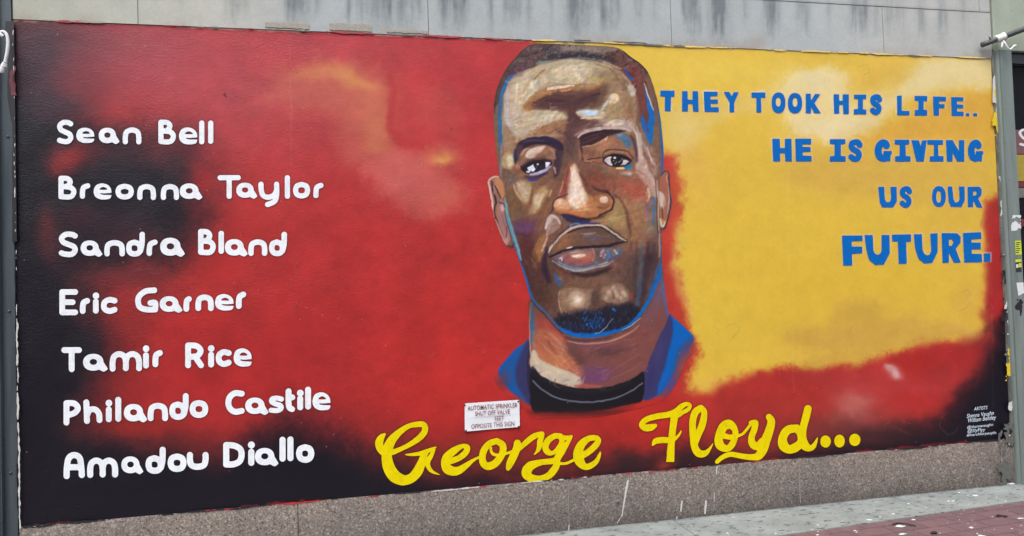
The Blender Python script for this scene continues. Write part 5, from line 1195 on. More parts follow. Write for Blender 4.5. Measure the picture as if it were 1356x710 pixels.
    B(862, 342, 7, 10, (66, 52, 56), .7); S([(848, 370, 1.2), (847, 392, 1.2), (846, 406, 1)], (60, 90, 130), 1, .7); S([(838, 384, 1), (836, 398, 1.4)], (120, 70, 64), 1.2, .6)
    B(700, 372, 7, 24, (74, 54, 50), .7, -12); B(716, 392, 12, 14, (84, 62, 52), .8); S([(694, 340, 1.2), (699, 352, 1.8), (704, 364, 1)], (112, 74, 66), 1.4, .5); S([(706, 330, 2), (712, 348, 2), (714, 370, 1.6)], (96, 60, 52), 2, .5)
    # chin lights
    P([(740, 388), (748, 381.5), (762, 380), (776, 383), (786, 384), (784, 396), (776, 410), (765, 415), (750, 417), (744, 410)], (148, 120, 98), 2.6, .95); P(ell(764, 396, 11, 11), (188, 166, 142), 3.4, .85); P(ell(764.6, 397, 4.4, 5), (222, 208, 188), 3, .8)
    B(762, 397, 16, 13, (180, 152, 124), .7); B(764, 397, 8, 8, (212, 194, 170), .8); B(765, 398, 4, 4, (236, 224, 206), .9); B(750, 392, 6, 8, (160, 132, 110), .5)
    S([(741, 386, .7), (739.8, 396, .8), (742, 408, .9), (746, 418, .7)], (190, 170, 146), .7, .75); B(762, 411, 11, 3, (134, 96, 74), .7); S([(750, 381, .8), (762, 379.6, .9), (774, 381.4, .8)], (110, 84, 56), .8, .6)
    P([(796, 384), (806, 378), (822, 377), (832, 386), (833, 397), (824, 402), (808, 403), (798, 398)], (158, 132, 112), 3.4, .9)
    for x, y, r in [(806, 388, 3.4), (803, 394, 2.6), (815, 386, 2), (817, 391, 2.6), (825, 387, 2.4), (828, 391, 2.2), (822, 394, 2), (812, 381, 2)]: P(ell(x, y, r, r * 1.2), (206, 188, 166), 2.4, .6, False)
    S([(812, 388, .8), (813, 396, 1)], (120, 88, 76), .8, .7); S([(798, 398, .8), (804, 402, 1), (810, 402.6, .7)], (96, 62, 46), .8, .7); P([(784, 388), (789, 384), (793, 394), (794, 404), (786, 406), (783, 398)], (92, 78, 68), 1.6, .85); B(836, 392, 3, 6, (150, 84, 78), .7)
    S([(780, 402, 1.6), (776, 412, 1.6)], (150, 146, 144), 1.4, .5)
    # beard
    P([(734, 424), (744, 417), (758, 414), (775, 411), (790, 409), (806, 404), (820, 404), (833, 402), (843, 407), (849, 413), (840, 426), (824, 437), (800, 443), (770, 444), (752, 440), (741, 433)], (42, 45, 56), 5, .95, rough=3)
    for k in range(520):
        x = rng.uniform(738, 846); y = 414 + rng.random() * 30 - (x - 738) * .03; v = rng.random()
        col = (30, 34, 44) if v < .5 else ((74, 78, 84) if v < .72 else ((24, 92, 160) if y > 428 + rng.uniform(-8, 8) and x < 815 else (52, 54, 62)))
        if sd_poly(np.array([x]), np.array([y]), head_outline())[0] > -2: continue
        c.stroke([(x, y, .7), (x + rng.uniform(-2, 2), y + rng.uniform(2, 5), .4)], col, .9, .5)
    for k in range(60):
        x = rng.uniform(772, 800); y = rng.uniform(412, 436); c.stroke([(x, y, .7), (x + rng.uniform(-1, 1), y + 2, .5)], (30, 110, 186), .6, .6)
    for x, y, r in [(812, 409.6, 1.6), (814.5, 411, 1.2), (777, 430, 1.6), (781, 428, 1.2)]: P(ell(x, y, r, r), (24, 120, 206), .7, .9, False)
    S([(744, 436, 1.6), (752, 440, 2.2), (764, 443.4, 2.6), (778, 444, 2.8), (794, 443, 2.8), (808, 440, 2.4), (820, 437, 1.8)], (4, 106, 192), 1.4, .97)
    S([(784, 445.5, .5), (788, 442, .6), (795, 440, .6), (803, 433.5, .6), (806, 428, .5), (812, 421.5, .5)], (150, 170, 190), .5, .85)
    # blue contour of the jaw
    S([(668.5, 262, .6), (670.5, 275, 1.8), (674, 292, 2.0), (680, 312, 2.2), (686, 330, 2.0), (690, 344, 1.2)], (112, 164, 176), 1, .92); S([(672, 286, 1.0), (677, 306, 1.2), (682, 322, 1)], (60, 140, 180), .8, .6)
    S([(679.5, 322, .8), (684, 336, 1.2), (690, 352, 1.5), (696, 368, 1.5), (702, 388, 1.4), (706, 398, 1.2), (716, 408, 1), (728, 420, .8), (738, 432, .9)], (18, 98, 180), .7, .95); S([(700, 392, .6), (708, 403, .7), (722, 418, .7), (736, 434, .7), (746, 443, .7)], (50, 36, 38), .7, .7)
    S([(738, 432, 1), (748, 440, 1.5), (760, 444, 2), (780, 445, 2.2), (800, 442.6, 2.2), (820, 437.6, 2), (835, 429, 2), (846, 417, 2.2), (857, 402, 2.4), (866, 382, 2.6), (872, 366, 2.4), (875, 350, 1.4)], (6, 102, 184), .9, .97)
    S([(860, 385, 1.6), (868, 366, 2), (872, 350, 1.4)], (60, 104, 146), 1.6, .6); S([(824, 437.6, .5), (836, 431, .6), (848, 421, .5)], (200, 200, 196), .5, .7)
    S([(748, 447, 1.2), (765, 450.5, 1.4), (790, 450, 1.4), (810, 446, 1)], (82, 56, 52), 1.2, .8); S([(752, 452, .6), (772, 455, 1), (800, 453.5, 1.2), (820, 447.6, 1.2), (836, 439, 1), (846, 431, .7)], (204, 146, 124), .9, .75)
    # ---- ears
    S([(647, 241, .8), (649, 237, .9), (654.5, 234.6, .9), (660, 235, .8)], (226, 184, 166), .6, .95); S([(646.8, 242, .9), (649.5, 256, 1.2), (652.6, 272, 1.3), (655, 286, 1.1)], (228, 190, 176), .7, .95); S([(656, 291, .7), (661, 304, .8), (667, 318, .9), (671.5, 324, .8)], (206, 150, 146), .7, .8)
    P([(655, 238), (662, 237), (667, 244), (668, 258), (664, 262), (658, 252)], (192, 130, 90), 1.4, .95); S([(651.5, 240, .8), (652, 250, 1.2), (656, 262, 1.4), (657, 270, 1.2), (654.5, 277, 1), (655.5, 285, 1.1), (659.7, 295, .9)], (42, 32, 34), .7, .95); S([(655.5, 246, .8), (660, 255, 1), (663, 262, .7)], (52, 40, 42), .7, .9)
    S([(653.5, 247, 1), (654.5, 256, 1.2)], (178, 130, 140), .8, .8); P([(660, 268), (667, 266), (668, 280), (674, 300), (676, 318), (670, 320), (663, 304), (658, 288)], (166, 118, 116), 1.6, .9); P([(662, 274), (666.5, 270), (667.5, 277), (664.5, 279.6)], (206, 168, 170), .9, .9)
    B(659, 282, 3, 6, (176, 112, 82), .7); S([(661, 268, .8), (666, 270, .8), (668, 274, .8)], (70, 50, 60), .8, .8); S([(671, 300, .6), (671, 310, .8), (670, 316, .6)], (84, 56, 62), .7, .8); B(670.5, 319, 3, 4, (204, 160, 160), .7); S([(672, 325, .9), (678, 326.4, 1), (680.5, 322, .7)], (52, 40, 42), .7, .8)
    S([(664, 284, .5), (668, 296, .7), (670, 304, .5)], (110, 76, 82), .8, .6); S([(668.5, 280, .6), (672, 296, .8), (677, 314, .8)], (58, 52, 62), .8, .6)
    P([(875, 236), (880, 229), (884, 230), (884.5, 242), (882, 256), (876, 258), (873.5, 250)], (166, 98, 78), 1.2, .9); S([(876, 232, .6), (881, 226.8, .8), (885, 228.6, .8), (886.3, 238, .9), (886.3, 250, .8), (888.6, 264, .9), (887, 280, .9), (882.5, 295, .9), (879, 303, .9), (874.5, 303.6, .7)], (48, 48, 66), .6, .95)
    P([(873, 254), (878, 256), (881, 264), (881, 272), (876, 276), (873, 268)], (212, 194, 178), 1.4, .9); S([(884.5, 246, .5), (886.4, 262, .7), (884, 282, .5)], (184, 170, 176), .6, .8); S([(883, 233, .6), (883.6, 242, .6)], (210, 160, 140), .6, .7)
    P([(875, 280), (881, 278), (882, 290), (878.5, 300), (874, 299)], (168, 108, 72), 1.2, .85); S([(876.6, 274, .6), (877.4, 282, .8), (878, 289, .6)], (80, 46, 50), .6, .9); S([(874.6, 290, 1), (875.6, 297, 1.4), (878, 299.4, 1.2), (880.6, 293, .7)], (216, 204, 188), .7, .95); B(880, 270, 2, 8, (170, 110, 90), .6)
    B(877.5, 294, 1.6, 2.4, (206, 168, 96), .8)
    face = np.clip(-hd_in(c.X, c.Y) / 3 + 1.5, 0, 1)[..., None] * np.clip((c.Y - 84) / 8, 0, 1)[..., None]
    tone = (c.im - 106) * 1.12 + 104; grey = tone.mean(-1, keepdims=True); tone = grey + (tone - grey) * 1.07 + np.array([2, -1, 3.0]) * np.clip((120 - grey) / 60, 0, 1)
    c.im = c.im * (1 - face) + np.clip(tone, 14, 244) * face
    low = np.clip((c.Y - 325) / 60, 0, 1)[..., None] * face
    c.im *= 1 - .08 * low * np.clip((190 - c.im.mean(-1, keepdims=True)) / 60, 0, 1)
    c.im *= 1 + face * (np.array([.99, .975, 1.0]) - 1)
    a1 = N1(c.X * .9 + c.Y * .45, c.Y * .32 - c.X * .2, 2.4, 3, .65); a2 = N2(c.X * .25, c.Y * .9 + c.X * .2, 2.2, 3, .65)
    sel = np.clip(N4(c.X, c.Y, 22, 2) * 3 + .5, 0, 1); tex = (a1 * sel + a2 * (1 - sel))[..., None]
    chroma = np.stack([N3(c.X, c.Y, 7, 3), N4(c.Y, c.X, 6, 3) * .6, N2(c.Y, c.X, 8, 3)], -1)
    c.im = c.im * (1 + face * (.14 * tex + .06 * chroma))
    c.dabs(900, hd_in, rng, 5, .8, flow, .11, .45, (656, 84, 876, 440))
    # brush texture over the whole figure
    st = N3(c.X * .6 + c.Y * .5, c.Y * .5 - c.X * .35, 3.2, 3)
    ins = sd_poly(c.X, c.Y, head_outline()); m = np.clip(-ins / 3, 0, 1)[..., None]
    c.im *= 1 + (m * .075 + .02) * st[..., None] + .03 * m * N4(c.X, c.Y, 1.6, 2)[..., None]
    return c


def silhouette(X, Y):
    d = sd_poly(X, Y, catmull(head_outline(), 4))
    for p, e in ((EAR_L, 1), (EAR_R, 1), (NECK, 1), (JACKET_L, 7), (JACKET_R, 7), (SHIRT, 7)):
        d = np.minimum(d, sd_poly(X, Y, catmull(p, 4)) - e)
    top = 57 + (X - 704) * 0.0402
    return np.maximum(d - .8, top - Y)


def portrait_regions(X, Y):
    lab = np.zeros(X.shape, int)   # 0 = face
    hd = sd_poly(X, Y, catmull(head_outline(), 4))
    lab[hd > .8] = 1               # neck
    def put(pts, k, e=0.0, cond=None):
        m = sd_poly(X, Y, catmull(pts, 4)) < e
        if cond is not None: m &= cond
        lab[m] = k
    out = hd > .8
    low = Y > 440
    put(JACKET_L, 2, 8, out & low); put(JACKET_R, 3, 8, out & (Y > 412) & (X > 850))
    put(NECK, 1, .8, out); put(JACKET_R, 3, .5, out); put(JACKET_L, 2, .5, out)
    put(SHIRT, 4, 8, out & (Y > 500)); put(SHIRT, 4, .4, out); put(JACKET_R, 3, .5, out); put(JACKET_L, 2, .5, out)
    put(EAR_L, 5, 1.2, hd > 0); put(EAR_R, 6, 1.2, hd > 0)
    hair = [(650, 142), (654, 120), (660, 105), (668, 90), (678, 78), (688, 60), (704, 52), (720, 50), (750, 50), (790, 54), (820, 58), (832, 68), (852, 80), (862, 95), (868, 112), (874, 135), (876, 160), (862, 168), (852, 160),
            (845, 130), (838, 112), (826, 97), (808, 86), (785, 80), (755, 77.5), (728, 80), (700, 91), (682, 98), (672, 108), (664, 130)]
    put(hair, 7, 0, (hd < 1.5))
    put([(689, 222), (696, 217), (705, 212.5), (718, 210.8), (726, 211.5), (730.5, 214.5), (728.5, 221), (719, 228), (706, 231), (694, 228.5)], 8, .5)
    put([(797.8, 212.4), (804, 207), (813.5, 204.6), (826, 206), (834.5, 211), (836.5, 214.5), (830, 220), (816, 221.4), (805, 219.6)], 9, .5)
    put([(726, 337), (732, 325), (737, 319), (752, 306), (772, 298.6), (796, 298.6), (811, 307.6), (829, 318.6), (826, 327), (823, 335), (813, 343), (800, 350), (780, 355.5), (765, 358.5), (752, 355), (741, 348)], 10, .5)
    return lab

# ================================================================== large structure
def wpt(u, v, y=0.0):
    x, z = to_wall(u, v, y); return float(x), float(z)


# ---- mural wall: rendered panel carrying the paint
mural = empty('mural_wall', (WALL_W / 2, 0, Z0), 'large painted mural wall in red, yellow and black with a man\'s portrait and lettering', 'mural')
GROUND = paint_ground()


def build_panel():
    nx, nz = 1040, 450
    xs = np.linspace(0, WALL_W, nx); zs = np.linspace(Z0, ZT, nz)
    Xg, Zg = np.meshgrid(xs, zs)
    # top edge of the render is a little ragged
    u, v = to_photo(Xg, np.zeros_like(Xg), Zg)
    col = GROUND.sample(u, v).reshape(-1, 3)
    V = np.stack([Xg.ravel(), np.zeros(Xg.size), Zg.ravel()], 1)
    i = np.arange(nx - 1)[None, :] + np.arange(nz - 1)[:, None] * nx
    F = np.stack([i, i + 1, i + 1 + nx, i + nx], -1).reshape(-1, 4)
    n0 = len(V)
    back = np.array([[0, .14, Z0], [WALL_W, .14, Z0], [WALL_W, .14, ZT], [0, .14, ZT]])
    V = np.vstack([V, back]); col = np.vstack([col, np.full((4, 3), 90.0)])
    a, b, c_, d = 0, nx - 1, nx * nz - 1, nx * (nz - 1)
    F = F.tolist() + [[n0 + 3, n0 + 2, n0 + 1, n0], [a, n0, n0 + 1] + list(range(nx - 1, 0, -1)), [d, n0 + 3, n0] + list(range(0, nx * (nz - 1), nx)), [b, n0 + 1, n0 + 2] + list(range(c_, nx - 1, -nx)), list(range(d, c_ + 1)) + [n0 + 2, n0 + 3]]
    me = bpy.data.meshes.new('painted_panel'); me.from_pydata(V.tolist(), [], F)
    color_attr(me, col)
    return link('painted_panel', me, M_MURAL, mural)


build_panel()


# ---- portrait as its own layer of paint
def build_portrait():
    C = paint_portrait(GROUND)
    step = 0.6; x0, y0, x1, y1 = 640.0, 52.0, 930.0, 560.0
    Yg, Xg = np.mgrid[y0:y1:step, x0:x1:step]
    F = silhouette(Xg, Yg)
    V, faces, cells = march(F)
    lab = portrait_regions(Xg + step / 2, Yg + step / 2)
    fl = np.array([lab[r, c] for r, c in cells])
    U = x0 + V[:, 0] * step; W = y0 + V[:, 1] * step
    col = C.sample(U, W)
    wx, wz = to_wall(U, W, -0.0015)
    P3 = np.stack([wx, np.full(len(V), -0.0015), wz], 1)
    names = {0: 'portrait', 1: 'neck', 2: 'jacket_collar', 3: 'jacket_collar', 4: 'shirt', 5: 'ear', 6: 'ear', 7: 'hair', 8: 'eye', 9: 'eye', 10: 'mouth'}
    root = None
    for k in range(11):
        idx = np.where(fl == k)[0]
        if not len(idx): continue
        remap = {}; vv = []; ff = []
        for i in idx:
            f = []
            for q in faces[i]:
                if q not in remap: remap[q] = len(vv); vv.append(q)
                f.append(remap[q])
            ff.append(f)
        me = bpy.data.meshes.new(names[k]); me.from_pydata(P3[vv].tolist(), [], ff); color_attr(me, col[vv])
        o = link(names[k], me, M_MURAL, mural if root is None else root)
        if root is None: root = o
    return root


build_portrait()

# ---- lettering of the mural
for word, w, bx in NAMES:
    x0 = min(b[0] for b in bx) - 3; x1 = max(b[2] for b in bx) + 3; y0 = min(b[1] for b in bx) - 3; y1 = max(b[3] for b in bx) + 3
    sheet('name_lettering', name_fn(word, w, bx), x0, y0, x1, y1, 0.7, M_WHITE, mural)
for items in BLOCKS:
    x0, y0, x1, y1 = bounds(items)
    sheet('slogan_lettering', shape_fn(items), x0 - 8, y0 - 8, x1 + 8, y1 + 8, 0.5, M_BLUE, mural)
for k, items in enumerate((SC_A, SC_B)):
    x0, y0, x1, y1 = bounds(items)
    sheet('script_lettering', script_fn(k), x0 - 9, y0 - 9, x1 + 9, y1 + 9, 0.7, M_YELLOW, mural)


def text_lines(name, lines, mat, parent, y, slant=0.0, bold=0.0):
    """one mesh of several lines; each line: text, baseline start and end and height in photo pixels"""
    V, F = [], []
    for txt, a, b, h in lines:
        cu = bpy.data.curves.new('line', 'FONT'); cu.body = txt; cu.resolution_u = 3; cu.offset = bold
        ob = bpy.data.objects.new('line', cu); COL.objects.link(ob)
        dg = bpy.context.evaluated_depsgraph_get(); me = bpy.data.meshes.new_from_object(ob.evaluated_get(dg))
        q = np.array([v.co[:2] for v in me.vertices]); w = q[:, 0].max() - q[:, 0].min()
        s = (q[:, 0] - q[:, 0].min()) / w; t = q[:, 1] / 0.70 + 0.0
        u = a[0] + s * (b[0] - a[0]) + t * h * slant; v = a[1] + s * (b[1] - a[1]) - t * h
        x, z = to_wall(u, v, y); n = len(V)
        V += [(float(i), y, float(j)) for i, j in zip(x, z)]
        F += [[n + k for k in p.vertices] for p in me.polygons]
        bpy.data.objects.remove(ob); bpy.data.curves.remove(cu); bpy.data.meshes.remove(me)
    me = bpy.data.meshes.new(name); me.from_pydata(V, [], F); me.validate()
    return link(name, me, mat, parent)


zc = Z(1265, 530, 10.92)
def ln(t, a, b, h): return (t, zc([a])[0], zc([b])[0], h / 10.92)
text_lines('artist_credit', [ln('ARTISTS', (270, 150), (462, 130), 50), ln('Shenna Vaughn', (165, 258), (555, 210), 58), ln('William Bentley', (175, 325), (585, 275), 62),
                             ln('@shennavaughn', (170, 412), (545, 370), 40), ln('@SlyFlyy', (175, 470), (430, 445), 48), ln('#marchforpeople', (165, 525), (590, 485), 40)], M_CREDIT, mural, -0.003, 0.15, 0.008)

# ---- stone fascia above the mural
fas = empty('stone_fascia', (WALL_W / 2, 0, ZT), 'pale grey stone band with dark vertical rain streaks above the mural', 'stone band')
YF = -0.005
J1 = [0.0, 0.645, 2.313, 3.937, 5.565, 6.488]
ZC = ZT + 0.345
# rain stains: photo column, width, strength, how far down they run, lean
STAINS = [(300, 5, .35, .7, 0), (312, 9, .5, .8, 0), (326, 6, .3, .6, 0), (384, 8, .5, .8, 0), (392, 14, .6, .75, 2), (404, 8, .6, .9, 0), (420, 8, .3, .6, 0), (462, 5, .5, .9, 0), (480, 16, .4, .9, 0), (500, 14, .45, 1, 0), (514, 10, .5, 1, 0), (530, 16, .5, .9, 0), (546, 8, .5, 1, 0), (556, 6, .4, .8, 0),
          (584, 6, .7, .9, -2), (596, 12, .75, .9, 0), (610, 12, .6, .8, 0), (618, 6, .5, .6, 0), (648, 5, .7, 1, -3), (672, 6, .5, .7, 0), (684, 12, .5, .7, 4), (700, 6, .35, .8, 0), (728, 5, .3, .8, -3), (756, 14, .6, .9, 0), (768, 10, .65, .95, 0), (780, 9, .5, .7, 0), (797, 8, .7, .85, -2), (808, 9, .55, .8, 0), (818, 6, .4, .6, 0),
          (845, 8, .3, .6, 0), (868, 6, .25, .7, 0), (904, 6, .6, .8, -10), (914, 8, .65, .8, -9), (922, 6, .5, .6, -6), (948, 14, .7, .9, 0), (956, 12, .6, .9, -3), (985, 5, .3, .5, 0), (1016, 9, .55, .7, 0), (1026, 10, .5, .8, 0), (1056, 6, .3, .6, -4), (1066, 8, .4, .6, -2), (1098, 5, .25, .6, 0), (1138, 12, .6, .6, -2), (1130, 7, .4, .7, 0), (1146, 6, .35, .6, 0),
          (1178, 14, .35, .6, 0), (1220, 9, .45, .6, -2), (1245, 6, .4, .7, -3), (1252, 5, .35, .6, -4), (1275, 7, .3, .5, 0), (1195, 10, .2, .8, 0), (1160, 6, .2, .6, 0), (240, 6, .12, .5, 0), (90, 10, .1, .6, 0), (160, 12, .1, .5, 0)]


def stone_colour(X, Zw):
    u, v = to_photo(X, np.full_like(X, YF), Zw)
    base = np.array([187, 188, 183.0])[None, None] * (1 + .05 * N1(X, Zw, .5, 4) + .03 * N2(X, Zw, .06, 3))[..., None]
    warm = np.clip(1 - u / 420, 0, 1)[..., None]
    base = base * (1 - warm * np.array([.02, .01, .06]))
    h = np.clip((Zw - ZT) / .345, 0, 1)                       # 0 at the mural, 1 at the bed joint
    low = (Zw < ZC).astype(float)
    a = np.zeros_like(X)
    streak = .62 + .7 * np.clip(N3(u, Zw * 14, 4.2, 4, .6), -.6, .8) + .25 * N1(u, Zw * 120, 7, 3)
    hv = np.clip((Zw - ZT) / (.11 + .000235 * np.clip(u, 0, 1000)), 0, 1.6)
    for c, w, s, d, ln_ in STAINS:
        uu = u + ln_ * (1 - hv) + 2.0 * N4(u * 0 + c, Zw, .12, 3)
        q = np.exp(-((uu - c) / (w * .85)) ** 2 * 1.3) * s
        q *= np.clip((hv - (.86 - d)) / (.9 * d) + .3 * N2(u, Zw * 60, 4, 3), 0, 1)
        a = a + q * streak * (low * 1.0 + (1 - low) * .55)
    a = np.clip(a * 1.3, 0, .82)[..., None]
    cool = (np.clip((u - 300) / 120, 0, 1) * np.clip((1230 - u) / 150, .35, 1))[..., None]; base = base * (1 - cool * np.array([.07, .035, .0]))
    col = base * (1 - a) + np.array([104, 113, 118.0]) * a
    # brownish scum above the joint with the mural
    m = np.clip(1 - (Zw - ZT) / .07, 0, 1) * np.clip(N4(u, Zw * 90, 34, 4) * 2.2 + .25, 0, 1) * low
    m2 = np.exp(-(((u - 1004) / 12) ** 2 + ((Zw - ZT - .05) / .05) ** 2))
    m = np.clip(m * .7 + m2 * .55, 0, .8)[..., None]
    col = col * (1 - m) + np.array([166, 156, 146.0]) * m
    e = np.clip(1 - np.abs(Zw - ZC) / .012, 0, 1)[..., None] * .35      # dirt along the bed joint
    return col * (1 - e) + np.array([120, 122, 120.0]) * e


def stone_slab(x0, x1, z0, z1):
    nx, nz = max(3, int((x1 - x0) / .008)), max(3, int(min(z1 - z0, .5) / .008))
    X, Zw = np.meshgrid(np.linspace(x0, x1, nx), np.linspace(z0, z1, nz))
    V = np.stack([X.ravel(), np.full(X.size, YF), Zw.ravel()], 1); col = stone_colour(X, Zw).reshape(-1, 3)
    i = np.arange(nx - 1)[None] + np.arange(nz - 1)[:, None] * nx
    F = np.stack([i, i + 1, i + 1 + nx, i + nx], -1).reshape(-1, 4).tolist()
    n0 = len(V); V = np.vstack([V, [[x0, .16, z0], [x1, .16, z0], [x1, .16, z1], [x0, .16, z1]]]); col = np.vstack([col, np.full((4, 3), 180.0)])
    F += [[n0 + 3, n0 + 2, n0 + 1, n0], [0, n0, n0 + 1] + list(range(nx - 1, 0, -1)), [nx * (nz - 1), n0 + 3, n0] + list(range(0, nx * (nz - 1), nx)), [nx - 1, n0 + 1, n0 + 2] + list(range(nx * nz - 1, nx - 1, -nx)), list(range(nx * (nz - 1), nx * nz)) + [n0 + 2, n0 + 3]]
    me = bpy.data.meshes.new('stone_slab'); me.from_pydata(V.tolist(), [], F); color_attr(me, col)
    return link('stone_slab', me, M_STONE, fas)


for a, b in zip(J1, J1[1:]): stone_slab(a + .002, b - .002, ZT + .0015, ZC - .0025)
J2 = [0.0, 1.5, 3.13, 4.76, 6.393, 6.488]
for a, b in zip(J2, J2[1:]): stone_slab(a + .002, b - .002, ZC + .0025, ZT + 1.5)
box('joint_filler', M_CAULK, fas, 0.0, 6.488, YF + .005, .12, ZT + .0007, ZT + 1.49)
# paint of the mural lapping over the lower arris of the stone
def top_lap(seed, thr, amp, off):
    n = Noise(seed)
    def fn(X, Y):
        z = 26 + 0.04015 * (X - 17)
        w = amp * (n(X, Y * 0 + 9, 45, 5, .62) - thr) + .4 * n(X, Y, 2.5, 2)
        return np.abs(Y - z + off + .9 * n(X, Y * 0 + 70, 22, 3)) - w
    return fn
M_YLAP = plain('yellow_mural_edge', L3(222, 196, 110), .6); M_RLAP = plain('red_mural_edge', L3(160, 52, 66), .6); M_GLAP = plain('grey_green_joint_dirt', L3(98, 104, 96), .8)
for seed, thr, amp, off, mat, u0, u1 in [(81, -.1, 3, .6, M_RLAP, 50, 690), (82, -.15, 2.4, .5, M_YLAP, 705, 1310), (83, .12, 3.5, .4, M_GLAP, 40, 1310), (84, .2, 4, 1.2, M_MORTAR, 40, 700), (85, .25, 3, .8, M_RLAP, 690, 760)]:
    z0_, z1_ = 26 + 0.04015 * (u0 - 17), 26 + 0.04015 * (u1 - 17)
    sheet('paint_overrun', top_lap(seed, thr, amp, off), u0, z0_ - 8, u1, z1_ + 6, .8, mat, fas, YF - .0012 - .0004 * (seed - 80), split=10)
for u0, u1, va, vb in [(351, 409, 29.5, 39.2), (436, 492, 31, 42.3), (512, 566, 39.5, 45.8), (760, 782, 51, 55.8), (812, 856, 54.5, 59.8)]:
    xa, za_ = wpt(u0, va, YF); xb, _ = wpt(u1, va, YF); _, zb_ = wpt(u0, vb, YF)
    bm = bmesh.new(); n = 16
    rng = np.random.default_rng(int(u0))
    xs = np.linspace(xa, xb, n); lo = max(zb_, ZT + .012) - ZT; hi = za_ - ZT
    top = [bm.verts.new((x, YF - .004, ZT + hi + rng.uniform(-.004, .004))) for x in xs]
    bot = [bm.verts.new((x, YF - .004, ZT + lo + rng.uniform(-.003, .003))) for x in xs]
    for i in range(n - 1): bm.faces.new((bot[i], bot[i + 1], top[i + 1], top[i]))
    ex = bmesh.ops.extrude_face_region(bm, geom=list(bm.faces))
    for v in [g for g in ex['geom'] if isinstance(g, bmesh.types.BMVert)]: v.co.y += .012
    bmesh.ops.recalc_face_normals(bm, faces=list(bm.faces))
    from_bm('mortar_patch', bm, M_MORTAR, fas)

# ---- granite plinth
YG = -0.008
pl = empty('granite_plinth', (WALL_W / 2, 0, 0), 'low speckled grey brown granite plinth under the mural', 'plinth')
JG = [-0.003, 1.463, 3.11, 4.743, 6.385, 6.497]
for a, b in zip(JG, JG[1:]):
    box('granite_slab', M_GRANITE, pl, a + .002, b - .002, YG, .16, -.05, Z0 - .001, 0.003)
box('joint_filler', M_CAULK, pl, 0, 6.49, YG + .006, .12, -.05, Z0 - .006)
for x, w in [(6.385, .004), (4.743, .0018), (3.11, .0015)]:
    box('mortar_joint', M_MORTAR, pl, x - w, x + w, YG - .0015, YG + .02, .02, Z0 - .004)


def smear(name, mat, parent, fn, u0, v0, u1, v1, y, step=.6): return sheet(name, fn, u0, v0, u1, v1, step, mat, parent, y)


drips = [[(831.5, 637, 1.2), (829, 650, 1.4), (826, 668, .8), (823.5, 684, .7)], [(903, 664, .9), (901.5, 676.5, .9)], [(935, 664, 1.4), (933.5, 680, 1)], [(896.5, 685, .8), (896, 688, .8)], [(949.5, 617, .8), (948.5, 628, .6)], [(946, 653, .4), (945.5, 664, .4)], [(753.5, 695, .6), (753, 704, .5)], [(822, 685, .4), (817, 693, .4)]]
for d in drips:
    A = np.array(d)
    smear('paint_drip', M_DRIP, pl, lambda X, Y, d=d: sd_chain(X, Y, d) + .35 * N3(X, Y, 2.5, 2), A[:, 0].min() - 4, A[:, 1].min() - 4, A[:, 0].max() + 4, A[:, 1].max() + 4, YG - .002, .5)
# ragged paint that ran over the top of the plinth
def lap(seed, thr, amp, off):
    n = Noise(seed)
    def fn(X, Y):
        z = 698 - 0.08918 * (X - 26)
        c0 = z + off + 1.1 * n(X, Y * 0 + 3, 26, 4)
        w = amp * (n(X, Y * 0 + 40, 60, 5, .65) - thr) + .5 * n(X, Y, 2.2, 2)
        return np.maximum(np.abs(Y - c0) - w, z - 1.2 - Y)
    return fn
for seed, thr, amp, off, mat, u0, u1 in [(21, -.12, 3.4, .4, M_KDRIP, 30, 900), (22, .12, 4.5, .7, M_RDRIP, 150, 1120), (24, -.05, 3.2, .4, M_KDRIP, 900, 1330), (25, .22, 4.5, 1.4, M_DRIP, 30, 1320)]:
    f = lap(seed, thr, amp, off); zz0 = 698 - 0.08918 * (u1 - 26); zz1 = 698 - 0.08918 * (u0 - 26)
    sheet('paint_overrun', f, u0, zz0 - 3, u1, zz1 + 9, .8, mat, pl, YG - .0022 - .0004 * (seed - 20), split=10)

# ---- grey-green steel post at the right end of the wall
post = empty('steel_post', (6.58, -.03, 0), 'grey green painted steel post with stickers at the right end of the mural', 'post')
xa = wpt(1330.5, 250, -.05)[0]; xb = wpt(1352, 250, -.05)[0]
YP = -0.05
bm = bmesh.new(); add_box(bm, xa, xb, YP, .10, -.02, ZT + .055, 0.0)
bmesh.ops.bevel(bm, geom=[e for e in bm.edges if abs(e.verts[0].co.z - e.verts[1].co.z) > 1], offset=.022, segments=3, affect='EDGES')
from_bm('post_body', bm, M_POST, post)
# flange between wall and post, its outline a little battered
bm = bmesh.new(); n = 60; rng = np.random.default_rng(9); L, R = [], []
for i in range(n):
    z = .0 + (ZT + .02) * i / (n - 1)
    L.append(bm.verts.new((6.480 + rng.uniform(-.004, .005) + .004 * math.sin(i * .7), -.016, z))); R.append(bm.verts.new((xa - .002, -.016, z)))
for i in range(n - 1): bm.faces.new((L[i], R[i], R[i + 1], L[i + 1]))
ex = bmesh.ops.extrude_face_region(bm, geom=list(bm.faces))
for v in [g for g in ex['geom'] if isinstance(g, bmesh.types.BMVert)]: v.co.y += .05
bmesh.ops.recalc_face_normals(bm, faces=list(bm.faces))
from_bm('flange', bm, M_ANGLE, post)
for v in (160, 338, 470):
    x, z = wpt(1324 + (v - 100) * .02, v, -.016); bm = bmesh.new()
    bmesh.ops.create_icosphere(bm, subdivisions=2, radius=.009, matrix=Matrix.Translation((x, -.018, z)))
    from_bm('rivet', bm, M_ANGLE, post, True)
YS = -.0165
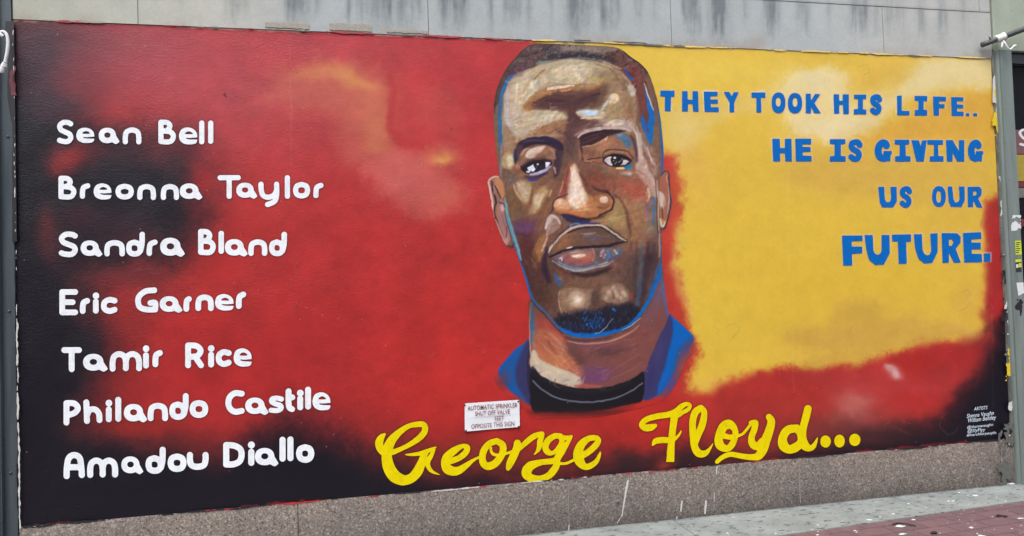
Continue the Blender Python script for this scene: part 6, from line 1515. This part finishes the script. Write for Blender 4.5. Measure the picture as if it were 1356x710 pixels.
def patch_fn(seed, thr, sc, cx, cy, rx, ry):
    n = Noise(seed)
    return lambda X, Y: (np.maximum(np.abs(X - cx - .02 * (Y - cy)) / rx, np.abs(Y - cy) / ry) - 1) * 3 - (n(X, Y * .6, sc, 3) - thr) * 8
for seed, thr, mat, cx, cy, rx, ry in [(41, -.02, M_DRIP, 1321, 130, 4.5, 45), (42, .12, M_YDRIP, 1320.5, 138, 5, 40), (43, .2, M_DRIP, 1328, 276, 3, 14), (44, .28, M_DRIP, 1327, 240, 3, 60), (45, .15, M_YDRIP, 1337, 480, 4, 22), (46, .05, M_RDRIP, 1343, 508, 3, 12), (47, .15, M_RDRIP, 1345, 560, 2.5, 18),
                                       (48, .3, M_KDRIP, 1334, 466, 4, 8), (49, .42, M_KDRIP, 1330, 380, 4, 60), (50, .3, M_DRIP, 1335, 420, 3, 60), (51, .18, M_DRIP, 1338.5, 560, 2.5, 30)]:
    sheet('peeling_paint', patch_fn(seed, thr, 7, cx, cy, rx, ry), cx - rx - 2, cy - ry - 2, cx + rx + 2, cy + ry + 2, .6, mat, post, YS - .0003 * (seed - 40), split=10)
sheet('peeling_paint', patch_fn(66, .1, 7, 1334, 622, 7, 30), 1322, 560, 1346, 652, .7, M_CAULK, post, YS - .008, split=12)
# stickers on the post
YT = YP - .0012
def flat_quad(name, mat, parent, pts, y):
    bm = bmesh.new(); bm.faces.new([bm.verts.new((*wpt(u, v, y)[:1], y, wpt(u, v, y)[1])) for u, v in pts][::-1])
    return from_bm(name, bm, mat, parent)
tag(flat_quad('sticker', M_LIME, post, [(1344, 319), (1352, 318.5), (1353, 337), (1345, 337.5)], YT), 'lime green sticker')
k = flat_quad('sticker', M_INK, post, [(1344.5, 343), (1352, 342.5), (1353, 360), (1345.5, 360.5)], YT); tag(k, 'black and lime green sticker')
o = flat_quad('sticker_print', M_LIME, k, [(1344.6, 343.5), (1352.2, 343), (1352.4, 347), (1344.8, 347.4)], YT - .0006)
o = flat_quad('sticker_print', M_LIME, k, [(1349, 348.5), (1352.6, 348.5), (1352.8, 354), (1349, 354)], YT - .0006)
o = flat_quad('sticker_print', M_PAPER, k, [(1345.6, 350), (1348.4, 350), (1348.6, 354.6), (1345.8, 354.8)], YT - .0006)
for i in range(6):
    v = 321 + i * 2.6; flat_quad('sticker_print', M_INK, [c for c in post.children if c.get('label') == 'lime green sticker'][0], [(1345.3, v), (1351.2 - (i % 3), v - .2), (1351.2 - (i % 3), v + .9), (1345.3, v + 1.1)], YT - .0006)
tag(flat_quad('sticker', M_PAPER, post, [(1346, 374.5), (1355.5, 374), (1356.4, 388), (1348.6, 392)], YT), 'torn white paper sticker')
sheet('peeling_paint', patch_fn(61, .0, 5, 1346, 295.5, 5, 8), 1339, 285, 1353, 306, .5, M_PAPER, post, YT, split=10)
sheet('peeling_paint', patch_fn(62, .12, 4, 1351, 407, 5, 8), 1343, 396, 1360, 418, .5, M_KDRIP, post, YT, split=10)

# ---- left steel post
lp = empty('steel_pier', (-.12, -.03, 0), 'dark grey green painted steel pier at the left end of the mural', 'pier')
bm = bmesh.new(); add_box(bm, -.60, -.066, -.055, .14, -.03, ZT + 1.5)
bmesh.ops.bevel(bm, geom=[e for e in bm.edges if abs(e.verts[0].co.z - e.verts[1].co.z) > 1], offset=.012, segments=3, affect='EDGES')
from_bm('pier_body', bm, M_LEFTPOST, lp)
bm = bmesh.new(); n = 60; L, R = [], []
for i in range(n):
    z = -.02 + (ZT + .9) * i / (n - 1); R.append(bm.verts.new((-.003 + rng.uniform(-.004, .004), -.014, z))); L.append(bm.verts.new((-.065, -.014, z)))
for i in range(n - 1): bm.faces.new((L[i], R[i], R[i + 1], L[i + 1]))
ex = bmesh.ops.extrude_face_region(bm, geom=list(bm.faces))
for v in [g for g in ex['geom'] if isinstance(g, bmesh.types.BMVert)]: v.co.y += .05
bmesh.ops.recalc_face_normals(bm, faces=list(bm.faces))
from_bm('flange', bm, M_LEFTPOST, lp)
for v in (181, 412, 626):
    x, z = wpt(9 + v * .008, v, -.014); bm = bmesh.new()
    bmesh.ops.create_icosphere(bm, subdivisions=2, radius=.008, matrix=Matrix.Translation((x, -.015, z)))
    from_bm('rivet', bm, M_LEFTPOST, lp, True)
sheet('paint_edge', lambda X, Y: np.abs(X - 17 - .0134 * (Y - 26) - 1.2 * N3(X * 0, Y, 12, 3)) - .9 - 1.1 * N4(X, Y, 6, 2) + np.where(Y < 400, .9, 0), 12, 40, 32, 700, .7, M_DRIP, lp, -.0185, split=8)
def leftdark(X, Y):
    e = 15 + .0134 * (Y - 26) + 3.0 * N1(X * 0, Y, 45, 3)
    e = e - np.clip((Y - 60) / 260, 0, 1) * 2 + np.where(Y < 165, -6 * np.clip((165 - Y) / 40, 0, 1), 0)
    return np.maximum(np.maximum(e - X, X - (18.4 + .0134 * (Y - 26))), Y - 320)
sheet('paint_overrun', leftdark, 2, 28, 30, 325, .7, M_KDRIP, lp, -.0168, split=14)
M_RSMUDGE = plain('faded_red_smudge', L3(112, 56, 66), .6)
sheet('paint_overrun', patch_fn(71, .12, 9, 16.5, 107, 2.5, 15), 10, 88, 22, 126, .6, M_RSMUDGE, lp, -.0176, split=14)

# ---- shop front beyond the right post
shop = empty('shop_front', (7.2, .1, 0), 'dark shop front with pale green fascia at the right edge beyond the steel post', 'shop front')
box('fascia_panel', M_FASCIA, shop, 6.492, 8.6, -.012, .16, ZT + .062, ZT + 1.5, .004)
box('edge_strip', M_FASCIA, shop, 6.4905, 6.53, -.020, -.0125, ZT + .045, ZT + 1.49)
box('soffit', M_DARKFRAME, shop, xb + .002, 8.6, .02, .5, ZT - .02, ZT + .058)
xs = xb + .003
box('door_frame', M_DARKFRAME, shop, xs, xs + .035, .03, .10, 0, ZT - .022, .004)
box('door_frame', M_DARKFRAME, shop, 8.4, 8.6, .03, .10, 0, ZT - .022, .004)
mg, n_, l_, b_ = mat_new('dark_shop_glass'); b_.inputs['Base Color'].default_value = L3(30, 32, 36); b_.inputs['Roughness'].default_value = 0.08
box('shop_window', mg, shop, xs + .036, 8.398, .06, .075, .42, ZT - .024)
box('window_sill', M_POST, shop, xs + .036, 8.398, .02, .2, -.02, .418, .004)
def poster_band(name, mat, z0, z1, y=.054): return box(name, mat, shop, xs + .037, xs + .6, y, y + .004, z0, z1)
vz_ = lambda v: wpt(1352, v, .054)[1]
M_PINK = plain('faded_pink_print', L3(112, 76, 80), .5); M_RED2 = plain('red_print', L3(104, 46, 48), .5); M_YEL2 = plain('yellow_print', L3(158, 140, 52), .5)
poster_band('poster', M_PINK, vz_(204), vz_(172)); poster_band('poster', M_YEL2, vz_(240), vz_(205)); poster_band('poster', M_RED2, vz_(248), vz_(241)); poster_band('poster', M_ANGLE, vz_(262), vz_(249)); poster_band('poster', M_RED2, vz_(300), vz_(290))
sheet('poster_lettering', lambda X, Y: sd_chain(X, Y, smooth_chain([(1362, 174, 1.6), (1355, 172, 1.6), (1350.5, 176, 1.8), (1354, 182, 1.8), (1360, 186, 1.8), (1358, 192, 1.8), (1351, 191, 1.6)])), 1345, 166, 1368, 198, .6, M_PAPER, shop, .0525)

# ---- neighbouring plain walls on either side, just outside the photograph
M_SIDEWALL = plain('grey_side_wall', L3(142, 144, 140), .85, .15, 3)
for x0, x1, lab in [(-12, -.605, 'plain grey rendered wall left of the dark steel pier'), (8.605, 18, 'plain grey rendered wall right of the shop front')]:
    nb = empty('side_wall', ((x0 + x1) / 2, .05, 0), lab, 'wall')
    box('wall_face', M_SIDEWALL, nb, x0, x1, .0, .3, .402, ZT + 1.5)
    box('base_course', M_GRANITE, nb, x0, x1, -.02, .3, -.05, .40, .004)

# ================================================================== ground
SLOPE = 0.0658
def edge_y(x): return -0.478 + SLOPE * (x - 4.436)


def pavement_mat():
    m, n, l, b = mat_new('pale_worn_concrete'); geo = n.new('ShaderNodeNewGeometry'); pos = geo.outputs['Position']
    t = noise_tex(n, l, 5, 5, .65, pos); r = ramp(n, [(.3, L3(116, 123, 122)), (.7, L3(148, 154, 152))]); l.new(t.outputs[0], r.inputs[0]); base = r.outputs[0]
    t2 = noise_tex(n, l, 26, 5, .7, pos, scale3=(.55, 1.0, 1)); r2 = ramp(n, [(.565, (0, 0, 0, 1)), (.61, (.85, .85, .85, 1))]); l.new(t2.outputs[0], r2.inputs[0])
    base = mix_rgb(n, l, r2.outputs[0], base, L3(66, 70, 70))
    t3 = noise_tex(n, l, 46, 4, .7, pos, scale3=(.7, 1, 1)); r3 = ramp(n, [(.67, (0, 0, 0, 1)), (.70, (.9, .9, .9, 1))]); l.new(t3.outputs[0], r3.inputs[0])
    base = mix_rgb(n, l, r3.outputs[0], base, L3(214, 218, 216))
    t4 = noise_tex(n, l, 240, 3, .6, pos); r4 = ramp(n, [(.3, (.82, .82, .82, 1)), (.7, (1.1, 1.1, 1.1, 1))]); l.new(t4.outputs[0], r4.inputs[0])
    base = mix_rgb(n, l, 1.0, base, r4.outputs[0], 'MULTIPLY')
    # uneven darker band where the pavement meets the wall
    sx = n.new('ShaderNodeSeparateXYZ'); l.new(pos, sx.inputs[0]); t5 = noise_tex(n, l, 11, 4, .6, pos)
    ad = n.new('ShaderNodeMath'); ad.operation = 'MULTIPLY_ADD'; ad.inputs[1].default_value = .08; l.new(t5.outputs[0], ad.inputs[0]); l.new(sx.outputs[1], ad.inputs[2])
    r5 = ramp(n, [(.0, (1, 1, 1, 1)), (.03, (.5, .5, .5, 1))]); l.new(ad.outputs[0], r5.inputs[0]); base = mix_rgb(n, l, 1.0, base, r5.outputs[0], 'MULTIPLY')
    l.new(base, b.inputs['Base Color']); b.inputs['Roughness'].default_value = .85; bump(n, l, b, t4.outputs[0], .2, .006)
    return m


def brick_mat():
    m, n, l, b = mat_new('red_brick_pavers'); geo = n.new('ShaderNodeNewGeometry'); pos = geo.outputs['Position']
    mp = n.new('ShaderNodeMapping'); mp.inputs['Rotation'].default_value = (0, 0, -math.atan(SLOPE)); l.new(pos, mp.inputs['Vector'])
    br = n.new('ShaderNodeTexBrick'); l.new(mp.outputs[0], br.inputs['Vector'])
    br.inputs['Scale'].default_value = 1.0; br.inputs['Brick Width'].default_value = .24; br.inputs['Row Height'].default_value = .12; br.inputs['Mortar Size'].default_value = .0045; br.inputs['Mortar Smooth'].default_value = .4; br.inputs['Bias'].default_value = 0
    br.inputs['Color1'].default_value = L3(112, 86, 89); br.inputs['Color2'].default_value = L3(100, 79, 83); br.inputs['Mortar'].default_value = L3(78, 58, 60)
    t = noise_tex(n, l, 16, 5, .65, pos); r = ramp(n, [(.3, (.8, .8, .82, 1)), (.7, (1.12, 1.1, 1.1, 1))]); l.new(t.outputs[0], r.inputs[0])
    base = mix_rgb(n, l, 1.0, br.outputs['Color'], r.outputs[0], 'MULTIPLY')
    t2 = noise_tex(n, l, 5, 5, .7, pos); r2 = ramp(n, [(.56, (0, 0, 0, 1)), (.72, (.55, .55, .55, 1))]); l.new(t2.outputs[0], r2.inputs[0]); base = mix_rgb(n, l, r2.outputs[0], base, L3(136, 112, 110))
    t3 = noise_tex(n, l, 60, 4, .7, pos); r3 = ramp(n, [(.73, (0, 0, 0, 1)), (.77, (.6, .6, .6, 1))]); l.new(t3.outputs[0], r3.inputs[0]); base = mix_rgb(n, l, r3.outputs[0], base, L3(190, 178, 176))
    l.new(base, b.inputs['Base Color']); b.inputs['Roughness'].default_value = .8
    t4 = noise_tex(n, l, 200, 3, .6, pos); k = bump(n, l, None, t4.outputs[0], .2, .006); bump(n, l, b, br.outputs['Fac'], .35, -.004, k)
    return m


def asphalt_mat():
    m, n, l, b = mat_new('asphalt'); geo = n.new('ShaderNodeNewGeometry'); t = noise_tex(n, l, 90, 4, .7, geo.outputs['Position'])
    r = ramp(n, [(.3, L3(52, 52, 54)), (.7, L3(78, 78, 80))]); l.new(t.outputs[0], r.inputs[0]); l.new(r.outputs[0], b.inputs['Base Color']); b.inputs['Roughness'].default_value = .9
    return m


M_PAVE, M_BRICK, M_ASPH = pavement_mat(), brick_mat(), asphalt_mat()


def poly_ground(name, mat, pts, z):
    bm = bmesh.new(); f = bm.faces.new([bm.verts.new((x, y, z)) for x, y in pts])
    if f.normal.z < 0: bmesh.ops.reverse_faces(bm, faces=[f])
    bm.normal_update()
    if f.normal.z < 0: f.normal_flip()
    return from_bm(name, bm, mat)


XL, XR = -40.0, 60.0
# strip of separate concrete flags along the wall
bm = bmesh.new(); xj = [-12.3, -10.7, -9.1, -7.5, -5.9, -4.3, -2.67, -1.05, .57, 2.19, 3.81, 5.455, 7.08, 8.7, 10.3, 11.9, 13.5, 15.1]
for a, b in zip(xj, xj[1:]):
    q = [(a + .003, .2), (a + .003, edge_y(a) + .001), (b - .003, edge_y(b) + .001), (b - .003, .2)]
    lo = [bm.verts.new((x, y, -.05)) for x, y in q]; hi = [bm.verts.new((x, y, 0)) for x, y in q]
    bm.faces.new(hi)
    for i in range(4): bm.faces.new((lo[i], lo[(i + 1) % 4], hi[(i + 1) % 4], hi[i]))
bmesh.ops.recalc_face_normals(bm, faces=list(bm.faces))
tag(from_bm('sidewalk', bm, M_PAVE), kind='structure')
tag(poly_ground('brick_paving', M_BRICK, [(-12.3, edge_y(-12.3)), (-12.3, -5.2), (15.1, -5.2), (15.1, edge_y(15.1))], -.006), kind='structure')
tag(box('kerb', M_PAVE, None, XL, XR, -5.36, -5.2, -.2, -.004, .01), kind='structure')
tag(poly_ground('road', M_ASPH, [(-300, -400), (300, -400), (300, 300), (-300, 300)], -.13), kind='structure')
tag(poly_ground('ground', M_ASPH, [(XL, -5.2), (XR, -5.2), (XR, 4), (XL, 4)], -.03), kind='structure')

# ---- unseen building added across the street as something dark for the glossy paint to mirror
M_FARWALL = plain('brown_added_building_wall', L3(112, 98, 88), .85, .25, 2)
opp = empty('added_street_building', (3, -19, 0), 'plain brown brick building added across the street behind the camera to darken reflections', 'building')
box('wall', M_FARWALL, opp, -45, 50, -26, -19, -.12, 9.5)
box('cornice', M_FARWALL, opp, -45.2, 50.2, -26.2, -18.75, 9.503, 9.9)
for i in range(24):
    for j in (1.0, 4.2, 7.0):
        box('window', mg, opp, -42 + i * 3.8, -40.2 + i * 3.8, -18.995, -18.96, j, j + 1.7)

# ================================================================== objects
# ---- enamel sign screwed to the mural
sx0, sz0 = wpt(651, 551, -.012)
sign = empty('safety_sign', (sx0, -.008, sz0), 'small white metal sprinkler valve sign with red text screwed onto the mural', 'sign')
CORN = [(615.2, 534.4), (687.6, 529.6), (688.4, 565.4), (615.6, 571.6)]
def sq(s, t):
    a = np.array(CORN[0]) * (1 - s) + np.array(CORN[1]) * s; b = np.array(CORN[3]) * (1 - s) + np.array(CORN[2]) * s
    return a * (1 - t) + b * t
bm = bmesh.new(); NS, NT = 24, 12; grid = []
rngs = np.random.default_rng(12)
for j in range(NT + 1):
    row = []
    for i in range(NS + 1):
        s, t = i / NS, j / NT
        rc = .018                       # rounded corners
        ss, tt = s, t
        cxn = min(max(s, rc), 1 - rc); cyn = min(max(t, rc * 2), 1 - rc * 2)
        dx, dy = (s - cxn) / rc, (t - cyn) / (rc * 2); q = math.hypot(dx, dy)
        if q > 1: ss = cxn + dx / q * rc; tt = cyn + dy / q * rc * 2
        u, v = sq(ss, tt)
        y = -.011 - .0035 * math.sin(s * math.pi) * math.sin(t * 5 + 1) * (t > .5) - .001 * math.sin(s * 9)
        x, z = wpt(u, v, -.011); row.append(bm.verts.new((x, y, z)))
    grid.append(row)
for j in range(NT):
    for i in range(NS): bm.faces.new((grid[j + 1][i], grid[j + 1][i + 1], grid[j][i + 1], grid[j][i]))
ex = bmesh.ops.extrude_face_region(bm, geom=list(bm.faces))
for v in [g for g in ex['geom'] if isinstance(g, bmesh.types.BMVert)]: v.co.y += .003
bmesh.ops.recalc_face_normals(bm, faces=list(bm.faces))
plate = from_bm('plate', bm, M_SIGN, sign)
zs_ = Z(605, 525, 12.9)
def sl(t, a, b, h): return (t, zs_([a])[0], zs_([b])[0], h / 12.9)
text_lines('sign_lettering', [sl('AUTOMATIC SPRINKLER', (182, 240), (1035, 182), 76), sl('SHUT OFF VALVE', (310, 336), (905, 294), 76), sl('FEET', (648, 414), (806, 402), 74), sl('OPPOSITE THIS SIGN', (246, 553), (982, 498), 76)], M_SIGNTXT, sign, -.0165, 0.0, 0.006)
for p in [(135, 150), (1050, 86), (1056, 518), (156, 586)]:
    u, v = zs_([p])[0]; x, z = wpt(u, v, -.0135); bm = bmesh.new()
    bmesh.ops.create_cone(bm, cap_ends=True, segments=12, radius1=.0055, radius2=.004, depth=.004, matrix=Matrix.Translation((x, -.0150, z)) @ Matrix.Rotation(math.pi / 2, 4, 'X'))
    from_bm('screw', bm, M_SCREW, sign)


# ---- pipe with taped plastic hook at the right
def at(u, v, y): x, z = to_wall(u, v, y); return Vector((float(x), y, float(z)))


p0, p1 = at(1300.5, 59.5, -.045), at(1400, 22, -.16)
pipe = empty('metal_pipe', p0, 'dark round metal pipe jutting out past the upper right corner of the mural', 'pipe')
bm = bmesh.new(); pts = [p0.lerp(p1, t) for t in np.linspace(0, 1, 14)]; add_tube(bm, pts, .020, 16)
from_bm('pipe_body', bm, M_PIPE, pipe, True)
bm = bmesh.new(); rngp = np.random.default_rng(4); tp = [p0.lerp(p1, t) for t in np.linspace(.185, .30, 16)]
add_tube(bm, tp, [.0225 + .006 * rngp.random() + .004 * math.sin(i * 1.9) for i in range(16)], 14)
from_bm('tape_wrap', bm, M_TAPE, pipe, True)
bm = bmesh.new(); add_tube(bm, [at(1312, 53, -.066), at(1310.5, 50, -.068), at(1309.5, 48.5, -.066)], .005, 8); from_bm('tape_end', bm, M_PIPE, pipe, True)


def rod(name, pts, rad, mat, parent, seg=10, sub=4):
    P3 = np.array([list(p) for p in pts])
    C3 = np.stack([catmull(np.stack([P3[:, i], P3[:, (i + 1) % 3]], 1), sub, False)[:, 0] for i in range(3)], 1)
    r = np.interp(np.linspace(0, 1, len(C3)), np.linspace(0, 1, len(rad)), rad)
    bm = bmesh.new(); add_tube(bm, [Vector(c) for c in C3], list(r), seg); return from_bm(name, bm, mat, parent, True)


hook = empty('plastic_hook', at(1331, 56, -.085), 'bent white plastic hook taped to the dark pipe at the upper right', 'hook')
rod('hook_rod', [at(1328.5, 54, -.085), at(1331, 57.5, -.095), at(1334, 62.5, -.1), at(1336.6, 65.6, -.1), at(1340, 63.8, -.1), at(1342.5, 61.5, -.1)], [.006] * 6, M_PLASTIC, hook)
rod('hook_tip', [at(1341.5, 62.3, -.1), at(1343.4, 61, -.1), at(1345.2, 60.4, -.1)], [.008, .010, .007], M_PLASTIC, hook)
rod('tape_tail', [at(1327.4, 56, -.088), at(1327, 60, -.09), at(1326.2, 63.5, -.088)], [.005, .007, .004], M_TAPE, hook)

# ---- white plastic hook hanging on the left pier
lh = empty('plastic_hook', at(6, 60, -.07), 'curved white plastic hook hanging on the dark pier at the upper left', 'hook')
YH = -.075
rod('hook_rod', [at(4.5, 48.5, YH), at(1.8, 46.5, YH), at(.8, 43.5, YH), at(3, 41.8, YH), at(6.5, 43.2, YH), at(9.6, 48, YH), at(10.6, 57, YH), at(9.8, 68, YH), at(7.8, 78, YH), at(6.2, 85, YH)], [.009, .010, .009, .008, .0085, .0085, .009, .009, .0085, .008], M_PLASTIC, lh)
rod('hook_base', [at(6.2, 83, YH), at(4.2, 88, YH), at(3, 93, YH), at(2.4, 97, YH)], [.010, .014, .013, .008], M_PLASTIC, lh)
for dv in (82.5, 85.5, 88):
    rod('cable_tie', [at(4.6, dv - .8, YH - .012), at(7, dv, YH - .012), at(9, dv + .4, YH - .008)], [.0035] * 3, M_PLASTIC, lh, 8, 2)

# ---- litter on the pavement
def scrap(u, v, size, seed, mat, label, long=1.6, name='paper_scrap', cat='litter'):
    x, y = to_ground(u, v); r = np.random.default_rng(seed); bm = bmesh.new(); n = 11
    ring = []
    for k in range(n):
        t = 2 * math.pi * k / n; q = size * (.6 + .6 * r.random())
        ring.append(bm.verts.new((math.cos(t) * q * long, math.sin(t) * q, .004 + .35 * size * r.random())))
    c = bm.verts.new((0, 0, .004 + .25 * size))
    for k in range(n): bm.faces.new((c, ring[k], ring[(k + 1) % n]))
    ex = bmesh.ops.extrude_face_region(bm, geom=list(bm.faces))
    for w in [g for g in ex['geom'] if isinstance(g, bmesh.types.BMVert)]: w.co.z -= .003
    bmesh.ops.recalc_face_normals(bm, faces=list(bm.faces))
    o = from_bm(name, bm, mat, None, False, (x, y, -.001 if y > edge_y(x) else -.007)); o.rotation_euler.z = r.uniform(-.5, .5)
    return tag(o, label, cat, 'litter scattered on the pavement')


for i, (u, v, s, lab) in enumerate([
    (1192, 696.5, .024, 'largest crumpled white scrap on the red bricks, beside a dark twig'), (1151, 689, .014, 'small white scrap on the bricks left of the crumpled scrap'),
    (1209.5, 687.5, .012, 'small white scrap on the bricks above the crumpled scrap'), (1286, 698, .016, 'pale scrap on the bricks under the right end of the mural'),
    (1291.5, 657, .020, 'white scrap on the concrete strip below the artist credit'), (1262, 664, .012, 'small white scrap lying mid strip on the concrete, left of a larger scrap'),
    (1195, 706.5, .020, 'flat white scrap on the bricks at the bottom edge of the picture'), (1203, 667.5, .012, 'small white scrap on the concrete strip beside a flag joint'),
    (1300, 709, .018, 'white scrap at the very bottom right of the brick paving'), (1183, 681, .010, 'small white scrap where the concrete strip meets the bricks'),
    (1338, 641.5, .026, 'long pale scrap at the foot of the steel post'), (1132, 702, .010, 'tiny white scrap at the left end of the bricks'), (1352, 686, .018, 'greyish scrap on the bricks at the right edge of the picture')]):
    scrap(u, v, s * .62, 100 + i, M_PAPER, lab, 1.9)
M_TWIG = plain('dark_twig', L3(44, 38, 34), .8, .2, 80)


def twig(pts, rad, label):
    P3 = [Vector((*to_ground(u, v), .004)) for u, v in pts]; o = P3[0].copy(); bm = bmesh.new()
    add_tube(bm, [p - o for p in P3], [rad * (.7 + .5 * math.sin(i * 1.7) ** 2) for i in range(len(P3))], 7)
    return tag(from_bm('twig', bm, M_TWIG, None, True, o), label, 'twig', 'twigs on the brick paving')


twig([(1319, 684), (1323, 683.2), (1327, 683.8), (1331, 684.4), (1334, 684.6)], .006, 'dark curved twig on the bricks near the right edge')
twig([(1233, 706.8), (1237, 706), (1241, 706.4)], .008, 'short dark twig on the bricks at the bottom edge')
twig([(1181, 695.5), (1188, 693.4), (1198, 694.2), (1206, 696), (1213, 697.2)], .004, 'long thin twig lying behind the crumpled white scrap')
# countless tiny flecks of paper and grit
bm = bmesh.new(); rngf = np.random.default_rng(77)
for k in range(120):
    u = rngf.uniform(900, 1370); v = rngf.uniform(640, 718); x, y = to_ground(u, v)
    if y > -.03 or y < -1.6: continue
    s = .0018 + .005 * rngf.random() ** 3; m = Matrix.Translation((x, y, (0.001 if y > edge_y(x) else -.005))) @ Matrix.Rotation(rngf.uniform(0, 3), 4, 'Z') @ Matrix.Diagonal((s * 1.8, s, s * .5, 1))
    bmesh.ops.create_icosphere(bm, subdivisions=1, radius=1.0, matrix=m)
tag(from_bm('grit', bm, M_PAPER), 'pale grit and paper flecks scattered over the pavement', 'grit', kind='stuff')
